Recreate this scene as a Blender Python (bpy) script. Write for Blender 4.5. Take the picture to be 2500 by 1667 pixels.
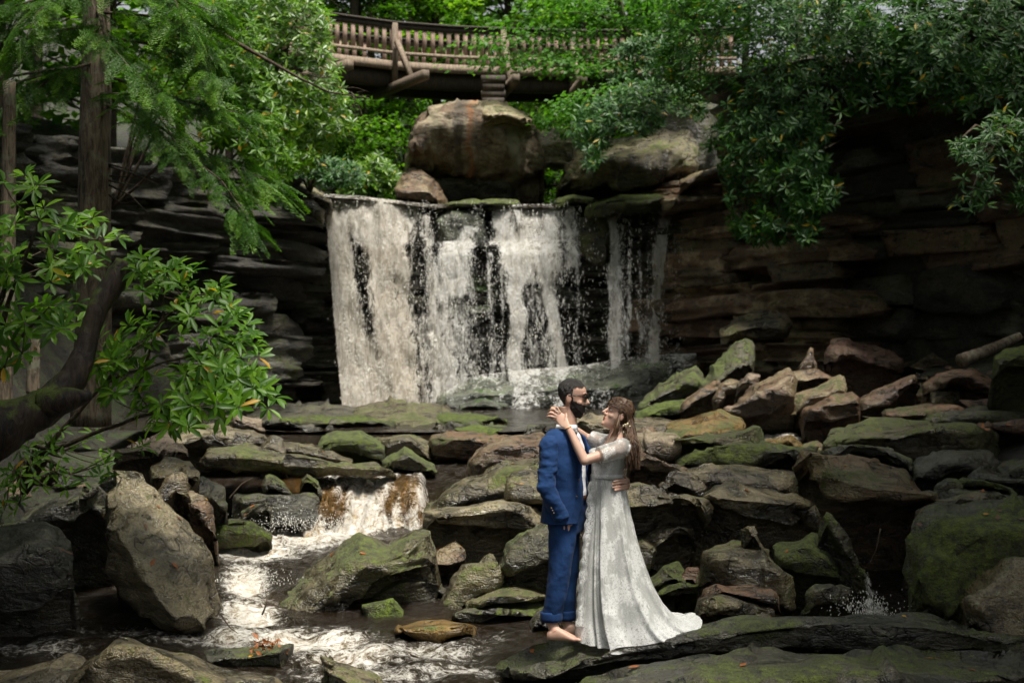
import bpy, bmesh, math, random
import numpy as np
from mathutils import Vector, Matrix

# ------------------------------------------------------------------ camera, sky, sun, exposure
scene = bpy.context.scene
for ob in list(bpy.data.objects):
    bpy.data.objects.remove(ob)
COL = scene.collection
CAMZ = 1.96
FPX = 3472.0
cam_d = bpy.data.cameras.new('camera')
cam_d.lens = 50.0
cam_d.sensor_width = 36.0
cam_d.shift_y = 0.0186
cam_d.clip_start = 0.1
cam_d.clip_end = 600.0
cam_d.dof.use_dof = True
cam_d.dof.focus_distance = 10.0
cam_d.dof.aperture_fstop = 3.2
cam = bpy.data.objects.new('camera', cam_d)
COL.objects.link(cam)
cam.location = (0, 0, CAMZ)
cam.rotation_euler = (math.radians(90), 0, 0)
scene.camera = cam

SUN_EL = math.radians(69)
SUN_AZ = math.radians(145)          # high, from behind the camera and a little to the right
world = bpy.data.worlds.new('World')
scene.world = world
world.use_nodes = True
wn = world.node_tree
wn.nodes.clear()
w_out = wn.nodes.new('ShaderNodeOutputWorld')
w_bg = wn.nodes.new('ShaderNodeBackground')
w_sky = wn.nodes.new('ShaderNodeTexSky')
w_sky.sky_type = 'NISHITA'
w_sky.sun_disc = False
w_sky.sun_elevation = SUN_EL
w_sky.sun_rotation = SUN_AZ
w_sky.air_density = 1.0
w_sky.dust_density = 4.0
w_sky.ozone_density = 1.0
w_hs = wn.nodes.new('ShaderNodeHueSaturation')
w_hs.inputs['Saturation'].default_value = 0.18      # hazy, milky daylight
w_bg.inputs['Strength'].default_value = 0.075
wn.links.new(w_sky.outputs[0], w_hs.inputs['Color'])
wn.links.new(w_hs.outputs[0], w_bg.inputs['Color'])
wn.links.new(w_bg.outputs[0], w_out.inputs['Surface'])

sun_d = bpy.data.lights.new('sun', 'SUN')
sun_d.energy = 4.4
sun_d.angle = math.radians(18)
sun_d.color = (1.0, 0.95, 0.86)
sun = bpy.data.objects.new('sun', sun_d)
COL.objects.link(sun)
sdir = Vector((math.sin(SUN_AZ) * math.cos(SUN_EL), math.cos(SUN_AZ) * math.cos(SUN_EL), math.sin(SUN_EL)))
sun.rotation_euler = sdir.to_track_quat('Z', 'Y').to_euler()
sun.location = sdir * 60

scene.view_settings.view_transform = 'Standard'
scene.view_settings.look = 'None'
scene.view_settings.exposure = 0.95
scene.view_settings.gamma = 1.0
scene.render.engine = 'CYCLES'
scene.cycles.use_denoising = True
scene.cycles.use_adaptive_sampling = True
scene.cycles.adaptive_threshold = 0.015
scene.cycles.max_bounces = 6
scene.cycles.diffuse_bounces = 3
scene.cycles.glossy_bounces = 3
scene.cycles.transmission_bounces = 4
scene.cycles.transparent_max_bounces = 24
scene.cycles.caustics_reflective = False
scene.cycles.caustics_refractive = False
scene.cycles.sample_clamp_indirect = 6.0

# ------------------------------------------------------------------ helpers
RNG = np.random.default_rng(7)
random.seed(7)

def P(x, y, Y):
    """photograph pixel (2500 wide) at distance Y -> world point"""
    return np.array([(x - 1250.0) / FPX * Y, Y, CAMZ + (880.0 - y) / FPX * Y])

def PW(x, Y):
    return (x - 1250.0) / FPX * Y

def PZ(y, Y):
    return CAMZ + (880.0 - y) / FPX * Y

def _hash(ix, iy, iz, s):
    h = (ix * 374761393 + iy * 668265263 + iz * 2147483647 + s * 1274126177) & 0xFFFFFFFF
    h = ((h ^ (h >> 13)) * 1274126177) & 0xFFFFFFFF
    h = (h ^ (h >> 16)) & 0xFFFFFFFF
    return h.astype(np.float64) / 4294967295.0

def vnoise(p, s=0):
    """value noise in -1..1 for an (n,3) array"""
    p = np.asarray(p, float)
    i = np.floor(p).astype(np.int64)
    f = p - i
    f = f * f * f * (f * (f * 6 - 15) + 10)
    r = 0
    for dx in (0, 1):
        for dy in (0, 1):
            for dz in (0, 1):
                w = (f[:, 0] if dx else 1 - f[:, 0]) * (f[:, 1] if dy else 1 - f[:, 1]) * (f[:, 2] if dz else 1 - f[:, 2])
                r = r + w * _hash(i[:, 0] + dx, i[:, 1] + dy, i[:, 2] + dz, s)
    return r * 2 - 1

def fbm(p, s=0, o=4, g=0.5):
    a, r, t = 1.0, 0, 0
    p = np.asarray(p, float)
    for k in range(o):
        r = r + a * vnoise(p, s + k * 17)
        t += a
        p = p * 2.03 + 11.3
        a *= g
    return r / t

def tag(o, label=None, cat=None, group=None, kind=None):
    if label: o['label'] = label
    if cat: o['category'] = cat
    if group: o['group'] = group
    if kind: o['kind'] = kind
    return o

def mesh_np(name, verts, faces, mats=None, smooth=True, midx=None):
    me = bpy.data.meshes.new(name)
    verts = np.asarray(verts, np.float32)
    if isinstance(faces, np.ndarray):
        n, k = faces.shape
        me.vertices.add(len(verts)); me.vertices.foreach_set('co', verts.ravel())
        me.loops.add(n * k); me.loops.foreach_set('vertex_index', faces.astype(np.int32).ravel())
        me.polygons.add(n)
        me.polygons.foreach_set('loop_start', np.arange(0, n * k, k, dtype=np.int32))
        me.polygons.foreach_set('loop_total', np.full(n, k, np.int32))
    else:
        me.from_pydata([tuple(v) for v in verts.tolist()], [], faces)
    for m in (mats if isinstance(mats, (list, tuple)) else [mats]):
        if m is not None: me.materials.append(m)
    if midx is not None:
        me.polygons.foreach_set('material_index', np.asarray(midx, np.int32))
    if smooth:
        me.polygons.foreach_set('use_smooth', np.ones(len(me.polygons), bool))
    me.update(calc_edges=True)
    me.validate(verbose=False)
    return me

def fattr(me, name, vals):
    a = me.attributes.new(name, 'FLOAT', 'POINT')
    a.data.foreach_set('value', np.asarray(vals, np.float32))

def obj(name, me, parent=None):
    o = bpy.data.objects.new(name, me)
    COL.objects.link(o)
    if parent is not None: o.parent = parent
    return o

def empty(name, loc=(0, 0, 0)):
    o = bpy.data.objects.new(name, None)
    o.empty_display_size = 0.2
    COL.objects.link(o)
    o.location = loc
    return o

def set_parent_keep(o, p):
    o.parent = p
    o.matrix_parent_inverse = Matrix.Translation(p.location).inverted()

def center_origin(o, base=True):
    """move the origin of a mesh object to the middle of its base"""
    me = o.data
    n = len(me.vertices)
    co = np.empty(n * 3, np.float32); me.vertices.foreach_get('co', co); co = co.reshape(-1, 3)
    c = (co.min(0) + co.max(0)) / 2
    if base: c[2] = co[:, 2].min()
    co -= c
    me.vertices.foreach_set('co', co.ravel()); me.update()
    o.location = tuple(float(v) for v in c)

def resample(pts, n):
    pts = np.asarray(pts, float)
    d = np.r_[0, np.cumsum(np.linalg.norm(np.diff(pts, axis=0), axis=1))]
    t = np.linspace(0, d[-1], n)
    return np.stack([np.interp(t, d, pts[:, k]) for k in range(pts.shape[1])], 1)

def vnormals(verts, faces):
    v = np.asarray(verts)
    nn = np.zeros_like(v)
    f = faces
    a = np.cross(v[f[:, 1]] - v[f[:, 0]], v[f[:, 2]] - v[f[:, 0]])
    if f.shape[1] == 4:
        a = a + np.cross(v[f[:, 2]] - v[f[:, 0]], v[f[:, 3]] - v[f[:, 0]])
    for k in range(f.shape[1]):
        np.add.at(nn, f[:, k], a)
    return nn / (np.linalg.norm(nn, axis=1, keepdims=True) + 1e-9)

def grid_faces(nu, nv, wrapv=False):
    i = np.arange(nu - 1)[:, None]
    j = np.arange(nv if wrapv else nv - 1)[None, :]
    j2 = (j + 1) % nv
    f = np.stack([(i * nv + j), ((i + 1) * nv + j), ((i + 1) * nv + j2), (i * nv + j2)], -1)
    return f.reshape(-1, 4)

def tube(pts, rad, seg=10, cap=True, flat=1.0):
    """tapered tube through points; returns verts, faces (quads, ends closed by a collapsed ring)"""
    pts = np.asarray(pts, float); rad = np.asarray(rad, float) * np.ones(len(pts))
    n = len(pts)
    T = np.gradient(pts, axis=0); T /= np.linalg.norm(T, axis=1, keepdims=True) + 1e-9
    up = np.array([0, 0, 1.0]) if abs(T[0][2]) < 0.9 else np.array([0, 1.0, 0])
    rings = []
    x = np.cross(up, T[0]); x /= np.linalg.norm(x)
    for k in range(n):
        x = x - T[k] * np.dot(x, T[k]); x /= np.linalg.norm(x) + 1e-9
        y = np.cross(T[k], x)
        a = np.linspace(0, 2 * math.pi, seg, endpoint=False)
        rings.append(pts[k] + rad[k] * (np.cos(a)[:, None] * x + flat * np.sin(a)[:, None] * y))
    if cap:
        rings = [np.repeat(pts[:1], seg, 0)] + rings + [np.repeat(pts[-1:], seg, 0)]
    V = np.concatenate(rings)
    return V, grid_faces(len(rings), seg, True)

def join(parts):
    vs, fs, off = [], [], 0
    for v, f in parts:
        vs.append(np.asarray(v)); fs.append(np.asarray(f) + off); off += len(v)
    return np.concatenate(vs), np.concatenate(fs)

def box_vf(c, s, R=None):
    c = np.asarray(c, float); s = np.asarray(s, float) / 2
    v = np.array([[x, y, z] for x in (-1, 1) for y in (-1, 1) for z in (-1, 1)], float) * s
    if R is not None: v = v @ np.asarray(R).T
    f = np.array([[0, 1, 3, 2], [4, 6, 7, 5], [0, 4, 5, 1], [2, 3, 7, 6], [0, 2, 6, 4], [1, 5, 7, 3]])
    return v + c, f
# ------------------------------------------------------------------ materials
class NT:
    """tiny node-graph helper"""
    def __init__(s, name):
        s.m = bpy.data.materials.new(name); s.m.use_nodes = True
        s.t = s.m.node_tree; s.t.nodes.clear()
        s.out = s.n('OutputMaterial')
    def n(s, kind, **kw):
        nd = s.t.nodes.new('ShaderNode' + kind)
        for k, v in kw.items(): setattr(nd, k, v)
        return nd
    def l(s, a, b): s.t.links.new(a, b)
    def set(s, sock, v):
        if isinstance(v, bpy.types.NodeSocket): s.l(v, sock)
        else:
            if hasattr(sock, 'default_value'):
                try: sock.default_value = v
                except TypeError: sock.default_value = tuple(v) + (1.0,)
                except ValueError: sock.default_value = tuple(v) + (1.0,)
    def math(s, op, a, b=0.0, c=0.0, clamp=False):
        nd = s.n('Math', operation=op, use_clamp=clamp)
        s.set(nd.inputs[0], a); s.set(nd.inputs[1], b)
        if op in ('MULTIPLY_ADD', 'SMOOTH_MIN'): s.set(nd.inputs[2], c)
        return nd.outputs[0]
    def ramp01(s, v, lo, hi):
        nd = s.n('MapRange', interpolation_type='SMOOTHSTEP')
        s.set(nd.inputs[0], v); s.set(nd.inputs[1], lo); s.set(nd.inputs[2], hi)
        return nd.outputs[0]
    def mixc(s, f, a, b, mode='MIX'):
        nd = s.n('Mix', data_type='RGBA', blend_type=mode)
        s.set(nd.inputs[0], f); s.set(nd.inputs[6], a); s.set(nd.inputs[7], b)
        return nd.outputs[2]
    def noise(s, vec, scale, detail=4, rough=0.55, dist=0.0):
        nd = s.n('TexNoise')
        s.l(vec, nd.inputs['Vector']); nd.inputs['Scale'].default_value = scale
        nd.inputs['Detail'].default_value = detail; nd.inputs['Roughness'].default_value = rough
        nd.inputs['Distortion'].default_value = dist
        return nd.outputs[0]
    def vscale(s, vec, sc):
        nd = s.n('Mapping'); s.l(vec, nd.inputs[0]); nd.inputs['Scale'].default_value = sc
        return nd.outputs[0]
    def bump(s, h, strength, dist=0.02, prev=None):
        nd = s.n('Bump'); s.set(nd.inputs['Height'], h)
        nd.inputs['Strength'].default_value = strength; nd.inputs['Distance'].default_value = dist
        if prev is not None: s.l(prev, nd.inputs['Normal'])
        return nd.outputs[0]

def pos(t): return t.n('NewGeometry').outputs['Position']

def rock_mat(name, dark, mid, light, moss=0.3, mosscol=(0.046, 0.060, 0.010), lichen=0.15, wet=0.5, red=0.0, scale=1.0, stain=False):
    t = NT(name)
    geo = t.n('NewGeometry'); p = geo.outputs['Position']
    oi = t.n('ObjectInfo')
    big = t.noise(p, 1.5 * scale, 3, 0.6)
    med = t.noise(t.vscale(p, (1, 1, 2.4)), 5.0 * scale, 5, 0.65, 0.5)
    nin = t.noise(p, 13 * scale, 4, 0.72)
    fine = t.noise(p, 55 * scale, 3, 0.75)
    c = t.mixc(t.ramp01(med, 0.36, 0.66), dark, mid)
    c = t.mixc(t.math('MULTIPLY', t.ramp01(big, 0.44, 0.62), t.ramp01(fine, 0.25, 0.6)), c, light)
    if red:
        c = t.mixc(t.math('MULTIPLY', t.ramp01(t.math('ADD', t.math('MULTIPLY', big, -0.6), med), 0.12, 0.30), red), c, (0.135, 0.066, 0.038))
    pit = t.ramp01(t.math('ADD', nin, t.math('MULTIPLY', fine, 0.25)), 0.50, 0.56)
    c = t.mixc(t.math('MULTIPLY_ADD', pit, -0.55, 0.55), c, tuple(x * 0.4 for x in dark))
    c = t.mixc(0.55, c, t.mixc(1.0, c, t.mixc(fine, (0.15, 0.15, 0.15), (1.9, 1.85, 1.75)), 'MULTIPLY'))
    crack = t.ramp01(t.math('ABSOLUTE', t.math('SUBTRACT', big, 0.47)), 0.002, 0.007)
    c = t.mixc(t.math('MULTIPLY_ADD', crack, -0.8, 0.8), c, (0.010, 0.009, 0.008))
    hsv = t.n('HueSaturation'); t.l(c, hsv.inputs['Color'])
    t.l(t.math('MULTIPLY_ADD', oi.outputs['Random'], 0.5, 0.75), hsv.inputs['Value'])
    t.l(t.math('MULTIPLY_ADD', oi.outputs['Random'], 0.03, 0.485), hsv.inputs['Hue'])
    c = hsv.outputs[0]
    if lichen:
        li = t.math('MULTIPLY', t.ramp01(nin, 0.60, 0.65), lichen * 2.2, clamp=True)
        c = t.mixc(li, c, (0.19, 0.20, 0.13))
    if stain:
        ob = t.n('TexCoord').outputs['Object']
        sx0 = t.n('SeparateXYZ'); t.l(ob, sx0.inputs[0])
        xx = t.math('ADD', sx0.outputs[0], t.math('MULTIPLY', t.math('SUBTRACT', t.noise(t.vscale(p, (1, 1, .25)), 2.5, 3), 0.5), 0.5))
        for x0, w_, col, a_ in stain:
            f = t.math('SUBTRACT', 1.0, t.ramp01(t.math('ABSOLUTE', t.math('SUBTRACT', xx, x0)), w_ * .4, w_))
            c = t.mixc(t.math('MULTIPLY', f, a_), c, col)
    sx = t.n('SeparateXYZ'); t.l(geo.outputs['Normal'], sx.inputs[0])
    mn = t.math('ADD', t.math('MULTIPLY', big, 0.85), t.math('MULTIPLY', nin, 0.40))
    mn = t.math('ADD', mn, t.math('MULTIPLY', sx.outputs[2], 0.07))
    mn = t.math('ADD', mn, t.math('MULTIPLY_ADD', oi.outputs['Random'], 0.24, -0.12))
    mm = t.ramp01(mn, 0.90 - 0.50 * moss, 1.02 - 0.50 * moss)
    mm = t.math('MULTIPLY', mm, t.ramp01(fine, 0.28, 0.50))
    mc = t.mixc(t.ramp01(nin, 0.35, 0.65), tuple(x * 0.35 for x in mosscol), tuple(x * 1.8 for x in mosscol))
    c = t.mixc(mm, c, mc)
    c = t.mixc(1.0, c, (1.0, 0.97, 0.82), 'MULTIPLY')
    b = t.n('BsdfPrincipled')
    t.l(c, b.inputs['Base Color'])
    rgh = t.math('MULTIPLY_ADD', t.ramp01(med, 0.35, 0.65), 0.34, 0.58 - 0.36 * wet)
    rgh = t.math('MAXIMUM', rgh, t.math('MULTIPLY', mm, 0.95))
    t.l(rgh, b.inputs['Roughness'])
    b.inputs['Specular IOR Level'].default_value = 0.45 + 0.3 * wet
    h = t.math('MULTIPLY_ADD', med, 1.0, t.math('MULTIPLY_ADD', nin, 0.45, t.math('MULTIPLY', fine, t.math('MULTIPLY_ADD', mm, 0.25, 0.14))))
    h = t.math('MULTIPLY_ADD', crack, 0.25, h)
    t.l(t.bump(h, 0.95, 0.075), b.inputs['Normal'])
    t.l(b.outputs[0], t.out.inputs['Surface'])
    return t.m

M = {}
M['olive'] = rock_mat('sandstone_olive', (0.018, 0.015, 0.009), (0.074, 0.060, 0.034), (0.225, 0.192, 0.120), moss=0.39, mosscol=(0.056, 0.072, 0.009), lichen=0.45, wet=1.1)
M['mossy'] = rock_mat('sandstone_mossy', (0.016, 0.015, 0.008), (0.060, 0.055, 0.030), (0.16, 0.145, 0.085), moss=0.64, mosscol=(0.058, 0.080, 0.008), lichen=0.3, wet=0.9)
M['grey'] = rock_mat('sandstone_grey', (0.032, 0.027, 0.019), (0.112, 0.094, 0.064), (0.24, 0.208, 0.150), moss=0.22, lichen=0.35, wet=1.1)
M['tan'] = rock_mat('sandstone_tan', (0.026, 0.019, 0.012), (0.098, 0.074, 0.047), (0.205, 0.165, 0.112), moss=0.20, lichen=0.2, wet=0.95, red=0.5)
M['red'] = rock_mat('sandstone_red', (0.018, 0.012, 0.009), (0.072, 0.045, 0.031), (0.165, 0.110, 0.076), moss=0.26, lichen=0.25, wet=0.9, red=0.7)
M['dark'] = rock_mat('sandstone_dark_wet', (0.012, 0.012, 0.009), (0.042, 0.040, 0.031), (0.10, 0.095, 0.075), moss=0.36, lichen=0.2, wet=0.9)
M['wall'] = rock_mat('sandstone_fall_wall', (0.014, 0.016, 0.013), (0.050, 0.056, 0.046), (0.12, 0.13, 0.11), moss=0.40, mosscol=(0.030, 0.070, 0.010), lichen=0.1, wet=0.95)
M['carpet'] = rock_mat('carpet_moss_rock', (0.020, 0.022, 0.010), (0.050, 0.055, 0.018), (0.10, 0.10, 0.04), moss=0.74, mosscol=(0.058, 0.086, 0.007), lichen=0.0, wet=0.3)
M['ledge'] = rock_mat('sandstone_ledge', (0.016, 0.015, 0.010), (0.052, 0.048, 0.034), (0.15, 0.135, 0.10), moss=0.58, mosscol=(0.048, 0.064, 0.007), lichen=0.3, wet=0.8)
M['shade_black'] = rock_mat('sandstone_shade_black', (0.006, 0.006, 0.005), (0.020, 0.018, 0.014), (0.055, 0.050, 0.040), moss=0.30, mosscol=(0.022, 0.030, 0.005), lichen=0.12, wet=0.2)  # copy of the dark stone, blackened to stand for cliff shade
M['redcliff_lifted'] = rock_mat('sandstone_red_lightened', (0.070, 0.045, 0.034), (0.25, 0.165, 0.12), (0.42, 0.31, 0.24), moss=0.24, lichen=0.25, wet=0.8, red=0.8)  # red stone lightened to make up for the light blocked there
M['apron'] = rock_mat('sandstone_wet_apron', (0.020, 0.024, 0.020), (0.060, 0.068, 0.058), (0.13, 0.14, 0.12), moss=0.12, mosscol=(0.030, 0.070, 0.010), lichen=0.0, wet=1.0)
M['pink'] = rock_mat('sandstone_pink', (0.060, 0.044, 0.036), (0.155, 0.120, 0.098), (0.25, 0.205, 0.17), moss=0.05, lichen=0.2, wet=0.6)
M['amber'] = rock_mat('sandstone_amber', (0.035, 0.018, 0.004), (0.13, 0.068, 0.012), (0.22, 0.13, 0.03), moss=0.3, lichen=0.0, wet=1.0)
M['boulder'] = rock_mat('sandstone_boulder', (0.10, 0.082, 0.056), (0.25, 0.215, 0.155), (0.40, 0.36, 0.275), moss=0.15, lichen=0.3, wet=0.3, red=0.3)
M['boulder_rust'] = rock_mat('sandstone_boulder_rusty', (0.105, 0.085, 0.058), (0.26, 0.22, 0.16), (0.40, 0.36, 0.28), moss=0.10, lichen=0.3, wet=0.3, red=0.45, stain=[(-0.30, .16, (0.05, 0.04, 0.035), .7), (-0.02, .09, (0.26, 0.10, 0.028), .65), (1.1, .2, (0.32, 0.31, 0.26), .6), (-.95, .2, (0.30, 0.27, 0.2), .5)])
M['bank'] = rock_mat('bank_soil', (0.006, 0.005, 0.003), (0.016, 0.013, 0.008), (0.03, 0.025, 0.016), moss=0.35, mosscol=(0.02, 0.035, 0.006), lichen=0.0, wet=0.3)

def simple_mat(name, col, rough=0.6, spec=0.4, var=0.0, vscale=8.0, bump=0.0, bscale=60, sheen=0.0):
    t = NT(name); b = t.n('BsdfPrincipled')
    if var:
        p = pos(t); f = t.noise(p, vscale, 5, 0.6)
        c = t.mixc(t.ramp01(f, 0.3, 0.7), tuple(x * (1 - var) for x in col), tuple(min(1, x * (1 + var)) for x in col))
        t.l(c, b.inputs['Base Color'])
    else:
        b.inputs['Base Color'].default_value = tuple(col) + (1,)
    b.inputs['Roughness'].default_value = rough
    b.inputs['Specular IOR Level'].default_value = spec
    if sheen: b.inputs['Sheen Weight'].default_value = sheen
    if bump:
        t.l(t.bump(t.noise(pos(t), bscale, 4), bump, 0.01), b.inputs['Normal'])
    t.l(b.outputs[0], t.out.inputs['Surface'])
    return t.m

def leaf_mat(name, a, b_, c_, trans=0.35, rough=0.35, spec=0.5, yellow=None):
    """leaf colour varies leaf by leaf (attribute rnd)"""
    t = NT(name)
    at = t.n('Attribute'); at.attribute_name = 'rnd'
    r = at.outputs['Fac']
    c = t.mixc(t.ramp01(r, 0.0, 0.5), a, b_)
    c = t.mixc(t.ramp01(r, 0.55, 0.95), c, c_)
    if yellow:
        c = t.mixc(t.ramp01(r, 0.983, 0.986), c, yellow)
    pb = t.n('BsdfPrincipled'); t.l(c, pb.inputs['Base Color'])
    pb.inputs['Roughness'].default_value = rough
    pb.inputs['Specular IOR Level'].default_value = spec
    tr = t.n('BsdfTranslucent')
    t.l(t.mixc(1.0, c, (1.5, 1.75, 0.65), 'MULTIPLY'), tr.inputs['Color'])
    mx = t.n('MixShader'); mx.inputs[0].default_value = trans
    t.l(pb.outputs[0], mx.inputs[1]); t.l(tr.outputs[0], mx.inputs[2])
    t.l(mx.outputs[0], t.out.inputs['Surface'])
    return t.m

def bark_mat(name, a, b_, lich=0.3, moss=0.0, stretch=0.18, sc=9.0, rough=0.85):
    t = NT(name); p = pos(t)
    f = t.noise(t.vscale(p, (1, 1, stretch)), sc * 2.2, 6, 0.7, 1.0)
    c = t.mixc(t.ramp01(f, 0.35, 0.65), a, b_)
    l2 = t.math('MULTIPLY', t.ramp01(t.noise(p, 6, 5, 0.7), 0.52, 0.64), lich)
    c = t.mixc(l2, c, (0.20, 0.21, 0.15))
    if moss:
        sx = t.n('SeparateXYZ'); t.l(t.n('NewGeometry').outputs['Normal'], sx.inputs[0])
        mm = t.ramp01(t.math('ADD', t.noise(p, 4.5, 5, 0.7), t.math('MULTIPLY', sx.outputs[2], 0.22)), 0.72 - 0.3 * moss, 0.86 - 0.3 * moss)
        c = t.mixc(mm, c, t.mixc(t.noise(p, 60, 3), (0.015, 0.026, 0.003), (0.085, 0.115, 0.012)))
    b = t.n('BsdfPrincipled'); t.l(c, b.inputs['Base Color']); b.inputs['Roughness'].default_value = rough
    b.inputs['Specular IOR Level'].default_value = 0.3
    t.l(t.bump(f, 0.9, 0.03), b.inputs['Normal'])
    t.l(b.outputs[0], t.out.inputs['Surface'])
    return t.m
M['bark'] = bark_mat('hemlock_bark', (0.045, 0.034, 0.023), (0.20, 0.155, 0.11), 0.6)
M['bark_dark'] = bark_mat('dark_bark', (0.016, 0.011, 0.008), (0.060, 0.042, 0.030), 0.2)
M['deadwood'] = bark_mat('rotten_wood', (0.006, 0.004, 0.003), (0.034, 0.021, 0.012), 0.0, 0.42, 0.3, 7.0, 0.6)
M['twig'] = bark_mat('twig_bark', (0.030, 0.020, 0.012), (0.085, 0.062, 0.040), 0.3)
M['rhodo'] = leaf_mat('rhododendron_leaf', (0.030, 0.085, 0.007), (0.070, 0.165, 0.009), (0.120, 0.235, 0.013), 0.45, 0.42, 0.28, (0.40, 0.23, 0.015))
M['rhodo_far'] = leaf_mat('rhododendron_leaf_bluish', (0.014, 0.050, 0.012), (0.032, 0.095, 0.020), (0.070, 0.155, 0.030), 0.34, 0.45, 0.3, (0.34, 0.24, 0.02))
M['rhodo_lit'] = leaf_mat('rhododendron_leaf_sunlit', (0.035, 0.095, 0.008), (0.085, 0.185, 0.012), (0.155, 0.260, 0.020), 0.42, 0.36, 0.5, (0.45, 0.28, 0.02))  # lighter, yellower leaf copy; sunlight put into its colour
M['hemlock'] = leaf_mat('hemlock_needles', (0.018, 0.052, 0.006), (0.040, 0.105, 0.009), (0.090, 0.185, 0.012), 0.40, 0.5, 0.3)
M['maple'] = leaf_mat('maple_leaf', (0.030, 0.095, 0.014), (0.060, 0.160, 0.022), (0.12, 0.24, 0.030), 0.48, 0.45, 0.3)
M['canopy'] = leaf_mat('forest_leaf', (0.025, 0.075, 0.009), (0.065, 0.155, 0.014), (0.15, 0.25, 0.020), 0.5, 0.5, 0.3)
# ------------------------------------------------------------------ terrain sheet
def interp(x, pts):
    a = np.asarray(pts, float); return np.interp(x, a[:, 0], a[:, 1])
ZBED = [(3, -.75), (9, -.62), (12, -.52), (16, -.32), (17.5, .15), (19, .32), (22, .52), (34.6, .5), (35.9, .6), (36.3, 5.35), (40, 5.7), (60, 8.5), (110, 22)]
XL = [(3, -4.0), (10, -4.3), (14, -4.9), (20, -6.6), (27, -7.6), (32, -6.6), (35, -5.0), (38, -5.5), (50, -6), (110, -8)]
XR = [(3, 3.8), (10, 3.6), (14, 4.8), (20, 5.2), (25, 5.0), (30, 4.2), (34, 4.2), (38, 6.5), (110, 9)]
def zground(x, y):
    zb = interp(y, ZBED)
    dl = np.maximum(0, interp(y, XL) - x)
    dr = np.maximum(0, x - interp(y, XR))
    hl = np.where(y < 36, np.minimum(dl * 1.5, 6.4 + 0.12 * dl), 0.25 * dl)
    hr = np.where(y < 36, np.where(dr < 6.2, dr * 0.36, 2.23 + (dr - 6.2) * 2.6), 0.2 * dr)
    hr = np.minimum(hr, 6.6 + 0.12 * dr)
    return zb + hl + hr
gx = np.r_[np.linspace(-45, -9, 24)[:-1], np.linspace(-9, 12, 106)[:-1], np.linspace(12, 45, 22)]
gy = np.r_[np.linspace(3, 24, 106)[:-1], np.linspace(24, 38, 71)[:-1], np.linspace(38, 110, 50)]
GX, GY = np.meshgrid(gx, gy, indexing='ij')
gp = np.stack([GX.ravel(), GY.ravel()], 1)
gz = zground(gp[:, 0], gp[:, 1])
g3 = np.c_[gp, gz]
gz = gz + 0.10 * fbm(g3 * 0.9, 3, 4) + 0.25 * fbm(g3 * 0.25, 5, 3) * (np.abs(gp[:, 0]) > 6)
ground = obj('ground', mesh_np('ground', np.c_[gp, gz], grid_faces(len(gx), len(gy)), M['bank']))
tag(ground, kind='structure')

# ------------------------------------------------------------------ rocks drawn as stone slabs: back edge, front edge and foot of each
def persp(pts, Y, lean, z0):
    """image points at depth Y (leaning back with height) -> world"""
    pts = np.asarray(pts, float)
    y = np.full(len(pts), float(Y))
    for _ in range(3):
        z = CAMZ + (880 - pts[:, 1]) / FPX * y
        y = Y + lean * np.maximum(0, z - z0)
    return np.stack([(pts[:, 0] - 1250) / FPX * y, y, CAMZ + (880 - pts[:, 1]) / FPX * y], 1)

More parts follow.
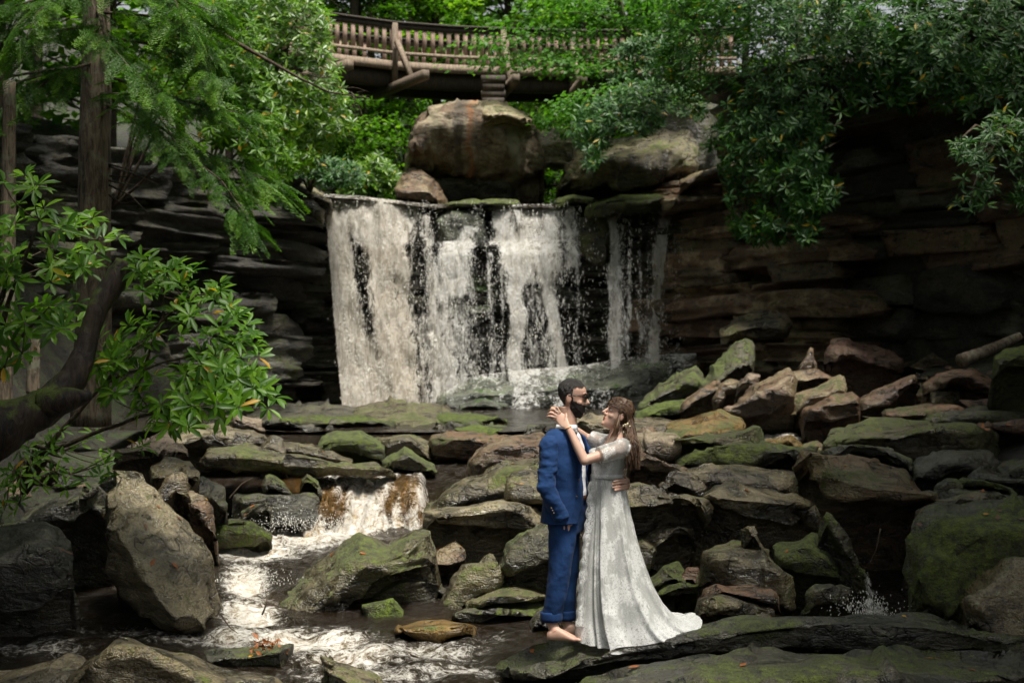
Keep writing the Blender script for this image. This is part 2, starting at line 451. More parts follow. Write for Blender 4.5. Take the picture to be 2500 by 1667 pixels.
def rock_mesh(back, front, bot, Yf, Yb, mat, lean=0.0, seed=0, under=0.15, N=40, amp=1.0, crisp=1, keel=1.6, chips=12):
    if isinstance(front, (int, float)): front = [(x, y + front) for x, y in back]
    if isinstance(bot, (int, float)): bot = [(x, y + bot) for x, y in front]
    bk = resample(back, N); fr = resample(front, N); bo = resample(bot, N)
    z0 = CAMZ + (880 - bo[:, 1].max()) / FPX * Yf
    Bk = persp(bk, Yb, lean, z0); Fr = persp(fr, Yf, lean, z0)
    Lo = persp(bo, Yf + under * (Yb - Yf), lean * .6, z0)
    Lo[:, 2] = np.minimum(Lo[:, 2], Fr[:, 2] - 0.02)
    Bl = Bk.copy(); Bl[:, 2] = np.minimum(Lo[:, 2], Bk[:, 2] - 0.03)
    # the stone runs on down, undercut, to the bed it rests on
    K0 = Lo + (Bl - Lo) * 0.38
    K0[:, 1] = np.maximum(K0[:, 1], Lo[:, 1] + min(0.30, .6 * (Yb - Yf) + .1))
    K0[:, 2] = Lo[:, 2] + .01
    K1 = K0.copy()
    if keel:
        zg = zground(K1[:, 0], K1[:, 1]) - 0.08
        K1[:, 2] = np.where(Lo[:, 2] - zg < keel, np.minimum(K1[:, 2], zg), Lo[:, 2] - .01)
        K1[:, 1] += 0.45 * np.maximum(0, Lo[:, 2] - K1[:, 2])
        Bl[:, 1] = np.maximum(Bl[:, 1], K1[:, 1] + 0.08)
        zb_ = zground(Bl[:, 0], Bl[:, 1]) - 0.08
        Bl[:, 2] = np.where(Bl[:, 2] - zb_ < keel, np.minimum(Bl[:, 2], zb_), Bl[:, 2])
    seq = [(Bl, Bk, 4), (Bk, Fr, 9), (Fr, Lo, 9), (Lo, K0, 4), (K0, K1, 3), (K1, Bl, 3)]
    ring = []
    for a, b, n in seq:
        # points crowd towards the arrises so that they stay sharp
        tt = np.linspace(0, 1, n + 1)[:-1]
        tt = tt - .115 * np.sin(2 * math.pi * tt) * (1 if n > 4 else .4)
        for k in tt:
            ring.append(a + (b - a) * k)
    R = np.stack(ring, 1)                       # N, m, 3
    for _ in range(crisp):
        R = 0.5 * R + 0.25 * (np.roll(R, 1, 1) + np.roll(R, -1, 1))
    c0 = R[0].mean(0); c1 = R[-1].mean(0)
    ends0 = [c0 + (R[0] - c0) * s for s in (0.02, 0.45, 0.8)]
    ends1 = [c1 + (R[-1] - c1) * s for s in (0.8, 0.45, 0.02)]
    d0 = (R[0] - R[1]).mean(0); d1 = (R[-1] - R[-2]).mean(0)
    ends0 = [e + d0 * k for e, k in zip(ends0, (0.9, 0.8, 0.5))]
    ends1 = [e + d1 * k for e, k in zip(ends1, (0.5, 0.8, 0.9))]
    R = np.concatenate([np.stack(ends0), R, np.stack(ends1)])
    nu, nv = R.shape[:2]
    V = R.reshape(-1, 3)
    F = grid_faces(nu, nv, True)
    nn = vnormals(V, F)
    size = np.linalg.norm(V.max(0) - V.min(0))
    rgc = np.random.default_rng(seed + 900)
    cc = V.mean(0)
    for _ in range(chips):                      # faces broken off along flat planes
        nr_ = rgc.normal(size=3) * np.array([1, 1, .8]); nr_[1] = -abs(nr_[1]); nr_ /= np.linalg.norm(nr_)
        pj = (V - cc) @ nr_; top_ = pj.max(); dd_ = top_ - rgc.uniform(.02, .09) * (top_ - pj.min())
        V = V - np.clip(pj - dd_, 0, None)[:, None] * nr_ * .9
    nn = vnormals(V, F)
    a = min(0.055, 0.020 * size + 0.006) * amp
    q = V * 1.0
    d = a * 1.3 * fbm(q * (2.4 / max(0.5, size)), seed, 2) * 1.4
    d += a * 0.75 * fbm(q * 3.1, seed + 5, 3)
    br = fbm(q * np.array([1.2, 1.2, 11.0]), seed + 9, 3)
    d += a * 0.55 * np.clip(br * 2.2, -0.7, 0.5)
    ch = vnoise(q * 1.7 + 31, seed + 3)
    d -= a * 1.2 * np.clip(np.abs(ch) * -6 + 0.7, 0, 1)      # a few broken grooves
    V = V + nn * d[:, None]
    # make the winding outward
    c = V.mean(0)
    if np.mean(np.sum(vnormals(V, F) * (V - c), 1)) < 0: F = F[:, ::-1]
    return mesh_np('rock', V, F, M[mat])

ROCKS = []
def rock(label, back, front, bot, Yf, dY, mat, name='rock', group=None, **kw):
    me = rock_mesh(back, front, bot, Yf, Yf + dY, mat, seed=len(ROCKS) * 7 + 1, **kw)
    o = obj(name, me)
    center_origin(o)
    tag(o, label, 'rock', group)
    ROCKS.append(o)
    return o

# --- foreground, left
rock('tall pointed leaning boulder with a pale pitted face beside the rapids',
     [(250, 1172), (327, 1165), (382, 1198), (473, 1250), (527, 1301), (546, 1359), (545, 1424), (531, 1497), (506, 1548)],
     [(251, 1180), (258, 1286), (302, 1351), (345, 1417), (382, 1471), (436, 1515), (503, 1552)],
     [(250, 1186), (256, 1300), (288, 1442), (327, 1492), (400, 1535), (498, 1564)], 11.3, 0.75, 'grey', 'boulder', lean=0.45, under=0.75)
rock('dark squat boulder with leaf litter left of the tall pointed boulder',
     [(-60, 1305), (0, 1295), (109, 1273), (145, 1293), (171, 1318)], [(-60, 1370), (0, 1362), (65, 1344), (120, 1344), (150, 1362), (176, 1380)],
     [(-60, 1510), (20, 1510), (100, 1500), (172, 1440)], 11.0, 0.9, 'dark', 'boulder')
rock('long dark sloping slab under the leaning dead trunk',
     [(-40, 1300), (0, 1284), (120, 1225), (233, 1178), (250, 1178)], 12, 60, 12.6, 0.8, 'dark', 'slab')
rock('lichen-spotted rounded dark rock rising from the water below the pointed boulder',
     [(150, 1664), (204, 1606), (255, 1573), (302, 1567), (364, 1581), (430, 1592), (500, 1612), (600, 1640), (690, 1664)],
     [(140, 1680), (225, 1622), (300, 1590), (364, 1594), (418, 1622), (484, 1652), (560, 1690), (690, 1700)], 120, 9.2, 0.55, 'olive')
rock('flat pale slab lying just under the water in the lower left corner',
     [(-60, 1640), (0, 1632), (100, 1620), (196, 1608)], [(-60, 1700), (0, 1692), (100, 1680), (172, 1660)], 30, 9.6, 0.6, 'grey', 'slab')
rock('low wet rock with a clump of dead leaves in the rapids',
     [(487, 1600), (567, 1584), (644, 1580), (713, 1573)], [(500, 1608), (600, 1604), (647, 1599), (718, 1579)], [(510, 1640), (618, 1645), (716, 1640)], 10.5, 0.5, 'dark')
rock('small sharp wedge of rock sticking out of the foam at the bottom edge',
     [(786, 1599), (800, 1597), (850, 1618), (915, 1660)], [(790, 1606), (815, 1640), (850, 1670), (905, 1690)], 70, 9.2, 0.45, 'olive')
rock('big humped rock with a green mossy left flank in the middle of the stream',
     [(651, 1518), (691, 1453), (763, 1388), (818, 1345), (869, 1304), (896, 1308), (923, 1328), (949, 1335), (989, 1305), (1029, 1289), (1053, 1292)],
     [(662, 1526), (720, 1480), (790, 1420), (840, 1385), (887, 1357), (952, 1361), (1007, 1341), (1055, 1325)],
     [(657, 1534), (727, 1532), (800, 1536), (860, 1500), (900, 1445), (960, 1410), (1052, 1385)], 12.2, 1.3, 'olive', 'boulder')
rock('flat moss-topped rock right of the big humped rock',
     [(892, 1430), (949, 1414), (1007, 1412), (1076, 1418)], [(892, 1462), (934, 1435), (963, 1424), (1020, 1420), (1078, 1424)], [(900, 1475), (989, 1494), (1050, 1500), (1082, 1450)], 12.7, 0.8, 'mossy')
rock('small round moss-covered stone at the foot of the flat mossy rock',
     [(884, 1472), (920, 1466), (958, 1460), (986, 1486)], 12, [(884, 1522), (930, 1528), (990, 1518)], 12.1, 0.4, 'carpet', crisp=4)
rock('bent slab standing on end with a bright green edge',
     [(1052, 1498), (1090, 1438), (1128, 1377), (1170, 1379), (1203, 1352), (1216, 1358)], [(1074, 1502), (1110, 1442), (1146, 1386), (1176, 1388), (1218, 1368)],
     [(1080, 1505), (1130, 1484), (1160, 1462), (1216, 1432)], 12.5, 0.35, 'olive', 'slab', crisp=1)
rock('upper slab of a two-slab stack beside the groom',
     [(1142, 1460), (1189, 1441), (1261, 1426), (1294, 1434), (1332, 1456)], [(1142, 1465), (1183, 1461), (1280, 1462), (1332, 1460)], [(1145, 1478), (1189, 1480), (1254, 1475), (1330, 1466)], 12.1, 0.7, 'olive', 'slab')
rock('lower slab of the two-slab stack beside the groom',
     [(1100, 1492), (1203, 1474), (1280, 1464), (1334, 1462)], [(1102, 1497), (1205, 1490), (1261, 1481), (1334, 1474)], [(1112, 1512), (1189, 1514), (1258, 1504), (1330, 1490)], 11.95, 0.7, 'mossy', 'slab')
rock('amber wet flat stone in the water in front of the stacked slabs',
     [(969, 1526), (1018, 1511), (1080, 1508), (1116, 1515), (1159, 1532)], [(968, 1532), (1000, 1542), (1058, 1543), (1094, 1540), (1134, 1532), (1160, 1536)],
     [(972, 1544), (1007, 1562), (1072, 1566), (1098, 1555), (1154, 1545)], 11.3, 0.6, 'amber', 'slab')
rock('dark brown stone in the water just behind the groom\'s feet',
     [(1296, 1510), (1308, 1492), (1322, 1486), (1334, 1500)], 12, 24, 11.6, 0.3, 'dark')
# --- the slab the couple stand on and the mossy ledge under it
rock('long dark gnarled slab on which the couple stand',
     [(1207, 1582), (1243, 1572), (1298, 1560), (1370, 1552), (1461, 1541), (1552, 1529), (1640, 1516), (1723, 1506), (1832, 1490), (1905, 1488), (2014, 1493), (2195, 1500), (2304, 1507), (2413, 1525), (2560, 1540)],
     [(1203, 1592), (1261, 1598), (1352, 1586), (1443, 1574), (1552, 1558), (1675, 1540), (1795, 1524), (1941, 1516), (2100, 1522), (2304, 1533), (2560, 1566)],
     [(1207, 1602), (1261, 1634), (1298, 1650), (1352, 1640), (1443, 1635), (1552, 1618), (1675, 1598), (1795, 1586), (1941, 1576), (2195, 1590), (2560, 1610)], 9.55, 0.75, 'dark', 'slab', N=110, amp=0.8)
rock('broad mossy rock ledge below the slab of the couple',
     [(1280, 1668), (1334, 1650), (1407, 1636), (1479, 1624), (1640, 1600), (1795, 1580), (1941, 1567), (2123, 1562), (2268, 1556), (2560, 1560)],
     [(1270, 1720), (1350, 1712), (1480, 1705), (1640, 1700), (1795, 1690), (1941, 1680), (2123, 1675), (2268, 1668), (2560, 1670)], 200, 7.9, 1.35, 'ledge', 'slab', N=110, amp=1.6)
# --- right foreground
rock('big smooth tan-topped slab overhanging a dark hollow',
     [(1957, 1099), (2014, 1096), (2123, 1111), (2195, 1136), (2250, 1158), (2281, 1197)],
     [(1957, 1106), (1985, 1141), (2014, 1181), (2043, 1204), (2101, 1210), (2159, 1206), (2232, 1210), (2281, 1206)],
     [(1958, 1114), (1990, 1170), (2024, 1212), (2068, 1226), (2123, 1224), (2195, 1236), (2278, 1226)], 12.8, 1.9, 'tan', 'slab')
rock('humped pale-crested rock left of the big tan-topped slab',
     [(1717, 1206), (1745, 1177), (1799, 1158), (1832, 1170), (1883, 1177), (1941, 1195), (1994, 1221)],
     [(1717, 1214), (1777, 1193), (1832, 1194), (1905, 1216), (1959, 1225), (1997, 1240)], [(1730, 1224), (1795, 1256), (1868, 1278), (1941, 1297), (2010, 1256)], 12.4, 0.9, 'olive')
rock('long thin pale slab behind the humped pale-crested rock',
     [(1652, 1152), (1748, 1141), (1795, 1143), (1868, 1154), (1966, 1161), (1987, 1180)], [(1652, 1158), (1759, 1161), (1875, 1172), (1926, 1179), (1987, 1186)], 26, 13.7, 1.0, 'olive', 'slab')
rock('mossy flat-topped block directly behind the bride\'s waist',
     [(1500, 1178), (1560, 1164), (1614, 1152), (1631, 1168), (1672, 1184), (1701, 1194), (1723, 1220)], [(1500, 1202), (1570, 1184), (1625, 1182), (1672, 1190), (1718, 1218)], [(1500, 1230), (1589, 1236), (1672, 1226), (1720, 1230)], 12.2, 0.9, 'olive')
rock('pale hook-shaped slab behind the bride\'s skirt',
     [(1530, 1312), (1600, 1287), (1650, 1267), (1692, 1266)], [(1530, 1322), (1600, 1305), (1650, 1288), (1694, 1284)], [(1530, 1340), (1600, 1326), (1650, 1306), (1694, 1300)], 12.3, 0.8, 'olive', 'slab')
rock('lichen-spotted upright block under the hook-shaped slab',
     [(1530, 1330), (1570, 1320), (1600, 1320)], 6, [(1530, 1400), (1570, 1404), (1598, 1392)], 12.3, 0.6, 'olive')
rock('small mossy stone behind the bride\'s train',
     [(1575, 1410), (1620, 1380), (1660, 1370), (1672, 1382)], 18, 24, 12.0, 0.4, 'mossy')
rock('flat dark mossy slab behind the end of the train',
     [(1605, 1420), (1650, 1418), (1725, 1420), (1745, 1432)], 10, 24, 11.9, 0.6, 'mossy', 'slab')
rock('small reddish stone on the flat mossy slab behind the train',
     [(1662, 1400), (1680, 1384), (1702, 1388), (1716, 1410)], 6, 16, 12.0, 0.25, 'red')
rock('triangular dark rock with a wet ridge below the humped rock',
     [(1723, 1348), (1785, 1318), (1825, 1314), (1854, 1330), (1883, 1370), (1928, 1406)], [(1723, 1354), (1770, 1350), (1821, 1374), (1854, 1352), (1905, 1401), (1930, 1411)],
     [(1728, 1428), (1795, 1438), (1868, 1448), (1941, 1494)], 11.5, 0.8, 'olive')
rock('rounded green boulder in the shade below the tan-topped slab',
     [(1886, 1330), (1912, 1318), (1995, 1303), (2014, 1330), (2048, 1373)], 10, [(1895, 1392), (1941, 1412), (2056, 1418)], 11.9, 0.7, 'mossy', 'boulder', crisp=4)
rock('brown flat stone on the heap behind the couple\'s slab',
     [(1725, 1430), (1755, 1421), (1800, 1430), (1890, 1448)], 10, 12, 11.2, 0.4, 'red')
rock('pale green flat stone under the brown flat stone',
     [(1708, 1460), (1760, 1450), (1840, 1462), (1895, 1482)], 18, 24, 10.9, 0.4, 'olive')
rock('round moss-green stone beside the splashing trickle',
     [(1968, 1440), (1990, 1420), (2030, 1418), (2085, 1424)], 14, 48, 11.3, 0.5, 'mossy', crisp=4)
rock('narrow plank-like stone leaning under the tan-topped slab',
     [(2021, 1252), (2050, 1290), (2085, 1345), (2120, 1400)], [(2018, 1262), (2040, 1300), (2070, 1352), (2110, 1408)], 6, 11.9, 0.12, 'mossy', 'slab', crisp=1)
rock('thin pale splinter of stone wedged above the triangular rock',
     [(1826, 1266), (1850, 1290), (1876, 1322), (1882, 1340)], [(1826, 1274), (1845, 1300), (1868, 1335), (1880, 1345)], 6, 11.8, 0.12, 'olive', 'slab', crisp=1)
rock('large block hung with bright moss at the right edge of the stream',
     [(2225, 1318), (2304, 1272), (2377, 1260), (2432, 1260), (2570, 1275)], [(2230, 1334), (2286, 1314), (2341, 1292), (2413, 1292), (2570, 1305)], [(2240, 1508), (2341, 1520), (2570, 1530)], 10.4, 1.0, 'mossy', 'boulder', amp=2.2)
rock('layered rocks lying in front of the moss-hung block',
     [(2370, 1470), (2410, 1400), (2450, 1360), (2570, 1340)], [(2372, 1480), (2420, 1430), (2460, 1390), (2570, 1380)], [(2375, 1530), (2440, 1545), (2570, 1550)], 10.0, 0.5, 'olive', amp=1.8)
rock('flat layered slab on top of the moss-hung block',
     [(2310, 1258), (2377, 1230), (2440, 1222), (2570, 1216)], [(2310, 1264), (2390, 1246), (2570, 1242)], 22, 11.4, 0.9, 'mossy', 'slab')
rock('tilted slab with leaf litter behind the moss-hung block',
     [(2246, 1250), (2290, 1217), (2350, 1210), (2406, 1203), (2418, 1213)], [(2250, 1256), (2341, 1237), (2418, 1220)], 14, 12.4, 0.7, 'olive', 'slab')
rock('flat dark slab third from the top in the right-hand pile',
     [(2290, 1192), (2341, 1187), (2440, 1196), (2484, 1206)], 12, 14, 13.0, 0.7, 'dark', 'slab')
rock('mossy slab second from the top in the right-hand pile',
     [(2334, 1170), (2395, 1163), (2440, 1172), (2478, 1188)], 12, 12, 13.5, 0.7, 'mossy', 'slab')
rock('small three-cornered stone beside the right-hand pile',
     [(2290, 1186), (2312, 1168), (2332, 1164), (2338, 1184)], 6, 16, 13.4, 0.3, 'mossy')
rock('thin pale slab near the top of the right-hand pile',
     [(2372, 1146), (2390, 1135), (2450, 1155), (2570, 1175)], 10, 14, 14.0, 0.7, 'dark', 'slab')
rock('long dark slab at the top of the right-hand pile',
     [(2236, 1131), (2297, 1107), (2377, 1114), (2446, 1128)], 9, 18, 15.0, 0.9, 'dark', 'slab')
rock('grey block at the frame-side end of the right-hand pile',
     [(2450, 1120), (2480, 1112), (2570, 1118)], 16, 30, 14.6, 0.6, 'dark')
# --- behind the couple
rock('broad rounded ledge with a wet shining top and mossy front',
     [(2046, 1052), (2134, 1029), (2268, 1023), (2377, 1036), (2434, 1054)], [(1999, 1088), (2068, 1060), (2195, 1060), (2250, 1046), (2341, 1042), (2434, 1060)], [(1999, 1098), (2123, 1090), (2232, 1120), (2414, 1120)], 17.0, 1.8, 'olive', 'slab')
rock('flat reddish slab behind the broad rounded ledge',
     [(2363, 1036), (2400, 1028), (2480, 1030), (2570, 1034)], 10, 12, 18.3, 1.2, 'red', 'slab')
rock('pink freshly broken block right of the bride\'s hair',
     [(1545, 1064), (1590, 1062), (1640, 1063), (1650, 1066)], 5, [(1550, 1100), (1600, 1108), (1632, 1112), (1648, 1100)], 15.0, 0.8, 'pink')
rock('long mossy-fronted slab continuing the pink block',
     [(1648, 1064), (1740, 1054), (1850, 1039), (1871, 1041)], [(1648, 1070), (1780, 1062), (1870, 1052)], [(1648, 1100), (1760, 1092), (1869, 1072)], 15.0, 1.0, 'olive', 'slab')
rock('dark rock with a furry moss face behind the long mossy-fronted slab',
     [(1650, 1116), (1712, 1084), (1770, 1069), (1868, 1074), (1995, 1091)], [(1650, 1124), (1720, 1094), (1790, 1080), (1870, 1086), (1995, 1101)], [(1655, 1134), (1723, 1150), (1832, 1150), (1959, 1112)], 14.7, 1.2, 'mossy')
rock('tan plank-edged slab sloping down from the bride\'s hair',
     [(1540, 1082), (1620, 1114), (1695, 1144)], [(1540, 1096), (1615, 1124), (1668, 1150)], [(1540, 1130), (1615, 1152), (1668, 1162)], 13.9, 0.6, 'tan', 'slab')
rock('small moss-edged wedge under the tan plank-edged slab',
     [(1620, 1160), (1650, 1140), (1690, 1148), (1712, 1160)], 8, 26, 13.3, 0.4, 'olive')
rock('flat-topped dark slab behind the big tan-topped slab',
     [(2003, 1092), (2079, 1074), (2141, 1082), (2228, 1118)], 9, 22, 15.6, 1.0, 'dark', 'slab')
rock('wet white-shining slab with an amber flank above the pink block',
     [(1636, 1036), (1700, 1015), (1759, 1003), (1778, 1012), (1812, 1040)], [(1622, 1060), (1700, 1061), (1768, 1050), (1812, 1044)], 12, 18.2, 1.4, 'amber', 'slab')
rock('small white-wet stone in the little pool right of the long slab',
     [(1870, 1078), (1900, 1064), (1932, 1060), (1960, 1082)], 12, 8, 16.8, 0.6, 'amber')
rock('low mossy ledge right of the small white-wet stone',
     [(2240, 1020), (2320, 1000), (2400, 986), (2570, 985)], [(2240, 1026), (2330, 1020), (2420, 1015), (2570, 1015)], 20, 19.8, 1.6, 'dark', 'slab')
# --- centre
rock('angular slab with a flat grey top left of the groom\'s shoulder',
     [(1172, 1095), (1225, 1080), (1261, 1068), (1330, 1056)], [(1140, 1150), (1167, 1112), (1225, 1094), (1290, 1083), (1330, 1092)], [(1138, 1162), (1181, 1164), (1225, 1142), (1330, 1122)], 15.3, 1.2, 'tan', 'slab')
rock('long dark diagonal slab running down to the cascade',
     [(1036, 1228), (1116, 1184), (1189, 1151), (1261, 1125), (1330, 1114)], [(1036, 1238), (1134, 1200), (1210, 1170), (1330, 1130)], [(1032, 1250), (1090, 1244), (1152, 1232), (1254, 1220), (1330, 1205)], 14.5, 0.7, 'olive', 'slab')
rock('squarish block between the diagonal slab and the groom',
     [(1252, 1166), (1280, 1160), (1340, 1157)], [(1252, 1178), (1290, 1174), (1340, 1172)], [(1250, 1214), (1290, 1218), (1340, 1218)], 13.7, 0.6, 'olive')
rock('long arched slab with a shining top above a black hollow',
     [(1034, 1245), (1087, 1231), (1170, 1221), (1261, 1220), (1309, 1231), (1345, 1246)], [(1036, 1257), (1058, 1252), (1163, 1242), (1225, 1235), (1294, 1252), (1345, 1258)],
     [(1038, 1270), (1087, 1270), (1152, 1276), (1298, 1280), (1345, 1270)], 13.5, 0.9, 'grey', 'slab')
rock('mossy tilted block left of the groom\'s knees',
     [(1218, 1348), (1261, 1314), (1345, 1271), (1366, 1272)], [(1220, 1358), (1283, 1324), (1366, 1284)], [(1219, 1392), (1243, 1406), (1283, 1390), (1366, 1350)], 12.4, 0.6, 'mossy')
rock('tan wedge between the humped rock and the standing slab',
     [(1052, 1350), (1080, 1330), (1112, 1312), (1128, 1330)], [(1052, 1360), (1109, 1338), (1129, 1352)], [(1050, 1378), (1094, 1380), (1128, 1366)], 13.3, 0.5, 'tan')
rock('small moss stone at the foot of the diagonal slab',
     [(1019, 1288), (1050, 1278), (1072, 1274), (1084, 1292)], 8, 14, 14.4, 0.4, 'mossy')
rock('pale submerged stone in the pool under the arched slab',
     [(1075, 1297), (1100, 1290), (1115, 1300)], 6, 8, 14.2, 0.3, 'grey')
rock('green moss-covered pyramid stone above the cascade',
     [(938, 1128), (965, 1105), (992, 1084), (1012, 1106), (1058, 1132)], [(940, 1136), (970, 1116), (998, 1096), (1016, 1116), (1060, 1142)], [(942, 1150), (985, 1156), (1040, 1156), (1062, 1152)], 17.6, 0.8, 'mossy')
rock('dark mossy-topped ledge behind the pyramid stone',
     [(930, 1070), (1000, 1058), (1058, 1080)], [(932, 1084), (1000, 1076), (1058, 1088)], 36, 19.2, 1.0, 'olive', 'slab')
rock('long flat dark ledge between the pyramid stone and the pool',
     [(1058, 1064), (1152, 1057), (1240, 1058), (1290, 1061)], [(1058, 1072), (1160, 1071), (1290, 1069)], [(1060, 1112), (1150, 1120), (1290, 1100)], 18.9, 1.2, 'red', 'slab')
rock('lichen-mottled rock with a rounded top left of the dark ledge',
     [(770, 1066), (825, 1054), (880, 1056), (934, 1086)], [(770, 1080), (830, 1072), (890, 1076), (936, 1094)], 34, 18.6, 1.1, 'mossy')
rock('lichen-mottled slab sloping down toward the pyramid stone',
     [(645, 1060), (727, 1074), (800, 1096), (866, 1118)], [(650, 1075), (727, 1098), (800, 1116), (864, 1128)], 16, 17.6, 1.0, 'olive', 'slab')
rock('long pale-topped slab stretching across above the cascade',
     [(480, 1094), (550, 1092), (618, 1098), (727, 1116), (850, 1129), (916, 1132), (986, 1156)], [(482, 1106), (604, 1118), (727, 1131), (850, 1142), (986, 1160)],
     [(486, 1130), (509, 1138), (654, 1148), (850, 1160), (934, 1170), (986, 1168)], 16.4, 0.9, 'olive', 'slab', N=60, keel=0)
rock('pale mottled slab behind the long pale-topped slab',
     [(420, 1062), (470, 1048), (524, 1036), (618, 1050), (644, 1063)], [(364, 1094), (436, 1076), (527, 1062), (640, 1070)], [(370, 1112), (440, 1100), (600, 1090), (642, 1080)], 17.6, 1.1, 'grey', 'slab')
rock('small squarish stone at the end of the pale mottled slab',
     [(634, 1068), (660, 1064), (684, 1072), (692, 1092)], 8, 22, 17.4, 0.5, 'grey')
rock('pinkish rectangular block on the ledge left of the falls pool',
     [(552, 1020), (590, 1014), (640, 1012)], 5, [(552, 1050), (590, 1052), (641, 1052)], 19.6, 0.8, 'pink')
rock('pale grey-pink boulder behind the rhododendron',
     [(282, 1086), (327, 1058), (380, 1035), (418, 1018), (438, 1058)], [(284, 1096), (330, 1075), (400, 1050), (438, 1066)], [(286, 1136), (360, 1130), (436, 1098)], 15.0, 1.0, 'pink', 'boulder')
rock('mottled block below the grey-pink boulder',
     [(372, 1134), (400, 1116), (440, 1108), (462, 1130)], 10, 24, 14.3, 0.6, 'olive')
rock('tilted narrow block leaning behind the pointed boulder',
     [(388, 1200), (415, 1176), (441, 1154), (449, 1168)], 10, 22, 13.6, 0.4, 'olive')
rock('tilted mossy slab right of the narrow block',
     [(444, 1198), (470, 1200), (500, 1232), (517, 1262)], 12, 12, 13.7, 0.4, 'tan', 'slab')
rock('brown stone under the long pale-topped slab',
     [(440, 1180), (480, 1168), (520, 1176), (545, 1190)], 10, 30, 14.6, 0.6, 'dark')
rock('bright green moss-covered flat rock at the edge of the foam',
     [(505, 1274), (563, 1260), (618, 1274), (655, 1304)], [(520, 1300), (563, 1296), (620, 1300), (657, 1310)], [(530, 1326), (596, 1322), (657, 1318)], 14.9, 0.9, 'carpet', crisp=3)
rock('wet mossy shelf with a thin trickle left of the cascade',
     [(576, 1208), (673, 1200), (770, 1198)], [(578, 1216), (673, 1210), (770, 1208)], [(590, 1268), (680, 1276), (768, 1270)], 15.9, 0.8, 'dark', 'slab')
rock('small green stone beside the top of the cascade',
     [(733, 1166), (750, 1152), (775, 1166), (784, 1190)], 8, 20, 16.2, 0.4, 'mossy')
rock('dark wedge on the mossy shelf',
     [(646, 1180), (655, 1164), (690, 1180), (708, 1200)], 8, 12, 16.1, 0.4, 'mossy')
rock('green wedge below the mossy shelf',
     [(588, 1250), (620, 1232), (656, 1222)], 10, 14, 15.4, 0.4, 'mossy')
# --- pool ledges at the foot of the falls
rock('wide wet rock shelf left of centre in front of the waterfall pool',
     [(600, 1000), (690, 988), (780, 984), (860, 992), (900, 1004)], [(590, 1044), (700, 1050), (760, 1040), (850, 1056), (905, 1046)], 22, 22.0, 8.0, 'dark', 'slab', N=60, amp=2.0)
rock('wet rock shelf in the middle of the pool edge',
     [(880, 996), (960, 990), (1040, 996), (1090, 1004)], [(870, 1052), (940, 1064), (1010, 1050), (1100, 1060)], 22, 21.8, 8.0, 'olive', 'slab', N=60, amp=2.0)
rock('wet rock shelf at the right end of the pool edge',
     [(1080, 1000), (1150, 996), (1260, 1006), (1330, 1012)], [(1070, 1056), (1150, 1048), (1240, 1060), (1340, 1048)], 22, 21.9, 7.5, 'dark', 'slab', N=60, amp=2.0)
rock('bright green moss hummock on the wide wet shelf',
     [(1052, 1016), (1090, 1008), (1160, 1006), (1236, 1024)], [(1054, 1030), (1120, 1034), (1180, 1038), (1238, 1032)], 8, 24.5, 2.5, 'carpet', crisp=3)
rock('smaller moss hummock nearer the edge of the wide wet shelf',
     [(1108, 1044), (1140, 1036), (1190, 1038), (1226, 1052)], [(1108, 1050), (1160, 1054), (1226, 1058)], 8, 22.0, 1.2, 'carpet', crisp=3)
rock('long moss hummock at the left of the wide wet shelf',
     [(690, 1020), (780, 1008), (880, 1012), (960, 1024)], [(690, 1032), (800, 1036), (960, 1040)], 8, 23.0, 2.0, 'carpet', crisp=3)
rock('grey flat stone between the couple on the pool edge',
     [(1380, 1030), (1440, 1018), (1520, 1020), (1640, 1030)], [(1380, 1056), (1460, 1058), (1560, 1060), (1650, 1050)], 16, 20.5, 3.0, 'grey', 'slab')
rock('small tan stone right of the bride\'s head',
     [(1556, 1056), (1572, 1036), (1588, 1032), (1598, 1046)], 8, 10, 18.5, 0.4, 'tan')
# ------------------------------------------------------------------ right bank talus, drawn stones
rock('large pale tan slab lying across the talus at the pool edge',
     [(1773, 996), (1854, 936), (1926, 898), (1940, 914)], [(1776, 1006), (1868, 958), (1940, 922)], [(1785, 1022), (1886, 1002), (1940, 984)], 21.6, 1.4, 'tan', 'slab')
rock('tan squared beam of stone right of the large pale slab',
     [(1926, 962), (2000, 945), (2053, 922), (2061, 938)], [(1928, 976), (2005, 966), (2060, 946)], [(1930, 1010), (1990, 994), (2060, 960)], 22.0, 0.9, 'tan')
rock('grooved brown block below the squared beam of stone',
     [(1968, 1000), (2040, 966), (2080, 954), (2104, 974)], 10, [(1973, 1018), (2030, 1030), (2103, 1014)], 21.2, 0.9, 'red')
rock('tan leaning slab with a shadowed right end on the talus',
     [(2102, 972), (2150, 945), (2200, 920), (2237, 908)], 12, [(2104, 998), (2170, 994), (2237, 944)], 22.6, 1.0, 'tan', 'slab')
rock('arched mossy-backed slab at the right of the talus',
     [(2262, 936), (2330, 910), (2372, 907), (2440, 940), (2470, 956)], 10, [(2265, 952), (2340, 944), (2380, 960), (2470, 966)], 21.8, 1.1, 'red', 'slab')
rock('block propping up the arched mossy-backed slab',
     [(2278, 948), (2320, 940), (2350, 950)], 6, 40, 22.0, 0.6, 'olive')
rock('dark red flat slab along the foot of the talus',
     [(2164, 1002), (2250, 984), (2348, 984)], [(2166, 1010), (2250, 1000), (2346, 992)], 16, 20.2, 1.0, 'red', 'slab')
rock('mossy green sloping rock where the talus meets the falls',
     [(1700, 944), (1760, 872), (1800, 840), (1828, 834)], [(1712, 950), (1775, 900), (1828, 856)], 22, 25.5, 1.2, 'mossy')
rock('wide overhanging block at the top of the talus',
     [(2028, 830), (2060, 820), (2130, 845), (2195, 880)], [(2030, 850), (2090, 858), (2195, 886)], 22, 25.5, 1.2, 'red')
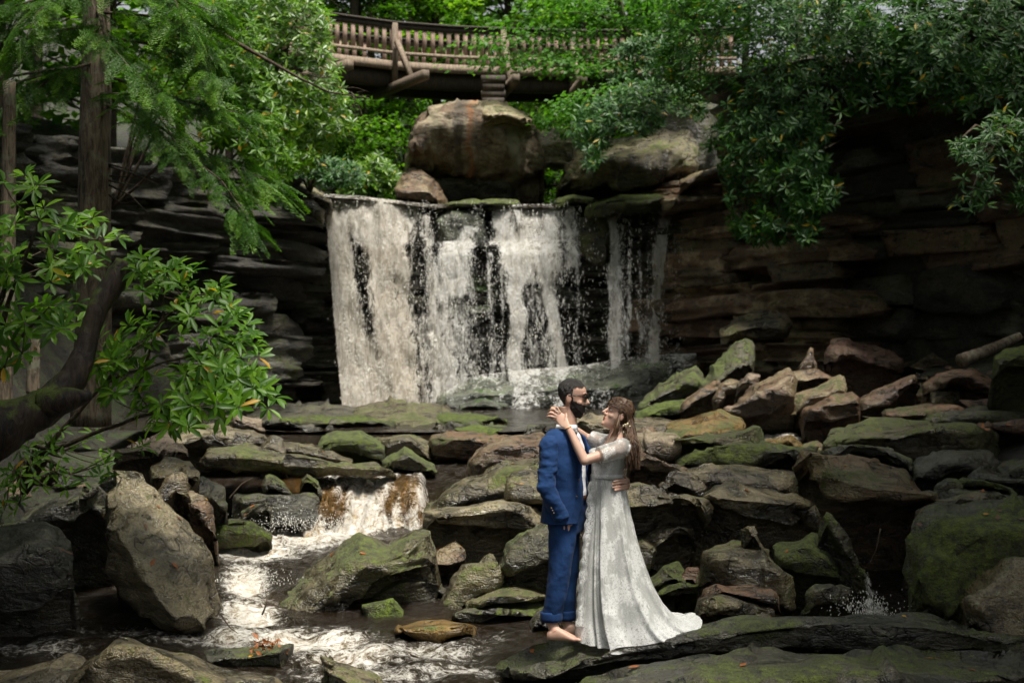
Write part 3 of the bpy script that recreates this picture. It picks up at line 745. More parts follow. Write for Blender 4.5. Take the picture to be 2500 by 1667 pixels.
rock('upright pointed splinter of stone on the talus',
     [(1946, 906), (1966, 872), (1981, 850), (1994, 898)], 8, [(1948, 922), (1970, 926), (1996, 916)], 23.8, 0.35, 'tan', chips=0, amp=.5)
rock('yellow-mossed stone at the end of the fallen log',
     [(2430, 866), (2460, 850), (2570, 848)], 18, 28, 19.6, 0.8, 'carpet', crisp=3)
rock('bright mossy shelf at the right edge of the waterfall pool',
     [(1548, 1008), (1600, 988), (1680, 976), (1740, 980)], [(1548, 1016), (1620, 1004), (1740, 996)], 18, 24.5, 1.6, 'carpet', 'slab')
rock('dark green wet boulder at the right foot of the falls',
     [(1560, 978), (1600, 940), (1650, 905), (1700, 890), (1730, 930)], [(1565, 990), (1620, 960), (1690, 925), (1735, 945)], 40, 26.5, 1.4, 'mossy')
rock('long tan slab between the mossy shelf and the pale slab',
     [(1668, 975), (1710, 945), (1752, 925), (1762, 936)], 8, 20, 24.0, 0.6, 'tan', 'slab')
rock('brown block right of the long tan slab',
     [(1748, 968), (1770, 925), (1800, 920), (1812, 945)], 8, 28, 23.5, 0.7, 'tan')
rock('pink fresh stone above the large pale slab',
     [(1802, 935), (1830, 915), (1856, 918)], 6, 18, 23.0, 0.5, 'pink')
rock('flat tan slab resting above the squared beam',
     [(1930, 905), (1990, 895), (2030, 920), (2060, 928)], 6, 12, 23.2, 0.8, 'tan', 'slab')
rock('moss-green block where the cliff meets the talus',
     [(1760, 800), (1800, 770), (1870, 755), (1920, 770)], [(1765, 815), (1830, 800), (1920, 790)], 26, 28.5, 1.5, 'olive', keel=0)

# ------------------------------------------------------------------ boulders above the falls
BOULD = rock('huge rust-streaked boulder carrying the footbridge above the falls',
     [(996, 372), (1008, 312), (1056, 262), (1110, 252), (1150, 243), (1200, 246), (1245, 264), (1292, 284), (1312, 322), (1321, 380)],
     [(996, 386), (1010, 326), (1060, 278), (1110, 268), (1152, 260), (1200, 268), (1245, 282), (1294, 300), (1313, 332), (1321, 386)],
     [(998, 414), (1050, 418), (1061, 404), (1127, 426), (1136, 446), (1174, 438), (1243, 443), (1276, 434), (1319, 398)], 35.6, 3.2, 'boulder_rust', 'boulder', N=70, amp=2.0, under=0.3, crisp=1, chips=16)
rock('rounded grey cap boulder on the rust-streaked boulder',
     [(1166, 262), (1185, 242), (1215, 240), (1250, 258), (1292, 276)], [(1164, 290), (1190, 286), (1240, 276), (1296, 292)], [(1166, 300), (1200, 302), (1250, 298), (1298, 304)], 35.4, 2.0, 'boulder', 'boulder', amp=1.5, crisp=3)
rock('dark undercut boulder beneath the rust-streaked boulder',
     [(1040, 420), (1130, 425), (1240, 430), (1300, 420)], 8, [(1060, 492), (1180, 500), (1300, 494)], 36.8, 2.5, 'dark', 'boulder')
rock('small tan-topped boulder perched left of the rust-streaked boulder',
     [(966, 454), (981, 424), (1014, 404), (1044, 410), (1066, 450), (1090, 494)], [(968, 466), (1000, 470), (1040, 458), (1062, 470), (1088, 498)], [(984, 482), (1030, 494), (1086, 502)], 34.9, 1.4, 'tan', 'boulder')
rock('big brown boulder right of the rust-streaked boulder',
     [(1358, 428), (1392, 384), (1436, 354), (1520, 340), (1600, 326), (1700, 318)], [(1362, 438), (1400, 398), (1450, 372), (1540, 370), (1640, 350), (1710, 345)], [(1370, 446), (1421, 470), (1479, 448), (1516, 462), (1574, 455), (1690, 400)], 34.6, 2.6, 'olive', 'boulder', N=60, amp=1.8)  # darker stone picked for the shade this boulder lies in
rock('mossy boulder squeezed behind the two big boulders',
     [(1300, 330), (1340, 312), (1392, 318), (1420, 340)], 16, 70, 37.4, 1.5, 'olive', 'boulder')
rock('dark rock face under the hanging rhododendron beside the bridge',
     [(1560, 262), (1650, 255), (1760, 255)], 10, 150, 36.5, 2.5, 'dark', 'boulder')
rock('mossy flat rock on the lip between the boulders',
     [(1060, 500), (1100, 492), (1180, 488), (1260, 490)], 8, 12, 34.6, 1.0, 'mossy', 'slab')
rock('mossy ledge over the right-hand trickles',
     [(1436, 500), (1516, 474), (1600, 468), (1650, 472)], [(1440, 508), (1520, 496), (1650, 494)], 18, 33.8, 1.8, 'carpet', 'slab')
rock('tan and green ledge at the right end of the lip',
     [(1620, 480), (1680, 462), (1760, 452), (1800, 460)], [(1624, 494), (1700, 484), (1800, 480)], 18, 33.0, 1.6, 'tan', 'slab')
rock('small mossy slab on the lip left of the long ledge',
     [(1360, 486), (1400, 474), (1450, 478)], 8, 10, 34.4, 0.9, 'mossy', 'slab')
rock('stacked tan slab at the top of the right-hand cliff',
     [(1660, 440), (1700, 420), (1770, 400), (1820, 396)], 10, 16, 32.8, 1.4, 'tan', 'slab')
rock('grey flat rock left of the lip of the falls',
     [(690, 440), (730, 450), (775, 468), (806, 486)], 10, 26, 34.2, 1.2, 'grey', 'slab')
rock('mossy corner rock at the left edge of the falls',
     [(690, 480), (740, 474), (775, 482), (790, 500)], [(690, 490), (745, 488), (790, 510)], 50, 33.9, 1.4, 'olive')

# ledges the water breaks on, and the wet apron at the right foot of the falls
rock('blue-grey wet block the water splits around below the lip', [(1066, 522), (1100, 508), (1160, 506), (1180, 520)], 10, [(1070, 596), (1120, 604), (1182, 600)], 34.7, 1.0, 'wall', keel=0)
rock('wide smooth wet face under the middle of the lip', [(1200, 512), (1300, 506), (1425, 508)], 8, [(1195, 650), (1300, 660), (1428, 655)], 34.9, 1.0, 'wall', keel=0, amp=.7)
rock('green corner block between the middle fall and the right-hand trickles', [(1412, 520), (1450, 512), (1480, 520)], 8, [(1414, 640), (1450, 650), (1482, 645)], 34.6, 1.2, 'mossy', keel=0)
rock('mossy fang of rock inside the left half of the falls', [(1070, 760), (1120, 745), (1196, 750)], 12, [(1080, 790), (1150, 800), (1196, 770)], 34.2, 1.2, 'wall', keel=0)
rock('wet sloping apron of rock at the right foot of the falls', [(1085, 960), (1150, 920), (1280, 905), (1420, 895), (1560, 870), (1690, 858)], [(1080, 985), (1180, 965), (1320, 950), (1460, 950), (1600, 930), (1700, 900)], [(1080, 1008), (1300, 1008), (1520, 1008), (1700, 985)], 32.6, 1.8, 'apron', N=70, amp=1.4)
rock('low wet stone at the foot of the middle column of water', [(1120, 985), (1180, 972), (1240, 985)], 8, 22, 31.8, 1.0, 'wall')

# ------------------------------------------------------------------ layered cliffs: beds of separate blocks
def slab_template(seed, nx=14, ny=5, nz=10):
    us = [np.linspace(-.5, .5, n) for n in (nx, ny, nz)]
    V, F, idx = [], [], {}
    def vid(a, b, c):
        k = (a, b, c)
        if k not in idx:
            idx[k] = len(V); V.append((us[0][a], us[1][b], us[2][c]))
        return idx[k]
    for c in (0, nz - 1):
        for a in range(nx - 1):
            for b in range(ny - 1):
                q = [vid(a, b, c), vid(a + 1, b, c), vid(a + 1, b + 1, c), vid(a, b + 1, c)]
                F.append(q if c else q[::-1])
    for b in (0, ny - 1):
        for a in range(nx - 1):
            for c in range(nz - 1):
                q = [vid(a, b, c), vid(a + 1, b, c), vid(a + 1, b, c + 1), vid(a, b, c + 1)]
                F.append(q[::-1] if b else q)
    for a in (0, nx - 1):
        for b in range(ny - 1):
            for c in range(nz - 1):
                q = [vid(a, b, c), vid(a, b + 1, c), vid(a, b + 1, c + 1), vid(a, b, c + 1)]
                F.append(q if a else q[::-1])
    V = np.array(V); F = np.array(F)
    rg = np.random.default_rng(seed)
    V = V + np.stack([fbm(V * 1.6 + 10 * k, seed + k * 3, 2) for k in range(3)], 1) * np.array([.08, .12, .06])
    st_ = rg.uniform(-.5, .5, 4); lv_ = rg.normal(0, .07, 5)      # thin beds stepping in and out on the face
    V[:, 1] += np.where(V[:, 1] < .2, lv_[np.searchsorted(np.sort(st_), V[:, 2] + .05 * vnoise(V * np.array([3, .1, .1]), seed))], 0)
    for _ in range(7):          # corners and edges broken off along flat planes
        nrm = rg.normal(size=3) * np.array([1.1, 1.0, .75]); nrm[1] = -abs(nrm[1]); nrm /= np.linalg.norm(nrm)
        dd = rg.uniform(.34, .48) * np.abs(nrm).sum()
        ov = V @ nrm - dd
        V = V - np.clip(ov, 0, None)[:, None] * nrm
    V = V + np.stack([vnoise(V * 6 + 10 * k, seed + k * 5) for k in range(3)], 1) * np.array([.03, .05, .05])
    return V, F
SLABT = [slab_template(50 + k * 13) for k in range(10)]
SLABM = {}
def slab_me(k, mat):
    if (k, mat) not in SLABM:
        SLABM[(k, mat)] = mesh_np('stone_block', SLABT[k][0], SLABT[k][1], M[mat], smooth=False)
    return SLABM[(k, mat)]

def cliff(name, label, plan, z0, z1, mats, profile, seed, core=0.55, tmin=.2, tmax=.6, lmin=1.3, lmax=3.8):
    """plan: (x, y) line walked so that the open side is on the right; blocks of rock in uneven beds"""
    rg = random.Random(seed)
    plan = np.asarray(plan, float)
    root_pts = plan.mean(0)
    d = np.r_[0, np.cumsum(np.linalg.norm(np.diff(plan, axis=0), axis=1))]
    # solid core behind the blocks
    n = 60
    t = np.linspace(0, d[-1], n)
    px = np.interp(t, d, plan[:, 0]); py = np.interp(t, d, plan[:, 1])
    tx = np.gradient(px); ty = np.gradient(py); L = np.hypot(tx, ty); tx /= L; ty /= L
    nx, ny = ty, -tx
    zs = np.linspace(z0 - .6, z1 - .1, 24)
    V = []
    for i in range(n):
        for z in zs:
            o = profile((z - z0) / (z1 - z0)) - core
            V.append((px[i] + nx[i] * o, py[i] + ny[i] * o, z))
    V = np.array(V)
    V[:, :2] += (0.25 * fbm(V * np.array([.8, .8, 3.0]), seed, 3))[:, None] * np.array([nx.mean(), ny.mean()])
    # a top surface running back
    Vt = V.reshape(n, len(zs), 3)
    back = Vt[:, -1:, :].copy(); back[:, 0, 0] -= nx * 4; back[:, 0, 1] -= ny * 4; back[:, 0, 2] += 0.3
    Vt = np.concatenate([Vt, back], 1)
    root = obj(name, mesh_np(name, Vt.reshape(-1, 3), grid_faces(n, len(zs) + 1), M['shade_black']))
    tag(root, label, None, None, 'structure')
    z = z0 - 0.2
    while z < z1:
        th = rg.uniform(tmin, tmax) * (0.7 if rg.random() < .3 else 1)
        s = -rg.uniform(0, lmax)
        lay = rg.uniform(-.24, .24)
        while s < d[-1]:
            ln = rg.uniform(lmin, lmax)
            c = min(max(s + ln / 2, 0), d[-1])
            x = np.interp(c, d, plan[:, 0]); y = np.interp(c, d, plan[:, 1])
            k = min(np.searchsorted(d, c, 'right') - 1, len(plan) - 2)
            tt = plan[k + 1] - plan[k]; ang = math.atan2(tt[1], tt[0])
            nn = np.array([math.sin(ang), -math.cos(ang)])
            dep = rg.uniform(.9, 1.4)
            o = profile((z - z0) / (z1 - z0)) + lay + rg.uniform(-.13, .13) - (.5 if rg.random() < .08 else 0) - dep / 2
            b = obj('stone_block', slab_me(rg.randrange(10), rg.choice(mats)), root)
            b.location = (x + nn[0] * o, y + nn[1] * o, z + th / 2)
            b.rotation_euler = (rg.uniform(-.06, .06), rg.uniform(-.05, .05), ang + rg.uniform(-.09, .09))
            b.scale = (ln * 1.06, dep, th * rg.uniform(1.05, 1.35))
            s += ln
        z += th * 0.97
    return root
# left cliff, from the near bank to the left edge of the falls (open side on the right-hand side of the walk)
cliff('cliff_left', 'dark layered cliff left of the waterfall', [(-11.5, 24.5), (-9.0, 29), (-7.4, 32.2), (-5.9, 33.6)], 0.7, 6.0, ['shade_black', 'shade_black', 'shade_black', 'dark'],
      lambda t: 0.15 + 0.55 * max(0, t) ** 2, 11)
cliff('cliff_behind_falls', 'dark wet rock wall behind the falling water', [(-4.9, 35.35), (-1, 35.5), (2, 35.4), (4.4, 35.0)], 0.7, 5.75, ['wall', 'shade_black', 'shade_black'],
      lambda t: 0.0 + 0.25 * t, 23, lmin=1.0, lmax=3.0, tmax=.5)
cliff('cliff_right', 'reddish layered cliff right of the waterfall', [(3.4, 35.2), (5.0, 33.2), (6.6, 31.0)], 1.2, 6.2, ['redcliff_lifted', 'redcliff_lifted', 'tan', 'redcliff_lifted', 'olive'],
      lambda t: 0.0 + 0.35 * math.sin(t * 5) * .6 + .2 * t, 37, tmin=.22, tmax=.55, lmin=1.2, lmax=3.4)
cliff('cliff_far_right', 'deeply shaded layered cliff under the rhododendrons', [(6.4, 31.4), (8.4, 28), (10.2, 24), (11.4, 19), (12, 13)], 1.4, 8.0, ['shade_black', 'dark', 'dark', 'red'],
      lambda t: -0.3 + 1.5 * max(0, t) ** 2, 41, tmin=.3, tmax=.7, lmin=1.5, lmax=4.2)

# ------------------------------------------------------------------ loose stones
def hull_rock(seed):
    rg = np.random.default_rng(seed)
    bm = bmesh.new()
    pts = rg.uniform(-.5, .5, (13, 3)) * np.array([1, .8, .34 if seed % 3 else .20])
    for p in pts: bm.verts.new(p)
    r = bmesh.ops.convex_hull(bm, input=bm.verts)
    bmesh.ops.delete(bm, geom=[g for g in r['geom_interior'] if isinstance(g, bmesh.types.BMVert)], context='VERTS')
    bmesh.ops.bevel(bm, geom=bm.edges[:], offset=.018, segments=1, affect='EDGES', profile=.6)
    bmesh.ops.triangulate(bm, faces=bm.faces[:])
    big = [e for e in bm.edges if e.calc_length() > .16]
    bmesh.ops.subdivide_edges(bm, edges=big, cuts=2, use_grid_fill=True)
    bmesh.ops.triangulate(bm, faces=bm.faces[:])
    co = np.array([v.co[:] for v in bm.verts])
    dn = np.stack([fbm(co * 4 + 7 * k, seed + k, 3) for k in range(3)], 1) * .035
    for v, q in zip(bm.verts, dn): v.co += Vector(q)
    bmesh.ops.recalc_face_normals(bm, faces=bm.faces[:])
    me = bpy.data.meshes.new('stone'); bm.to_mesh(me); bm.free()
    me.polygons.foreach_set('use_smooth', np.zeros(len(me.polygons), bool))
    return me
HULLS = [hull_rock(100 + k) for k in range(16)]
HULLM = {}
CW = {'tan': 'tan', 'red': 'red-brown', 'olive': 'olive', 'dark': 'dark wet', 'mossy': 'mossy green', 'pink': 'pale pink'}
def stone(mat, loc, size, rg, group, label, tilt=.35, k=None):
    label = ('small ' if size < .4 else 'middling ' if size < .65 else 'large ') + CW[mat] + ' ' + label
    k = rg.randrange(16) if k is None else k
    if (k, mat) not in HULLM:
        me = HULLS[k].copy(); me.materials.append(M[mat]); HULLM[(k, mat)] = me
    o = obj('stone', HULLM[(k, mat)])
    o.location = tuple(float(v) for v in loc)
    o.rotation_euler = (rg.uniform(-tilt, tilt), rg.uniform(-tilt, tilt), rg.uniform(0, 6.28))
    o.scale = (size * rg.uniform(.85, 1.25), size * rg.uniform(.8, 1.1), size * rg.uniform(.8, 1.2))
    tag(o, label, 'rock', group)
    return o
rg = random.Random(5)
# talus on the right bank
for i in range(165):
    y = rg.uniform(19.5, 31)
    xr = float(interp(y, XR))
    x = xr + rg.uniform(-1.2, 3.6)
    if abs(x) > 0.40 * y: continue
    z = float(zground(np.array(x), np.array(y)))
    s = rg.choice([.25, .35, .45, .55, .7, .9])
    m = rg.choice(['tan', 'tan', 'red', 'red', 'olive', 'dark', 'pink' if s < .4 else 'tan'])
    stone(m, (x, y, z + .10 * s), s, rg, 'loose stones of the talus heap', 'loose angular stone in the talus heap below the cliff', .55)
# stones lying in the stream bed and between the big rocks
n = 0
while n < 78:
    y = rg.uniform(10.8, 22)
    x = rg.uniform(-.37, .37) * y
    z = float(interp(y, ZBED))
    s = rg.choice([.25, .35, .45, .6, .75])
    pxx = 1250 + FPX * x / y
    if 480 < pxx < 1130 and 12.5 < y < 18.8: 
        n += 1; continue
    if y < 12.2 and pxx < 1250: 
        n += 1; continue
    stone(rg.choice(['dark', 'dark', 'olive', 'mossy', 'red']), (x, y, z + .06 + .12 * s), s, rg, 'stones between the big rocks', 'stone lying in the gaps between the big rocks of the stream', .35)
    n += 1
# boulders heaped behind the couple
for (x_, y_, Y_, s_, m_) in [(1345, 1190, 16.5, 1.0, 'olive'), (1420, 1130, 18, 1.1, 'dark'), (1480, 1110, 18.5, 1.0, 'olive'), (1350, 1110, 19, 1.0, 'red'), (1500, 1250, 14.0, .9, 'olive'), (1400, 1260, 14.2, .9, 'dark'), (1330, 1300, 13.4, .8, 'olive'), (1450, 1330, 13.2, .9, 'dark'), (1310, 1420, 12.6, .5, 'mossy'), (1400, 1450, 11.9, .5, 'dark'), (1540, 1430, 11.8, .5, 'dark'), (1590, 1250, 13.6, .8, 'dark'), (1660, 1330, 12.6, .7, 'dark'), (1280, 1250, 15.2, .7, 'dark'), (1180, 1330, 13.9, .5, 'dark'), (1750, 1290, 13.2, .8, 'dark'), (1640, 1200, 15, .9, 'dark'), (1560, 1100, 17.5, .8, 'olive')]:
    q_ = P(x_, y_, Y_); zg_ = float(zground(np.array(q_[0]), np.array(Y_)))
    stone(m_, (q_[0], Y_, zg_ + .16 * s_ + .05), s_ * 1.15, rg, 'boulders heaped behind the couple', 'angular boulder in the heap behind the couple', .4)
# stones on the left bank below the shrubs
for i in range(34):
    y = rg.uniform(11.5, 19); x = float(interp(y, XL)) + rg.uniform(-.3, 1.9)
    z = float(zground(np.array(x), np.array(y)))
    stone(rg.choice(['dark', 'olive', 'tan', 'dark']), (x, y, z + .12), rg.choice([.3, .5, .7]), rg, 'stones on the left bank', 'angular stone among twigs on the left bank below the rhododendron', .5)
# ------------------------------------------------------------------ water
def foam_mat(name, water=(0.009, 0.0055, 0.002), foam=(0.70, 0.675, 0.62), amber=(0.15, 0.080, 0.018), wave=1.0):
    """brown stream water whose foam follows the attribute 'foam' (how churned the water is) broken up by noise"""
    t = NT(name); p = pos(t)
    at = t.n('Attribute'); at.attribute_name = 'foam'; f = at.outputs['Fac']
    aa = t.n('Attribute'); aa.attribute_name = 'amber'
    n1 = t.noise(t.vscale(p, (1, .75, 1)), 6.0, 5, 0.72, 2.0)
    n2 = t.noise(p, 24.0, 4, 0.75, 1.2)
    s = t.math('ADD', t.math('MULTIPLY', n1, 0.75), t.math('MULTIPLY', n2, 0.45))
    m = t.ramp01(t.math('ADD', s, t.math('MULTIPLY', f, 0.66)), 0.84, 1.16)
    wc = t.mixc(t.math('MULTIPLY', aa.outputs['Fac'], t.ramp01(t.math('ADD', t.math('MULTIPLY', n1, .6), t.math('MULTIPLY', n2, .5)), .38, .66)), water, amber)
    wc = t.mixc(t.math('MULTIPLY', t.ramp01(n1, 0.4, 0.7), 0.5), wc, t.mixc(1.0, wc, (2.2, 2.0, 1.8), 'MULTIPLY'))
    c = t.mixc(m, wc, t.mixc(t.ramp01(t.math('ADD', t.math('MULTIPLY', n1, .7), t.math('MULTIPLY', n2, .4)), 0.42, 0.62), tuple(x * q for x, q in zip(foam, (.50, .38, .23))), foam))
    b = t.n('BsdfPrincipled'); t.l(c, b.inputs['Base Color'])
    t.l(t.math('MULTIPLY_ADD', m, 0.5, 0.07), b.inputs['Roughness'])
    b.inputs['IOR'].default_value = 1.33
    b.inputs['Specular IOR Level'].default_value = 0.7
    h = t.math('ADD', t.math('MULTIPLY', n1, 1.0), t.math('MULTIPLY', n2, 0.35))
    t.l(t.bump(h, 0.9, 0.10 * wave), b.inputs['Normal'])
    t.l(b.outputs[0], t.out.inputs['Surface'])
    return t.m
M['stream'] = foam_mat('stream_water')
ZW = [(5, -.34), (9, -.32), (11.5, -.28), (12.6, -.22), (13.6, -.13), (15.0, -.06), (16.3, -.02), (16.6, .03), (17.6, .47), (18.2, .53), (19.5, .58), (21.6, .66), (22.4, .84), (36, .88)]
def zwater(x, y): return interp(y, ZW)

wx = np.r_[np.linspace(-4.6, 5.2, 230)]
wy = np.r_[np.linspace(6.5, 19, 290)[:-1], np.linspace(19, 22.2, 40)]
WX, WY = np.meshgrid(wx, wy, indexing='ij')
w2 = np.stack([WX.ravel(), WY.ravel()], 1)
wz = zwater(w2[:, 0], w2[:, 1])
# churn: listed in picture pixels of the foam and glint patches, turned into places on the water
def churn(lst, w2, wz):
    px = 1250 + FPX * w2[:, 0] / w2[:, 1]; py = 880 - FPX * (wz - CAMZ) / w2[:, 1]
    r = np.zeros(len(w2))
    for x, y, rx, ry, a in lst:
        r = np.maximum(r, a * np.exp(-(((px - x) / rx) ** 2 + ((py - y) / ry) ** 2)))
    return r
FOAM_GLINTS = [(620, 1340, 130, 45, 1.0), (760, 1300, 130, 45, 1.1), (860, 1290, 90, 40, 1.0), (600, 1420, 70, 60, .95), (610, 1500, 90, 50, .95), (700, 1560, 190, 40, .8), (560, 1560, 110, 30, .7),
        (860, 1600, 190, 50, .78), (820, 1560, 140, 40, .75), (1050, 1590, 200, 45, .62), (900, 1650, 300, 40, .62), (1120, 1640, 160, 30, .6), (430, 1560, 120, 25, .6), (100, 1580, 180, 30, .55), (330, 1540, 130, 25, .5), (150, 1545, 180, 20, .45), (1180, 1560, 120, 30, .45),  # weak patches near the bottom also stand for glints, painted as foam
        (1120, 1400, 90, 40, .5), (800, 1150, 160, 20, .6), (950, 1140, 120, 25, .65), (640, 1290, 70, 20, .7), (200, 1660, 120, 25, .5), (2120, 1500, 70, 25, .7), (1900, 1075, 90, 15, .8), (930, 1225, 60, 40, .5)]
fo = churn(FOAM_GLINTS, w2, wz)
w3 = np.c_[w2, np.zeros(len(w2))]
amp = 0.018 + 0.062 * np.clip(fo, 0, 1)
wz2 = wz + amp * (fbm(w3 * np.array([3.0, 2.4, 1]), 61, 4) * 1.6) + 0.35 * amp * np.abs(vnoise(w3 * 9.0, 66))
AMB = [(800, 1215, 110, 45, 1.0), (900, 1230, 80, 40, 1.0), (1060, 1530, 60, 20, .5), (640, 1480, 40, 30, .3), (960, 1390, 60, 20, .5)]
am = churn(AMB, w2, wz)
me = mesh_np('stream', np.c_[w2, wz2], grid_faces(len(wx), len(wy)), M['stream'])
fattr(me, 'foam', fo); fattr(me, 'amber', am)
stream = obj('stream', me); tag(stream, 'brown tannin-stained stream water with white foam', kind='structure')
# plunge pool
px_ = np.linspace(-7, 8, 110); py_ = np.linspace(22.2, 35.6, 110)
PX, PY = np.meshgrid(px_, py_, indexing='ij'); q2 = np.stack([PX.ravel(), PY.ravel()], 1)
qf = np.clip((q2[:, 1] - 32.6) / 1.6, 0, 1) * ((q2[:, 0] > -4.6) & (q2[:, 0] < 2.5)) * 0.9 + 0.5 * np.exp(-(((q2[:, 0] - 4) / 1.6) ** 2 + ((q2[:, 1] - 24) / 2.0) ** 2))
qz = .86 + 0.03 * fbm(np.c_[q2 * 1.8, np.zeros(len(q2))], 9, 3)
me = mesh_np('plunge_pool', np.c_[q2, qz], grid_faces(len(px_), len(py_)), M['stream'])
fattr(me, 'foam', qf); fattr(me, 'amber', np.zeros(len(q2)))
tag(obj('plunge_pool', me), 'dark pool at the foot of the waterfall', kind='structure')

# --- falling water: veils of foam, torn by noise
def fall_mat(name, seed, tint):
    t = NT(name); p0 = pos(t)
    mp = t.n('Mapping'); t.l(p0, mp.inputs[0]); mp.inputs['Location'].default_value = (seed * 3.1, seed * 1.7, seed * 2.3); p = mp.outputs[0]
    at = t.n('Attribute'); at.attribute_name = 'dens'; d = at.outputs['Fac']
    tn = t.n('Attribute'); tn.attribute_name = 'tan'
    st = t.noise(t.vscale(p, (1, 1, .13)), 8.0, 4, 0.7, 0.4)
    lace = t.noise(t.vscale(p, (1, 1, .42)), 8.5, 5, 0.78, 1.8)
    s = t.math('ADD', t.math('MULTIPLY', t.math('SUBTRACT', st, .5), 1.7), t.math('MULTIPLY', t.math('SUBTRACT', lace, .5), 1.6))
    a = t.ramp01(t.math('ADD', s, t.math('MULTIPLY', t.math('SUBTRACT', d, .66), 1.35)), -.18, .34)
    a = t.math('MULTIPLY', a, .94)
    c = t.mixc(tn.outputs['Fac'], (0.92, 0.92, 0.90), (0.90, 0.79, 0.63))
    c = t.mixc(t.ramp01(t.math('ADD', t.math('MULTIPLY', st, .6), t.math('MULTIPLY', lace, .5)), 0.42, 0.66), t.mixc(1.0, c, (.68, .64, .58), 'MULTIPLY'), c)  # shading between the strands, multiplied into the water colour
    df = t.n('BsdfDiffuse'); t.l(c, df.inputs['Color'])
    t.l(t.bump(s, 0.8, 0.12), df.inputs['Normal'])
    tr = t.n('BsdfTranslucent'); t.l(c, tr.inputs['Color'])
    m1 = t.n('MixShader'); m1.inputs[0].default_value = 0.38
    t.l(df.outputs[0], m1.inputs[1]); t.l(tr.outputs[0], m1.inputs[2])
    tp = t.n('BsdfTransparent')
    m2 = t.n('MixShader'); t.l(a, m2.inputs[0]); t.l(tp.outputs[0], m2.inputs[1]); t.l(m1.outputs[0], m2.inputs[2])
    t.l(m2.outputs[0], t.out.inputs['Surface'])
    return t.m
FALLM = [fall_mat('falling_water_%s' % k, i, 0) for i, k in enumerate(('front', 'middle', 'back'))]
# streams of the fall: (x_top, y_top, x_bottom, y_bottom, width_top, width_bottom, density, tan) in photo pixels
STREAMS = [(806, 476, 836, 996, 16, 40, 1.3, .35), (824, 490, 872, 996, 16, 60, 1.15, .45), (850, 700, 890, 996, 10, 60, .95, .5), (860, 484, 905, 600, 50, 30, .85, .2), (840, 560, 935, 996, 12, 30, .45, .5), (890, 560, 925, 900, 40, 46, .30, .4),
           (905, 484, 975, 996, 48, 32, 1.1, .6), (960, 494, 985, 700, 36, 22, .8, .6), (985, 700, 1000, 996, 18, 40, .75, .6), (1015, 500, 1040, 900, 26, 24, .42, .4), (930, 480, 935, 590, 130, 80, .95, .2),
           (1040, 530, 1078, 990, 18, 30, .70, .2), (1085, 600, 1105, 985, 20, 40, .60, .1), (1115, 592, 1108, 720, 46, 40, .78, .0), (1140, 600, 1150, 980, 26, 40, .38, 0), (1165, 510, 1128, 604, 16, 34, .95, .0),
           (1215, 512, 1255, 660, 24, 26, .85, .0), (1262, 590, 1258, 996, 22, 20, 1.1, .05), (1300, 504, 1270, 640, 60, 60, .72, .1), (1350, 505, 1335, 660, 36, 46, .72, .0), (1395, 500, 1395, 650, 22, 26, .68, .0), (1250, 506, 1200, 600, 26, 30, .55, .2),
           (1330, 655, 1378, 905, 18, 18, .85, .1), (1290, 640, 1310, 960, 20, 30, .35, .1), (1345, 660, 1340, 930, 14, 20, .45, 0), (1410, 650, 1414, 900, 5, 10, .5, 0), (1195, 620, 1205, 985, 10, 20, .45, 0), (1225, 640, 1228, 985, 8, 14, .45, 0),
           (1496, 510, 1502, 900, 14, 22, .95, .0), (1520, 515, 1515, 880, 10, 20, .55, 0), (1540, 520, 1535, 860, 8, 14, .58, 0), (1562, 520, 1560, 860, 6, 10, .58, 0), (1627, 486, 1606, 640, 16, 20, 1.05, .2), (1608, 600, 1594, 970, 17, 20, .92, .3), (1585, 600, 1575, 900, 14, 22, .50, .1), (1650, 500, 1652, 760, 10, 16, .62, 0), (1664, 500, 1666, 660, 6, 9, .5, 0),
           (1310, 500, 1320, 690, 115, 130, .58, .1), (1310, 640, 1315, 996, 120, 130, .44, .1), (1120, 600, 1130, 996, 60, 80, .50, .1), (900, 490, 900, 996, 120, 130, .52, .4), (1250, 965, 1250, 1002, 330, 360, .50, .1), (880, 960, 880, 1002, 70, 110, 1.0, .4)]
def fall_dens(px, py):
    d = np.zeros(len(px)); tn = np.zeros(len(px)); wsum = np.full(len(px), 1e-4)
    for xt, yt, xb, yb, wt, wb, a, tt in STREAMS:
        u = (py - yt) / (yb - yt)
        uc = np.clip(u, 0, 1)
        cx = xt + (xb - xt) * uc ** 1.25 + (2.5 * np.sin(py * .043 + xt) + 3.5 * vnoise(np.c_[py * .021, np.full(len(py), xt * .37), np.zeros(len(py))], 5)) * np.clip(uc * 3, 0, 1)
        w = wt + (wb - wt) * uc
        k = a * np.exp(-np.abs((px - cx) / w) ** 2.2) * np.clip((u + .06) / .06, 0, 1) * np.clip((1.06 - u) / .06, 0, 1)
        d = np.maximum(d, k) + .25 * np.minimum(d, k); tn += k * tt; wsum += k
    base = .60 * np.clip((px - 798 - 42 * np.clip((py - 480) / 510, 0, 1)) / 26, 0, 1) * np.clip((1425 - px) / 20, 0, 1) * (.62 + .38 * np.clip((py - 560) / 260, 0, 1)) * (1 - .35 * np.clip((px - 1060) / 80, 0, 1)) + .16 * np.clip((px - 1470) / 20, 0, 1) * np.clip((1680 - px) / 20, 0, 1)
    d = np.maximum(d, base) + .15 * base
    d = d * (1 - .42 * np.exp(-((px - 888 - .06 * (py - 680)) / 40) ** 2 - ((py - 690) / 150) ** 2)) * (1 - .30 * np.exp(-((px - 1030) / 22) ** 2 - ((py - 660) / 130) ** 2))
    d = d * np.clip((px - 786 - 44 * np.clip((py - 500) / 490, 0, 1)) / 12, 0, 1)
    return d, tn / wsum
WALL_Y = 35.0
fall = None
NX, NZ = 190, 120
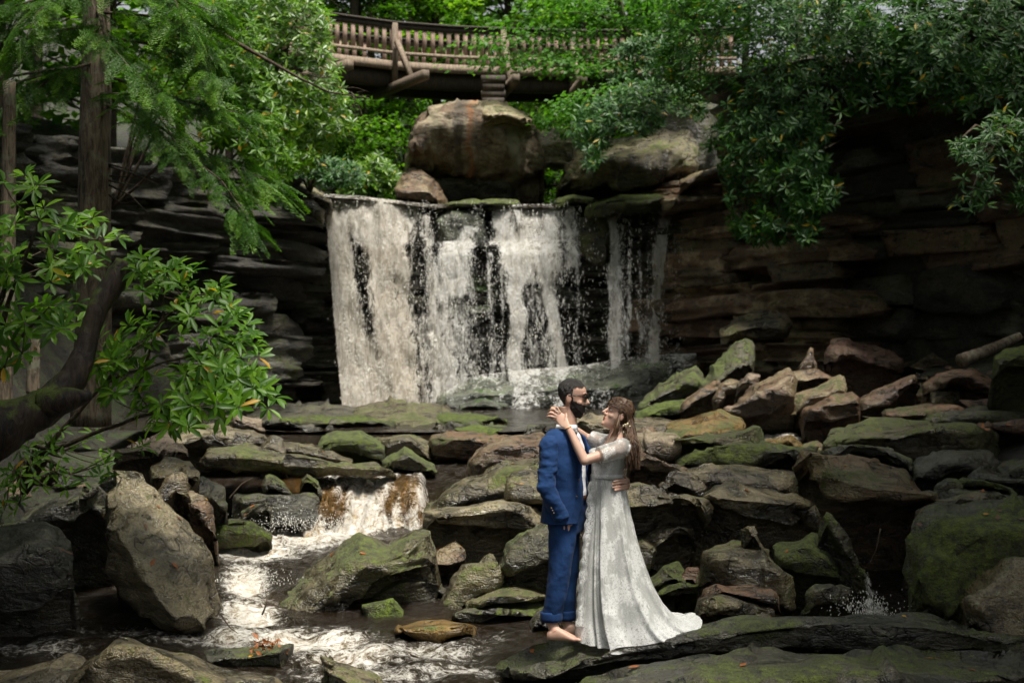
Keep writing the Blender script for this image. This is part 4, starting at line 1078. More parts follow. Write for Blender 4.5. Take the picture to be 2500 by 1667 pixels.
for li in range(3):
    fx = np.linspace(782, 1682, NX); fy = np.linspace(0, 1, NZ)
    top = np.interp(fx, [782, 800, 900, 1060, 1200, 1420, 1480, 1600, 1682], [476, 474, 482, 500, 500, 496, 505, 484, 492])
    A, B = np.meshgrid(np.arange(NX), fy, indexing='ij')
    xx = fx[A.astype(int)]; tp = top[A.astype(int)]
    yy = tp + (1000 - tp) * B
    x1, y1 = xx.ravel(), yy.ravel()
    u = B.ravel()
    Y = WALL_Y + .35 - .30 - 1.05 * u ** .7 - .16 * (1 - li) + 0.0
    ledge = np.exp(-((x1 - 1250) / 190) ** 2)
    Y = Y - ledge * .35 * np.clip((u - .18) / .06, 0, 1)
    w = np.c_[x1 * .02, y1 * .008, np.full(len(x1), li * 9.0)]
    Y = Y + 0.22 * fbm(w, 70 + li, 3) + .05 * fbm(np.c_[x1 * .11, y1 * .012, np.full(len(x1), li * 5.0)], 80 + li, 3)
    x2 = x1 + (1250 - 1250)
    V = np.stack([(x2 - 1250) / FPX * Y, Y, CAMZ + (880 - y1) / FPX * Y], 1)
    d, tn = fall_dens(x1, y1)
    # over the lip the water runs back as a sheet to the stream above
    d = d * (1.0, .9, .72)[li]
    me = mesh_np('falling_water', V, grid_faces(NX, NZ), FALLM[li])
    fattr(me, 'dens', d); fattr(me, 'tan', tn)
    if fall is None:
        fall = obj('waterfall', me)
        tag(fall, 'waterfall of white and tan foaming veils dropping over a layered rock lip', 'waterfall', kind='structure')
    else:
        obj('water_veil', me, fall)
# upper stream, sliding to the lip
ux = np.linspace(-4.9, 4.0, 90); uy = np.linspace(34.7, 41, 50)
UX, UY = np.meshgrid(ux, uy, indexing='ij'); u2 = np.stack([UX.ravel(), UY.ravel()], 1)
lipz = PZ(np.interp(1250 + FPX * u2[:, 0] / 35, [782, 800, 900, 1060, 1200, 1420, 1480, 1600, 1682], [476, 474, 482, 500, 500, 496, 505, 484, 492]), 35.0)
uz = lipz + .02 + .02 * (u2[:, 1] - 35) + .03 * fbm(np.c_[u2 * 2.2, np.zeros(len(u2))], 4, 3) - .12 * np.clip((35.2 - u2[:, 1]) / .5, 0, 1) ** 2
me = mesh_np('upper_stream', np.c_[u2, uz], grid_faces(len(ux), len(uy)), M['stream'])
fattr(me, 'foam', np.where(u2[:, 0] < -1.6, .50, .30) * np.exp(-((u2[:, 1] - 34.8) / 1.6) ** 2)); fattr(me, 'amber', np.zeros(len(u2)))
tag(obj('upper_stream', me), 'stream sliding to the lip of the falls', kind='structure')

# --- drops and shreds of spray: thousands of small bodies of water
def drops(name, pts, sizes, stretch, mat, parent=None, kind='stuff'):
    base = np.array([[1, 0, 0], [-1, 0, 0], [0, 1, 0], [0, -1, 0], [0, 0, 1], [0, 0, -1]], float)
    bf = np.array([[0, 2, 4], [2, 1, 4], [1, 3, 4], [3, 0, 4], [2, 0, 5], [1, 2, 5], [3, 1, 5], [0, 3, 5]])
    n = len(pts)
    sc = np.stack([sizes, sizes, sizes * stretch], 1)
    V = (base[None] * sc[:, None, :] + pts[:, None, :]).reshape(-1, 3)
    F = (bf[None] + (np.arange(n) * 6)[:, None, None]).reshape(-1, 3)
    o = obj(name, mesh_np(name, V, F, mat), parent)
    return tag(o, kind=kind)
def drop_mat():
    t = NT('spray_drops'); df = t.n('BsdfDiffuse'); df.inputs['Color'].default_value = (.86, .85, .80, 1)
    tr = t.n('BsdfTranslucent'); tr.inputs['Color'].default_value = (.86, .85, .80, 1)
    m1 = t.n('MixShader'); m1.inputs[0].default_value = .4
    t.l(df.outputs[0], m1.inputs[1]); t.l(tr.outputs[0], m1.inputs[2]); t.l(m1.outputs[0], t.out.inputs['Surface'])
    return t.m
M['drops'] = drop_mat()
n = 200000
sx = RNG.uniform(790, 1700, n); sy = 490 + 510 * RNG.random(n) ** .85
dd, _ = fall_dens(sx, sy)
cl = fbm(np.c_[sx * .06, sy * .03, np.zeros(n)], 12, 3)
keep = RNG.random(n) < (np.clip(dd, .012, .8) * .20 + .005 * (sx > 1180)) * np.clip(.55 + 1.3 * cl, .05, 1.4)
sx, sy = sx[keep], sy[keep]
u = (sy - 490) / 510
Yd = 35.0 - .45 - 1.1 * u ** .7 + RNG.normal(0, .16, len(sx)) - np.exp(-((sx - 1250) / 190) ** 2) * .3
pts = np.stack([(sx - 1250) / FPX * Yd, Yd, CAMZ + (880 - sy) / FPX * Yd], 1)
drops('spray', pts, RNG.uniform(.0025, .0070, len(pts)), 1.5 + 9 * RNG.random(len(pts)) ** 2, M['drops'], fall)
# splashes: cascade foot, trickle on the right, shelf trickle
def splash(px, py, Y, rx, rz, n, seed):
    r = np.random.default_rng(seed)
    c = P(px, py, Y)
    q = c + np.stack([r.normal(0, rx, n), r.normal(0, rx * .6, n), np.abs(r.normal(0, rz, n))], 1)
    return q
sp = np.concatenate([splash(2122, 1500, 11.0, .13, .08, 380, 1), splash(760, 1290, 15.6, .5, .05, 500, 2), splash(700, 1280, 15.5, .25, .07, 250, 3), splash(600, 1420, 13.4, .3, .05, 250, 4), splash(880, 1285, 15.6, .4, .05, 300, 5)])
drops('splash_drops', sp, RNG.uniform(.0018, .0048, len(sp)), RNG.uniform(1.0, 3.5, len(sp)), M['drops'])
bpy.data.objects['splash_drops']['label'] = 'fine splashing drops over the rapids'

# --- amber cascade over the sunken ledge: slides level, bends over the edge and drops into the foam
cu = np.linspace(0, 1, 60); cx = np.linspace(735, 1045, 90)
A, B = np.meshgrid(np.arange(90), cu, indexing='ij')
ca = A.ravel().astype(int); cb = B.ravel()
edge = .25 * np.sin(cx * .021) + .18 * fbm(np.c_[cx * .03, cx * 0, cx * 0], 3, 2)
cY = np.interp(cb, [0, .3, .5, .75, 1], [18.6, 17.5, 17.05, 16.72, 16.5]) + edge[ca] * np.clip(cb * 2, 0, 1)
cZ = np.interp(cb, [0, .3, .42, .55, .78, 1], [.57, .54, .49, .38, .08, -.16])
tside = np.abs(np.linspace(-1, 1, 90))[ca]
cZ = cZ - .30 * np.clip((tside - .86) / .14, 0, 1) ** 2
cX = PW(cx[ca], 17.0) + .06 * fbm(np.c_[cx[ca] * .04, cb * 2, cb * 0], 31, 3)
rip = fbm(np.c_[cx[ca] * .075, cb * 2.0, cb * 0], 8, 4)
cY = cY - .10 * rip * np.clip(cb * 2 - .3, 0, 1); cZ = cZ + .04 * rip
cY = cY - .45 * np.clip(cb * 3, 0, 1)
V = np.stack([cX, cY, cZ], 1)
me = mesh_np('cascade', V, grid_faces(90, 60), M['stream'])
fattr(me, 'foam', np.clip(.46 + .80 * np.clip((cb - .66) / .25, 0, 1) + .55 * np.exp(-((cx[ca] - 900) / 30) ** 2) * np.clip(cb * 3 - 1, 0, 1) + .45 * fbm(np.c_[cx[ca] * .05, cb * 2.5, cb * 0], 2, 4), 0, 1.2))
fattr(me, 'amber', np.clip(.15 + 1.0 * np.exp(-((cb - .55) / .22) ** 2) + .5 * fbm(np.c_[cx[ca] * .04, cb * 1.5, cb * 0], 6, 3), 0, 1))
tag(obj('cascade', me), 'small amber cascade pouring over a sunken ledge', 'cascade', kind='structure')
# thin film of water streaming over the wet apron
fx = np.linspace(1090, 1700, 80); fu = np.linspace(0, 1, 30); A, B = np.meshgrid(np.arange(80), fu, indexing='ij'); a_ = A.ravel().astype(int); b_ = B.ravel()
ty_ = np.interp(fx, [1090, 1150, 1280, 1420, 1560, 1700], [955, 918, 902, 892, 868, 862]); by_ = np.interp(fx, [1090, 1500, 1560, 1700], [1004, 1004, 985, 900])
fyy = ty_[a_] + (by_[a_] - ty_[a_]) * b_; fY = 33.25 - 1.2 * b_ - .06 * np.sin(fx[a_] * .05)
V = np.stack([(fx[a_] - 1250) / FPX * fY, fY, CAMZ + (880 - fyy) / FPX * fY], 1)
me = mesh_np('water_film', V, grid_faces(80, 30), FALLM[1]); fattr(me, 'dens', .52 + .45 * fbm(np.c_[fx[a_] * .03, b_ * .6, b_ * 0], 15, 3) + .35 * np.exp(-b_ * 8)); fattr(me, 'tan', np.zeros(len(a_)))
obj('water_film', me, fall)
# thin trickles
def trickle(label, x0, y0, x1, y1, Y, w0, w1, dens, nn=3):
    xs = np.linspace(-1, 1, 14); us = np.linspace(0, 1, 40)
    A, B = np.meshgrid(xs, us, indexing='ij'); a = A.ravel(); b = B.ravel()
    X = x0 + (x1 - x0) * b + a * (w0 + (w1 - w0) * b); Yy = y0 + (y1 - y0) * b ** 1.1
    YY = Y - .2 * b + .03 * vnoise(np.c_[a * 3, b * 6, a * 0], 3)
    V = np.stack([(X - 1250) / FPX * YY, YY, CAMZ + (880 - Yy) / FPX * YY], 1)
    me = mesh_np('trickle', V, grid_faces(14, 40), FALLM[0])
    fattr(me, 'dens', dens * (1 - .5 * np.abs(a))); fattr(me, 'tan', np.full(len(a), .15))
    tag(obj('trickle', me), label, 'trickle', kind='structure')
trickle('thin white trickle splashing under the tan-topped slab', 2116, 1395, 2126, 1500, 11.3, 8, 38, .72)
trickle('thin trickle dripping off the mossy shelf', 700, 1212, 702, 1262, 15.7, 34, 40, .55)
trickle('trickle running off the humped rock', 840, 1440, 830, 1520, 12.3, 20, 34, .5)
# ------------------------------------------------------------------ footbridge
def wood_mat(name, a, b_, sc=9.0):
    t = NT(name); p = pos(t)
    oi = t.n('ObjectInfo')
    f = t.noise(t.vscale(p, (3, 3, .5)), sc, 4, 0.7, 0.6)
    c = t.mixc(t.ramp01(f, 0.3, 0.7), a, b_)
    hsv = t.n('HueSaturation'); t.l(c, hsv.inputs['Color']); t.l(t.math('MULTIPLY_ADD', oi.outputs['Random'], 0.55, 0.72), hsv.inputs['Value'])
    b = t.n('BsdfPrincipled'); t.l(hsv.outputs[0], b.inputs['Base Color']); b.inputs['Roughness'].default_value = .8
    t.l(t.bump(f, .5, .02), b.inputs['Normal'])
    t.l(b.outputs[0], t.out.inputs['Surface'])
    return t.m
M['board'] = wood_mat('weathered_pinkish_board', (0.22, 0.14, 0.105), (0.46, 0.33, 0.265))
M['beam'] = wood_mat('weathered_brown_beam', (0.075, 0.055, 0.038), (0.20, 0.15, 0.105))
M['darkbeam'] = wood_mat('dark_damp_beam', (0.022, 0.016, 0.011), (0.060, 0.045, 0.032))
BPL = np.array([(PW(700, 37.6), 37.6), (PW(820, 38.6), 38.6), (PW(960, 39.5), 39.5), (PW(1100, 40.0), 40.0), (PW(1250, 40.3), 40.3), (PW(1420, 40.5), 40.5), (PW(1600, 40.5), 40.5), (PW(1800, 40.2), 40.2)])
BPL = resample(BPL, 60)
bd = np.r_[0, np.cumsum(np.linalg.norm(np.diff(BPL, axis=0), axis=1))]
def bpt(s, off=0.0):
    x = np.interp(s, bd, BPL[:, 0]); y = np.interp(s, bd, BPL[:, 1])
    e = .05
    tx = np.interp(s + e, bd, BPL[:, 0]) - np.interp(s - e, bd, BPL[:, 0]); ty = np.interp(s + e, bd, BPL[:, 1]) - np.interp(s - e, bd, BPL[:, 1])
    l = math.hypot(tx, ty) + 1e-9; tx /= l; ty /= l
    return np.array([x + ty * off, y - tx * off]), math.atan2(ty, tx)       # off > 0 is towards the camera
DECK = 10.22; TOP = 11.30
bridge = empty('footbridge', (0, 40, DECK))
tag(bridge, 'curved wooden footbridge with slatted railings crossing above the waterfall', 'bridge')
def sweep(name, off0, off1, z0, z1, mat):
    ss = np.linspace(0.02, bd[-1] - .02, 56); V = []
    for s in ss:
        a, _ = bpt(s, off0); b, _ = bpt(s, off1)
        V += [(a[0], a[1], z0), (b[0], b[1], z0), (b[0], b[1], z1), (a[0], a[1], z1)]
    o = obj(name, mesh_np(name, V, grid_faces(len(ss), 4, True), M[mat], smooth=False)); set_parent_keep(o, bridge); return o
W = 1.9
sweep('deck', -W, 0.05, DECK - .06, DECK, 'beam')
for off in (0.03, -W - .03):
    sweep('handrail', off - .10, off + .10, TOP, TOP + .055, 'darkbeam')
    sweep('top_rail', off - .045, off + .045, TOP - .14, TOP - .002, 'darkbeam')
    sweep('lower_rail', off + (.05 if off > 0 else -.09), off + (.09 if off > 0 else -.05), DECK + .20, DECK + .30, 'beam')
sweep('edge_board', 0.06, 0.12, DECK - .22, DECK + .03, 'beam')
sweep('girder', -.42, -.12, DECK - .62, DECK - .07, 'darkbeam')
sweep('girder', -W + .12, -W + .42, DECK - .62, DECK - .07, 'darkbeam')
sweep('under_deck', -W + .45, -.45, DECK - .30, DECK - .08, 'darkbeam')
bw, bh = .125, .80
bm_v, bm_f = box_vf((0, 0, 0), (bw, .038, bh))
BAL = mesh_np('baluster', bm_v, bm_f, M['board'], smooth=False)
s = .15
while s < bd[-1] - .1:
    for off in (0.03, -W - .03):
        c, ang = bpt(s + random.uniform(-.006, .006), off + (.0))
        o = obj('baluster', BAL, bridge)
        o.matrix_parent_inverse = Matrix.Translation(bridge.location).inverted()
        o.location = (c[0], c[1], DECK + .33 + bh / 2 - .02); o.rotation_euler = (0, random.uniform(-.01, .01), ang)
    s += .236
SB = np.interp([745, 960, 1228, 1397, 1620], 1250 + FPX * BPL[:, 0] / BPL[:, 1], bd)
for sp in SB:
    c, ang = bpt(sp, .10)
    R = np.array([[math.cos(ang), -math.sin(ang), 0], [math.sin(ang), math.cos(ang), 0], [0, 0, 1]])
    def put(name, ctr, size, mat, rx=0.0):
        Rx = np.array([[1, 0, 0], [0, math.cos(rx), -math.sin(rx)], [0, math.sin(rx), math.cos(rx)]])
        v, f = box_vf((0, 0, 0), size)
        v = (v @ Rx.T + np.asarray(ctr)) @ R.T + np.array([c[0], c[1], 0])
        o = obj(name, mesh_np(name, v, f, M[mat], smooth=False)); set_parent_keep(o, bridge)
    put('post', (0, 0.02, (DECK - .55 + TOP) / 2), (.15, .14, TOP - DECK + .55), 'beam')
    put('cross_beam', (0, .55 - .9, DECK - .70), (.20, 3.4, .24), 'beam')
    # outrigger brace from the beam end up to the middle of the post
    L = math.hypot(.95, 1.15)
    put('brace', (.0, -.10 - .52, DECK - .02), (.13, .13, L), 'beam', rx=-math.atan2(.95, 1.15))
v, f = join([box_vf((PW(1205, 39), 39.0 + random.uniform(-.03, .03), 8.75 + .2 * k), (.66 - .07 * (k % 2), 1.3, .19)) for k in range(5)])
o = obj('support_crib', mesh_np('support_crib', v, f, M['darkbeam'], smooth=False)); set_parent_keep(o, bridge)

# ------------------------------------------------------------------ foliage builders
LEAF_HI = (np.array([[0, 0, 0], [.30, .34, .03], [.30, 0, -.02], [.30, -.34, .03], [.68, .46, -.03], [.68, 0, -.09], [.68, -.46, -.03], [1, 0, -.20]]) * np.array([1, 1.0, 1]),
           np.array([[0, 2, 1], [0, 3, 2], [1, 2, 5], [1, 5, 4], [2, 3, 6], [2, 6, 5], [4, 5, 7], [5, 6, 7]]))
LEAF_LO = (np.array([[0, 0, 0], [.55, .5, .02], [.6, 0, -.07], [.55, -.5, .02], [1, 0, -.16]]) * np.array([1, .9, 1]),
           np.array([[0, 2, 1], [0, 3, 2], [1, 2, 4], [2, 3, 4]]))
LEAF_Q = (np.array([[0, 0, 0], [.5, .5, .05], [1, 0, -.1], [.5, -.5, .05]]) * np.array([1, .75, 1]), np.array([[0, 2, 1], [0, 3, 2]]))

def unit(v): return v / (np.linalg.norm(v, axis=-1, keepdims=True) + 1e-9)

def leaves_vf(base, d, n, length, width, tpl):
    d = unit(d); n = n - d * np.sum(n * d, 1, keepdims=True); n = unit(n); b = np.cross(n, d)
    T, F = tpl
    k = len(T)
    V = base[:, None, :] + T[None, :, 0, None] * (length[:, None] * d)[:, None, :] + T[None, :, 1, None] * (width[:, None] * b)[:, None, :] + T[None, :, 2, None] * (length[:, None] * n)[:, None, :]
    FF = F[None] + (np.arange(len(base)) * k)[:, None, None]
    return V.reshape(-1, 3), FF.reshape(-1, F.shape[1])

def whorl_leaves(cen, axis, nl, length, width, rg, el=(-.25, .75)):
    """leaf bases, directions, normals for whorls of nl leaves"""
    m = len(cen)
    axis = unit(axis)
    t = unit(np.cross(axis, np.where(np.abs(axis[:, 2:3]) < .9, [[0, 0, 1.0]], [[1.0, 0, 0]])))
    s = np.cross(axis, t)
    a = (np.arange(nl)[None] / nl * 2 * math.pi) + rg.uniform(0, 6.28, (m, 1)) + rg.normal(0, .25, (m, nl))
    e = rg.uniform(el[0], el[1], (m, nl))
    rad = np.cos(a)[..., None] * t[:, None] + np.sin(a)[..., None] * s[:, None]
    d = np.cos(e)[..., None] * rad + np.sin(e)[..., None] * axis[:, None]
    n = -np.sin(e)[..., None] * rad + np.cos(e)[..., None] * axis[:, None] + rg.normal(0, .18, (m, nl, 3))
    base = cen[:, None] + d * .012
    L = length * rg.uniform(.65, 1.15, (m, nl)); Wd = width * rg.uniform(.8, 1.15, (m, nl))
    return base.reshape(-1, 3), d.reshape(-1, 3), n.reshape(-1, 3), L.ravel(), Wd.ravel()

def inpoly(x, y, poly):
    poly = np.asarray(poly, float); r = np.zeros(len(x), bool)
    j = len(poly) - 1
    for i in range(len(poly)):
        xi, yi = poly[i]; xj, yj = poly[j]
        c = ((yi > y) != (yj > y)) & (x < (xj - xi) * (y - yi) / (yj - yi + 1e-12) + xi)
        r ^= c; j = i
    return r

def region_pts(poly, n, Yfun, thick, rg, clump=.55, cs=.012, ragged=14):
    """points through a body of foliage whose outline is poly (photo pixels), Y = Yfun(x, y) +- thick/2 metres"""
    poly = np.asarray(poly, float); lo = poly.min(0) - ragged; hi = poly.max(0) + ragged
    out = []; tot = 0
    while tot < n:
        q = rg.uniform(lo, hi, (n * 3, 2))
        jit = np.stack([vnoise(np.c_[q * .03, q[:, :1] * 0], 3), vnoise(np.c_[q * .03, q[:, :1] * 0 + 9], 4)], 1) * ragged
        k = inpoly(q[:, 0] + jit[:, 0], q[:, 1] + jit[:, 1], poly)
        q = q[k]
        dep = rg.uniform(-.5, .5, len(q))
        c = fbm(np.c_[q * cs, dep[:, None] * 2.0], 77, 3)
        k = rg.random(len(q)) < np.clip(.5 + clump * 2.2 * c, .03, 1)
        q = q[k]; dep = dep[k]
        Y = Yfun(q[:, 0], q[:, 1]) + dep * thick
        out.append(np.stack([(q[:, 0] - 1250) / FPX * Y, Y, CAMZ + (880 - q[:, 1]) / FPX * Y], 1)); tot += len(q)
    return np.concatenate(out)[:n]

def foliage_obj(name, base, d, n, L, Wd, tpl, mat, rg, parent=None, kind=None, rnd=None):
    V, F = leaves_vf(base, d, n, L, Wd, tpl)
    me = mesh_np(name, V, F, M[mat], smooth=False)
    r = rg.random(len(base)) if rnd is None else rnd
    fattr(me, 'rnd', np.repeat(r, len(tpl[0])))
    o = obj(name, me)
    if parent is not None: set_parent_keep(o, parent)
    if kind: o['kind'] = kind
    return o

def stems_obj(name, tips, mains, r0, r1, mat, parent, rg, seg=5):
    """main limbs plus a twig from each tip to the nearest limb point"""
    parts = []
    allp = []
    for pl, ra, rb in mains:
        pl = np.asarray(pl, float); q = resample(pl, 14)
        q[1:-1] += rg.normal(0, .02, (12, 3)) * (np.linalg.norm(pl[-1] - pl[0]) * .12)
        parts.append(tube(q, np.linspace(ra, rb, 14), 7)); allp.append(q)
    allp = np.concatenate(allp)
    for t in tips:
        dd = np.linalg.norm(allp - t, axis=1); k = int(np.argmin(dd)); a = allp[k]
        L = dd[k]
        mid = (a + t) / 2 + np.array([0, 0, -.12 * L]) + rg.normal(0, .06 * L, 3)
        tt = np.linspace(0, 1, 6)[:, None]
        q = (1 - tt) ** 2 * a + 2 * tt * (1 - tt) * mid + tt ** 2 * t
        parts.append(tube(q, np.linspace(r0, r1, 6), seg, cap=False))
    v, f = join(parts)
    o = obj(name, mesh_np(name, v, f, M[mat])); set_parent_keep(o, parent); return o
# ------------------------------------------------------------------ rhododendrons
def axis_out(pts, c, rg, up=.7, s=.35):
    return unit(unit(pts - c) * 1.0 + np.array([0, 0, up]) + rg.normal(0, s, pts.shape))

def rhodo(label, poly, nwh, Yfun, thick, leaf, mat, base, seed, nl=8, tpl=LEAF_LO, single=0, clump=.55, mains=None, up=.75, tipfrac=.3, group=None, camb=.45, ragged=14, wd=.27):
    rg = np.random.default_rng(seed)
    pts = region_pts(poly, nwh, Yfun, thick, rg, clump, ragged=ragged)
    root = empty('rhododendron', tuple(float(v) for v in base))
    tag(root, label, 'shrub', group)
    c = pts.mean(0) + np.array([0, .4, -.5])
    ax = axis_out(pts, c, rg, up) + np.array([0, -camb, 0])
    b, d, n, L, Wd = whorl_leaves(pts, ax, nl, leaf, leaf * wd, rg)
    # a few leaves are missing
    k = rg.random(len(b)) < .9
    b, d, n, L, Wd = b[k], d[k], n[k], L[k], Wd[k]
    rnd = rg.random(len(b))
    if single:
        order = np.argsort(b[:, 1]); pick = order[:single]; rest = order[single:]
        tm = []
        for q in range(8):
            T, F = tpl; me = mesh_np('leaf', T, F, M[mat], smooth=False); fattr(me, 'rnd', np.full(len(T), .06 + .12 * q)); tm.append(me)
        ym = mesh_np('leaf', tpl[0], tpl[1], M[mat], smooth=False); fattr(ym, 'rnd', np.full(len(tpl[0]), .995))
        inv = Matrix.Translation(root.location).inverted()
        dn = unit(d); nn = unit(n - dn * np.sum(n * dn, 1, keepdims=True)); bb = np.cross(nn, dn)
        for j, i in enumerate(pick):
            o = obj('leaf', ym if j % 60 == 7 else tm[int(rnd[i] * 8)], root)
            Mx = Matrix(((dn[i, 0] * L[i], bb[i, 0] * Wd[i], nn[i, 0] * L[i], b[i, 0]), (dn[i, 1] * L[i], bb[i, 1] * Wd[i], nn[i, 1] * L[i], b[i, 1]), (dn[i, 2] * L[i], bb[i, 2] * Wd[i], nn[i, 2] * L[i], b[i, 2]), (0, 0, 0, 1)))
            o.matrix_basis = inv @ Mx
        b, d, n, L, Wd, rnd = (a[rest] for a in (b, d, n, L, Wd, rnd))
    foliage_obj('leaves', b, d, n, L, Wd, tpl, mat, rg, root, 'stuff', rnd)
    if mains is None:
        far = pts[rg.choice(len(pts), 7, replace=False)]
        mains = [([np.array(base), (np.array(base) + q) / 2 + np.array([0, 0, .2]), q], .035, .008) for q in far]
    tips = pts[rg.random(len(pts)) < tipfrac]
    stems_obj('stems', tips, mains, .006, .003, 'twig', root, rg)
    return root
def flatY(y): return lambda a, b: np.full(len(a), float(y))

rhodo('bright green rhododendron branch reaching out over the left bank',
      [(325, 640), (380, 620), (440, 640), (520, 680), (560, 700), (575, 740), (580, 790), (640, 815), (650, 860), (620, 890), (692, 940), (680, 985), (640, 1005), (600, 1010), (520, 1030), (440, 1040), (380, 1050), (330, 1010), (300, 1000), (250, 985), (220, 960), (225, 900), (250, 860), (215, 830), (230, 780), (300, 810), (335, 740)],
      150, lambda x, y: 11.0 + .25 * np.sin(x * .02) + .3 * np.sin(y * .017), 1.1, .140, 'rhodo', P(120, 1120, 11.4), 301, nl=9, tpl=LEAF_HI, single=300, clump=.8,
      mains=[([P(100, 1110, 11.6), P(330, 1020, 11.3), P(560, 960, 11.0), P(640, 960, 10.9)], .022, .006), ([P(100, 1110, 11.6), P(260, 930, 11.4), P(420, 880, 11.2), P(560, 850, 11.0)], .022, .006),
             ([P(260, 930, 11.4), P(380, 800, 11.2), P(460, 720, 11.1), P(530, 720, 11)], .018, .005), ([P(330, 960, 11.4), P(400, 760, 11.3), P(400, 680, 11.2)], .015, .005)], tipfrac=.55, wd=.30)
rhodo('shaded rhododendron around the dead leaning trunk',
      [(-20, 410), (60, 405), (110, 445), (190, 485), (240, 512), (320, 540), (332, 562), (262, 592), (225, 645), (180, 705), (205, 765), (170, 800), (150, 860), (90, 880), (-20, 900)],
      80, lambda x, y: np.full(len(x), 11.6), 1.6, .155, 'rhodo', P(-60, 1060, 12.0), 302, nl=9, tpl=LEAF_HI, clump=.8, tipfrac=.5, wd=.30)
rhodo('low leafy rhododendron twigs on the stones under the dead trunk',
      [(-20, 1040), (120, 1050), (240, 1040), (330, 1060), (360, 1110), (260, 1150), (180, 1190), (120, 1250), (60, 1240), (-20, 1260)],
      46, flatY(11.5), 1.0, .11, 'rhodo', P(60, 1200, 11.8), 303, nl=6, tpl=LEAF_HI, clump=.7, tipfrac=.9)
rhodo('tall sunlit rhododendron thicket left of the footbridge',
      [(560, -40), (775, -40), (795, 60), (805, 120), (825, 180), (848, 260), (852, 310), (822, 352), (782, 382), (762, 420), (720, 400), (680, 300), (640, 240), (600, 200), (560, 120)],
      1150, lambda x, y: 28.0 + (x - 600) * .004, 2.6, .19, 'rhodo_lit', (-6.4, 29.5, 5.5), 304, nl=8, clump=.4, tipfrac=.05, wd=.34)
rhodo('dark rhododendron thicket behind the hemlock',
      [(380, -40), (600, -40), (640, 150), (690, 300), (730, 400), (700, 440), (650, 490), (612, 525), (590, 470), (610, 400), (540, 350), (480, 320), (420, 250), (370, 150)],
      900, lambda x, y: 27.0 + 0 * x, 2.4, .19, 'rhodo', (-8.0, 28.5, 5.0), 305, nl=8, clump=.4, tipfrac=.05, wd=.32)
rhodo('grey-green rhododendron on the bank left of the lip',
      [(700, 340), (790, 380), (860, 400), (880, 430), (850, 455), (790, 450), (740, 430), (700, 400)], 260, flatY(33.5), 1.6, .20, 'rhodo_far', (-4.9, 34.5, 6.0), 306, nl=8, clump=.4, tipfrac=.1, wd=.34)
rhodo('fresh green rhododendron beside the upper stream under the bridge',
      [(850, 400), (920, 380), (965, 410), (985, 440), (960, 470), (880, 478), (830, 468)], 300, flatY(37.0), 1.6, .21, 'rhodo_lit', (-3.7, 37.6, 6.0), 307, nl=8, clump=.3, tipfrac=.1, wd=.34)
YR = lambda x, y: 31.0 - np.clip((x - 1700) / 800, -.2, 1.1) * 8.5 - np.clip((y - 250) / 350, 0, 1) * .6
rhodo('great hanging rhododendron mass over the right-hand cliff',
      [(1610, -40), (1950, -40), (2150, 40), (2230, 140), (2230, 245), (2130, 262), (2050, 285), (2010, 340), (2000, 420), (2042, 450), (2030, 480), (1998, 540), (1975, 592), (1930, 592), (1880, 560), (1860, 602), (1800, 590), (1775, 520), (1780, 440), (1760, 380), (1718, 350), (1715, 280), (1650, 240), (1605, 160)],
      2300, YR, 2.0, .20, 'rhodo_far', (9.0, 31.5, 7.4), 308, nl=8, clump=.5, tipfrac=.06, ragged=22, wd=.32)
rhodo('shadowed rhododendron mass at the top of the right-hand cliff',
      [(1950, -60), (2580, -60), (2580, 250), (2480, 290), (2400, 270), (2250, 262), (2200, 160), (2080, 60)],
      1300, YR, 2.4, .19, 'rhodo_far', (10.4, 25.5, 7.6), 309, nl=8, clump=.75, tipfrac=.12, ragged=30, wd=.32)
rhodo('small rhododendron spray hanging in front of the dark cliff',
      [(2335, 345), (2400, 320), (2440, 270), (2570, 250), (2570, 520), (2450, 490), (2400, 525), (2335, 505), (2350, 430)], 170, flatY(20.5), 1.0, .17, 'rhodo_far', P(2430, 330, 21.3), 310, nl=8, clump=.8, tipfrac=.5)
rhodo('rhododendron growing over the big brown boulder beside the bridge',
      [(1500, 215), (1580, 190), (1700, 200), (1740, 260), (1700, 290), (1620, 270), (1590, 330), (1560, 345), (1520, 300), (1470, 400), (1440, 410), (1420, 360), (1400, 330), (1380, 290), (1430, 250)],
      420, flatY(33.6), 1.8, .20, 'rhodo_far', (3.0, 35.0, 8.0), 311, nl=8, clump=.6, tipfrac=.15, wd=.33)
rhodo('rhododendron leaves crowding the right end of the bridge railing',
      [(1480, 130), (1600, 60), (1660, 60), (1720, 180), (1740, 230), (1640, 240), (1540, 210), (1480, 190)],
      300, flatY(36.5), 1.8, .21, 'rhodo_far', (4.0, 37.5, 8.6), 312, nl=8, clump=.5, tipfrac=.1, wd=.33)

# ------------------------------------------------------------------ hemlock
def frond_template(seed):
    """flat feathery spray, unit length along +x"""
    rg = np.random.default_rng(seed)
    B, D, N, L, Wd = [], [], [], [], []
    for i in range(15):
        u = .08 + .92 * i / 14
        for sgn in (-1, 1):
            tw = .30 * (1 - u * .8) * rg.uniform(.6, 1.2) + .02
            ang = rg.uniform(.6, 1.0) * sgn
            td = np.array([math.cos(ang), math.sin(ang), -.12])
            nn_ = max(2, int(tw / .040))
            for j in range(nn_):
                v = (j + .5) / nn_
                p = np.array([u, 0, -.16 * u * u]) + td * tw * v + np.array([0, 0, -.25 * tw * v * v])
                for s2 in (-1, 1):
                    a2 = ang + s2 * 1.0
                    B.append(p); D.append((math.cos(a2), math.sin(a2), -.1 + rg.normal(0, .15))); N.append((rg.normal(0, .35), rg.normal(0, .35), 1)); L.append(.070 * rg.uniform(.7, 1.15)); Wd.append(.030)
    return [np.array(a) for a in (B, D, N, L, Wd)]
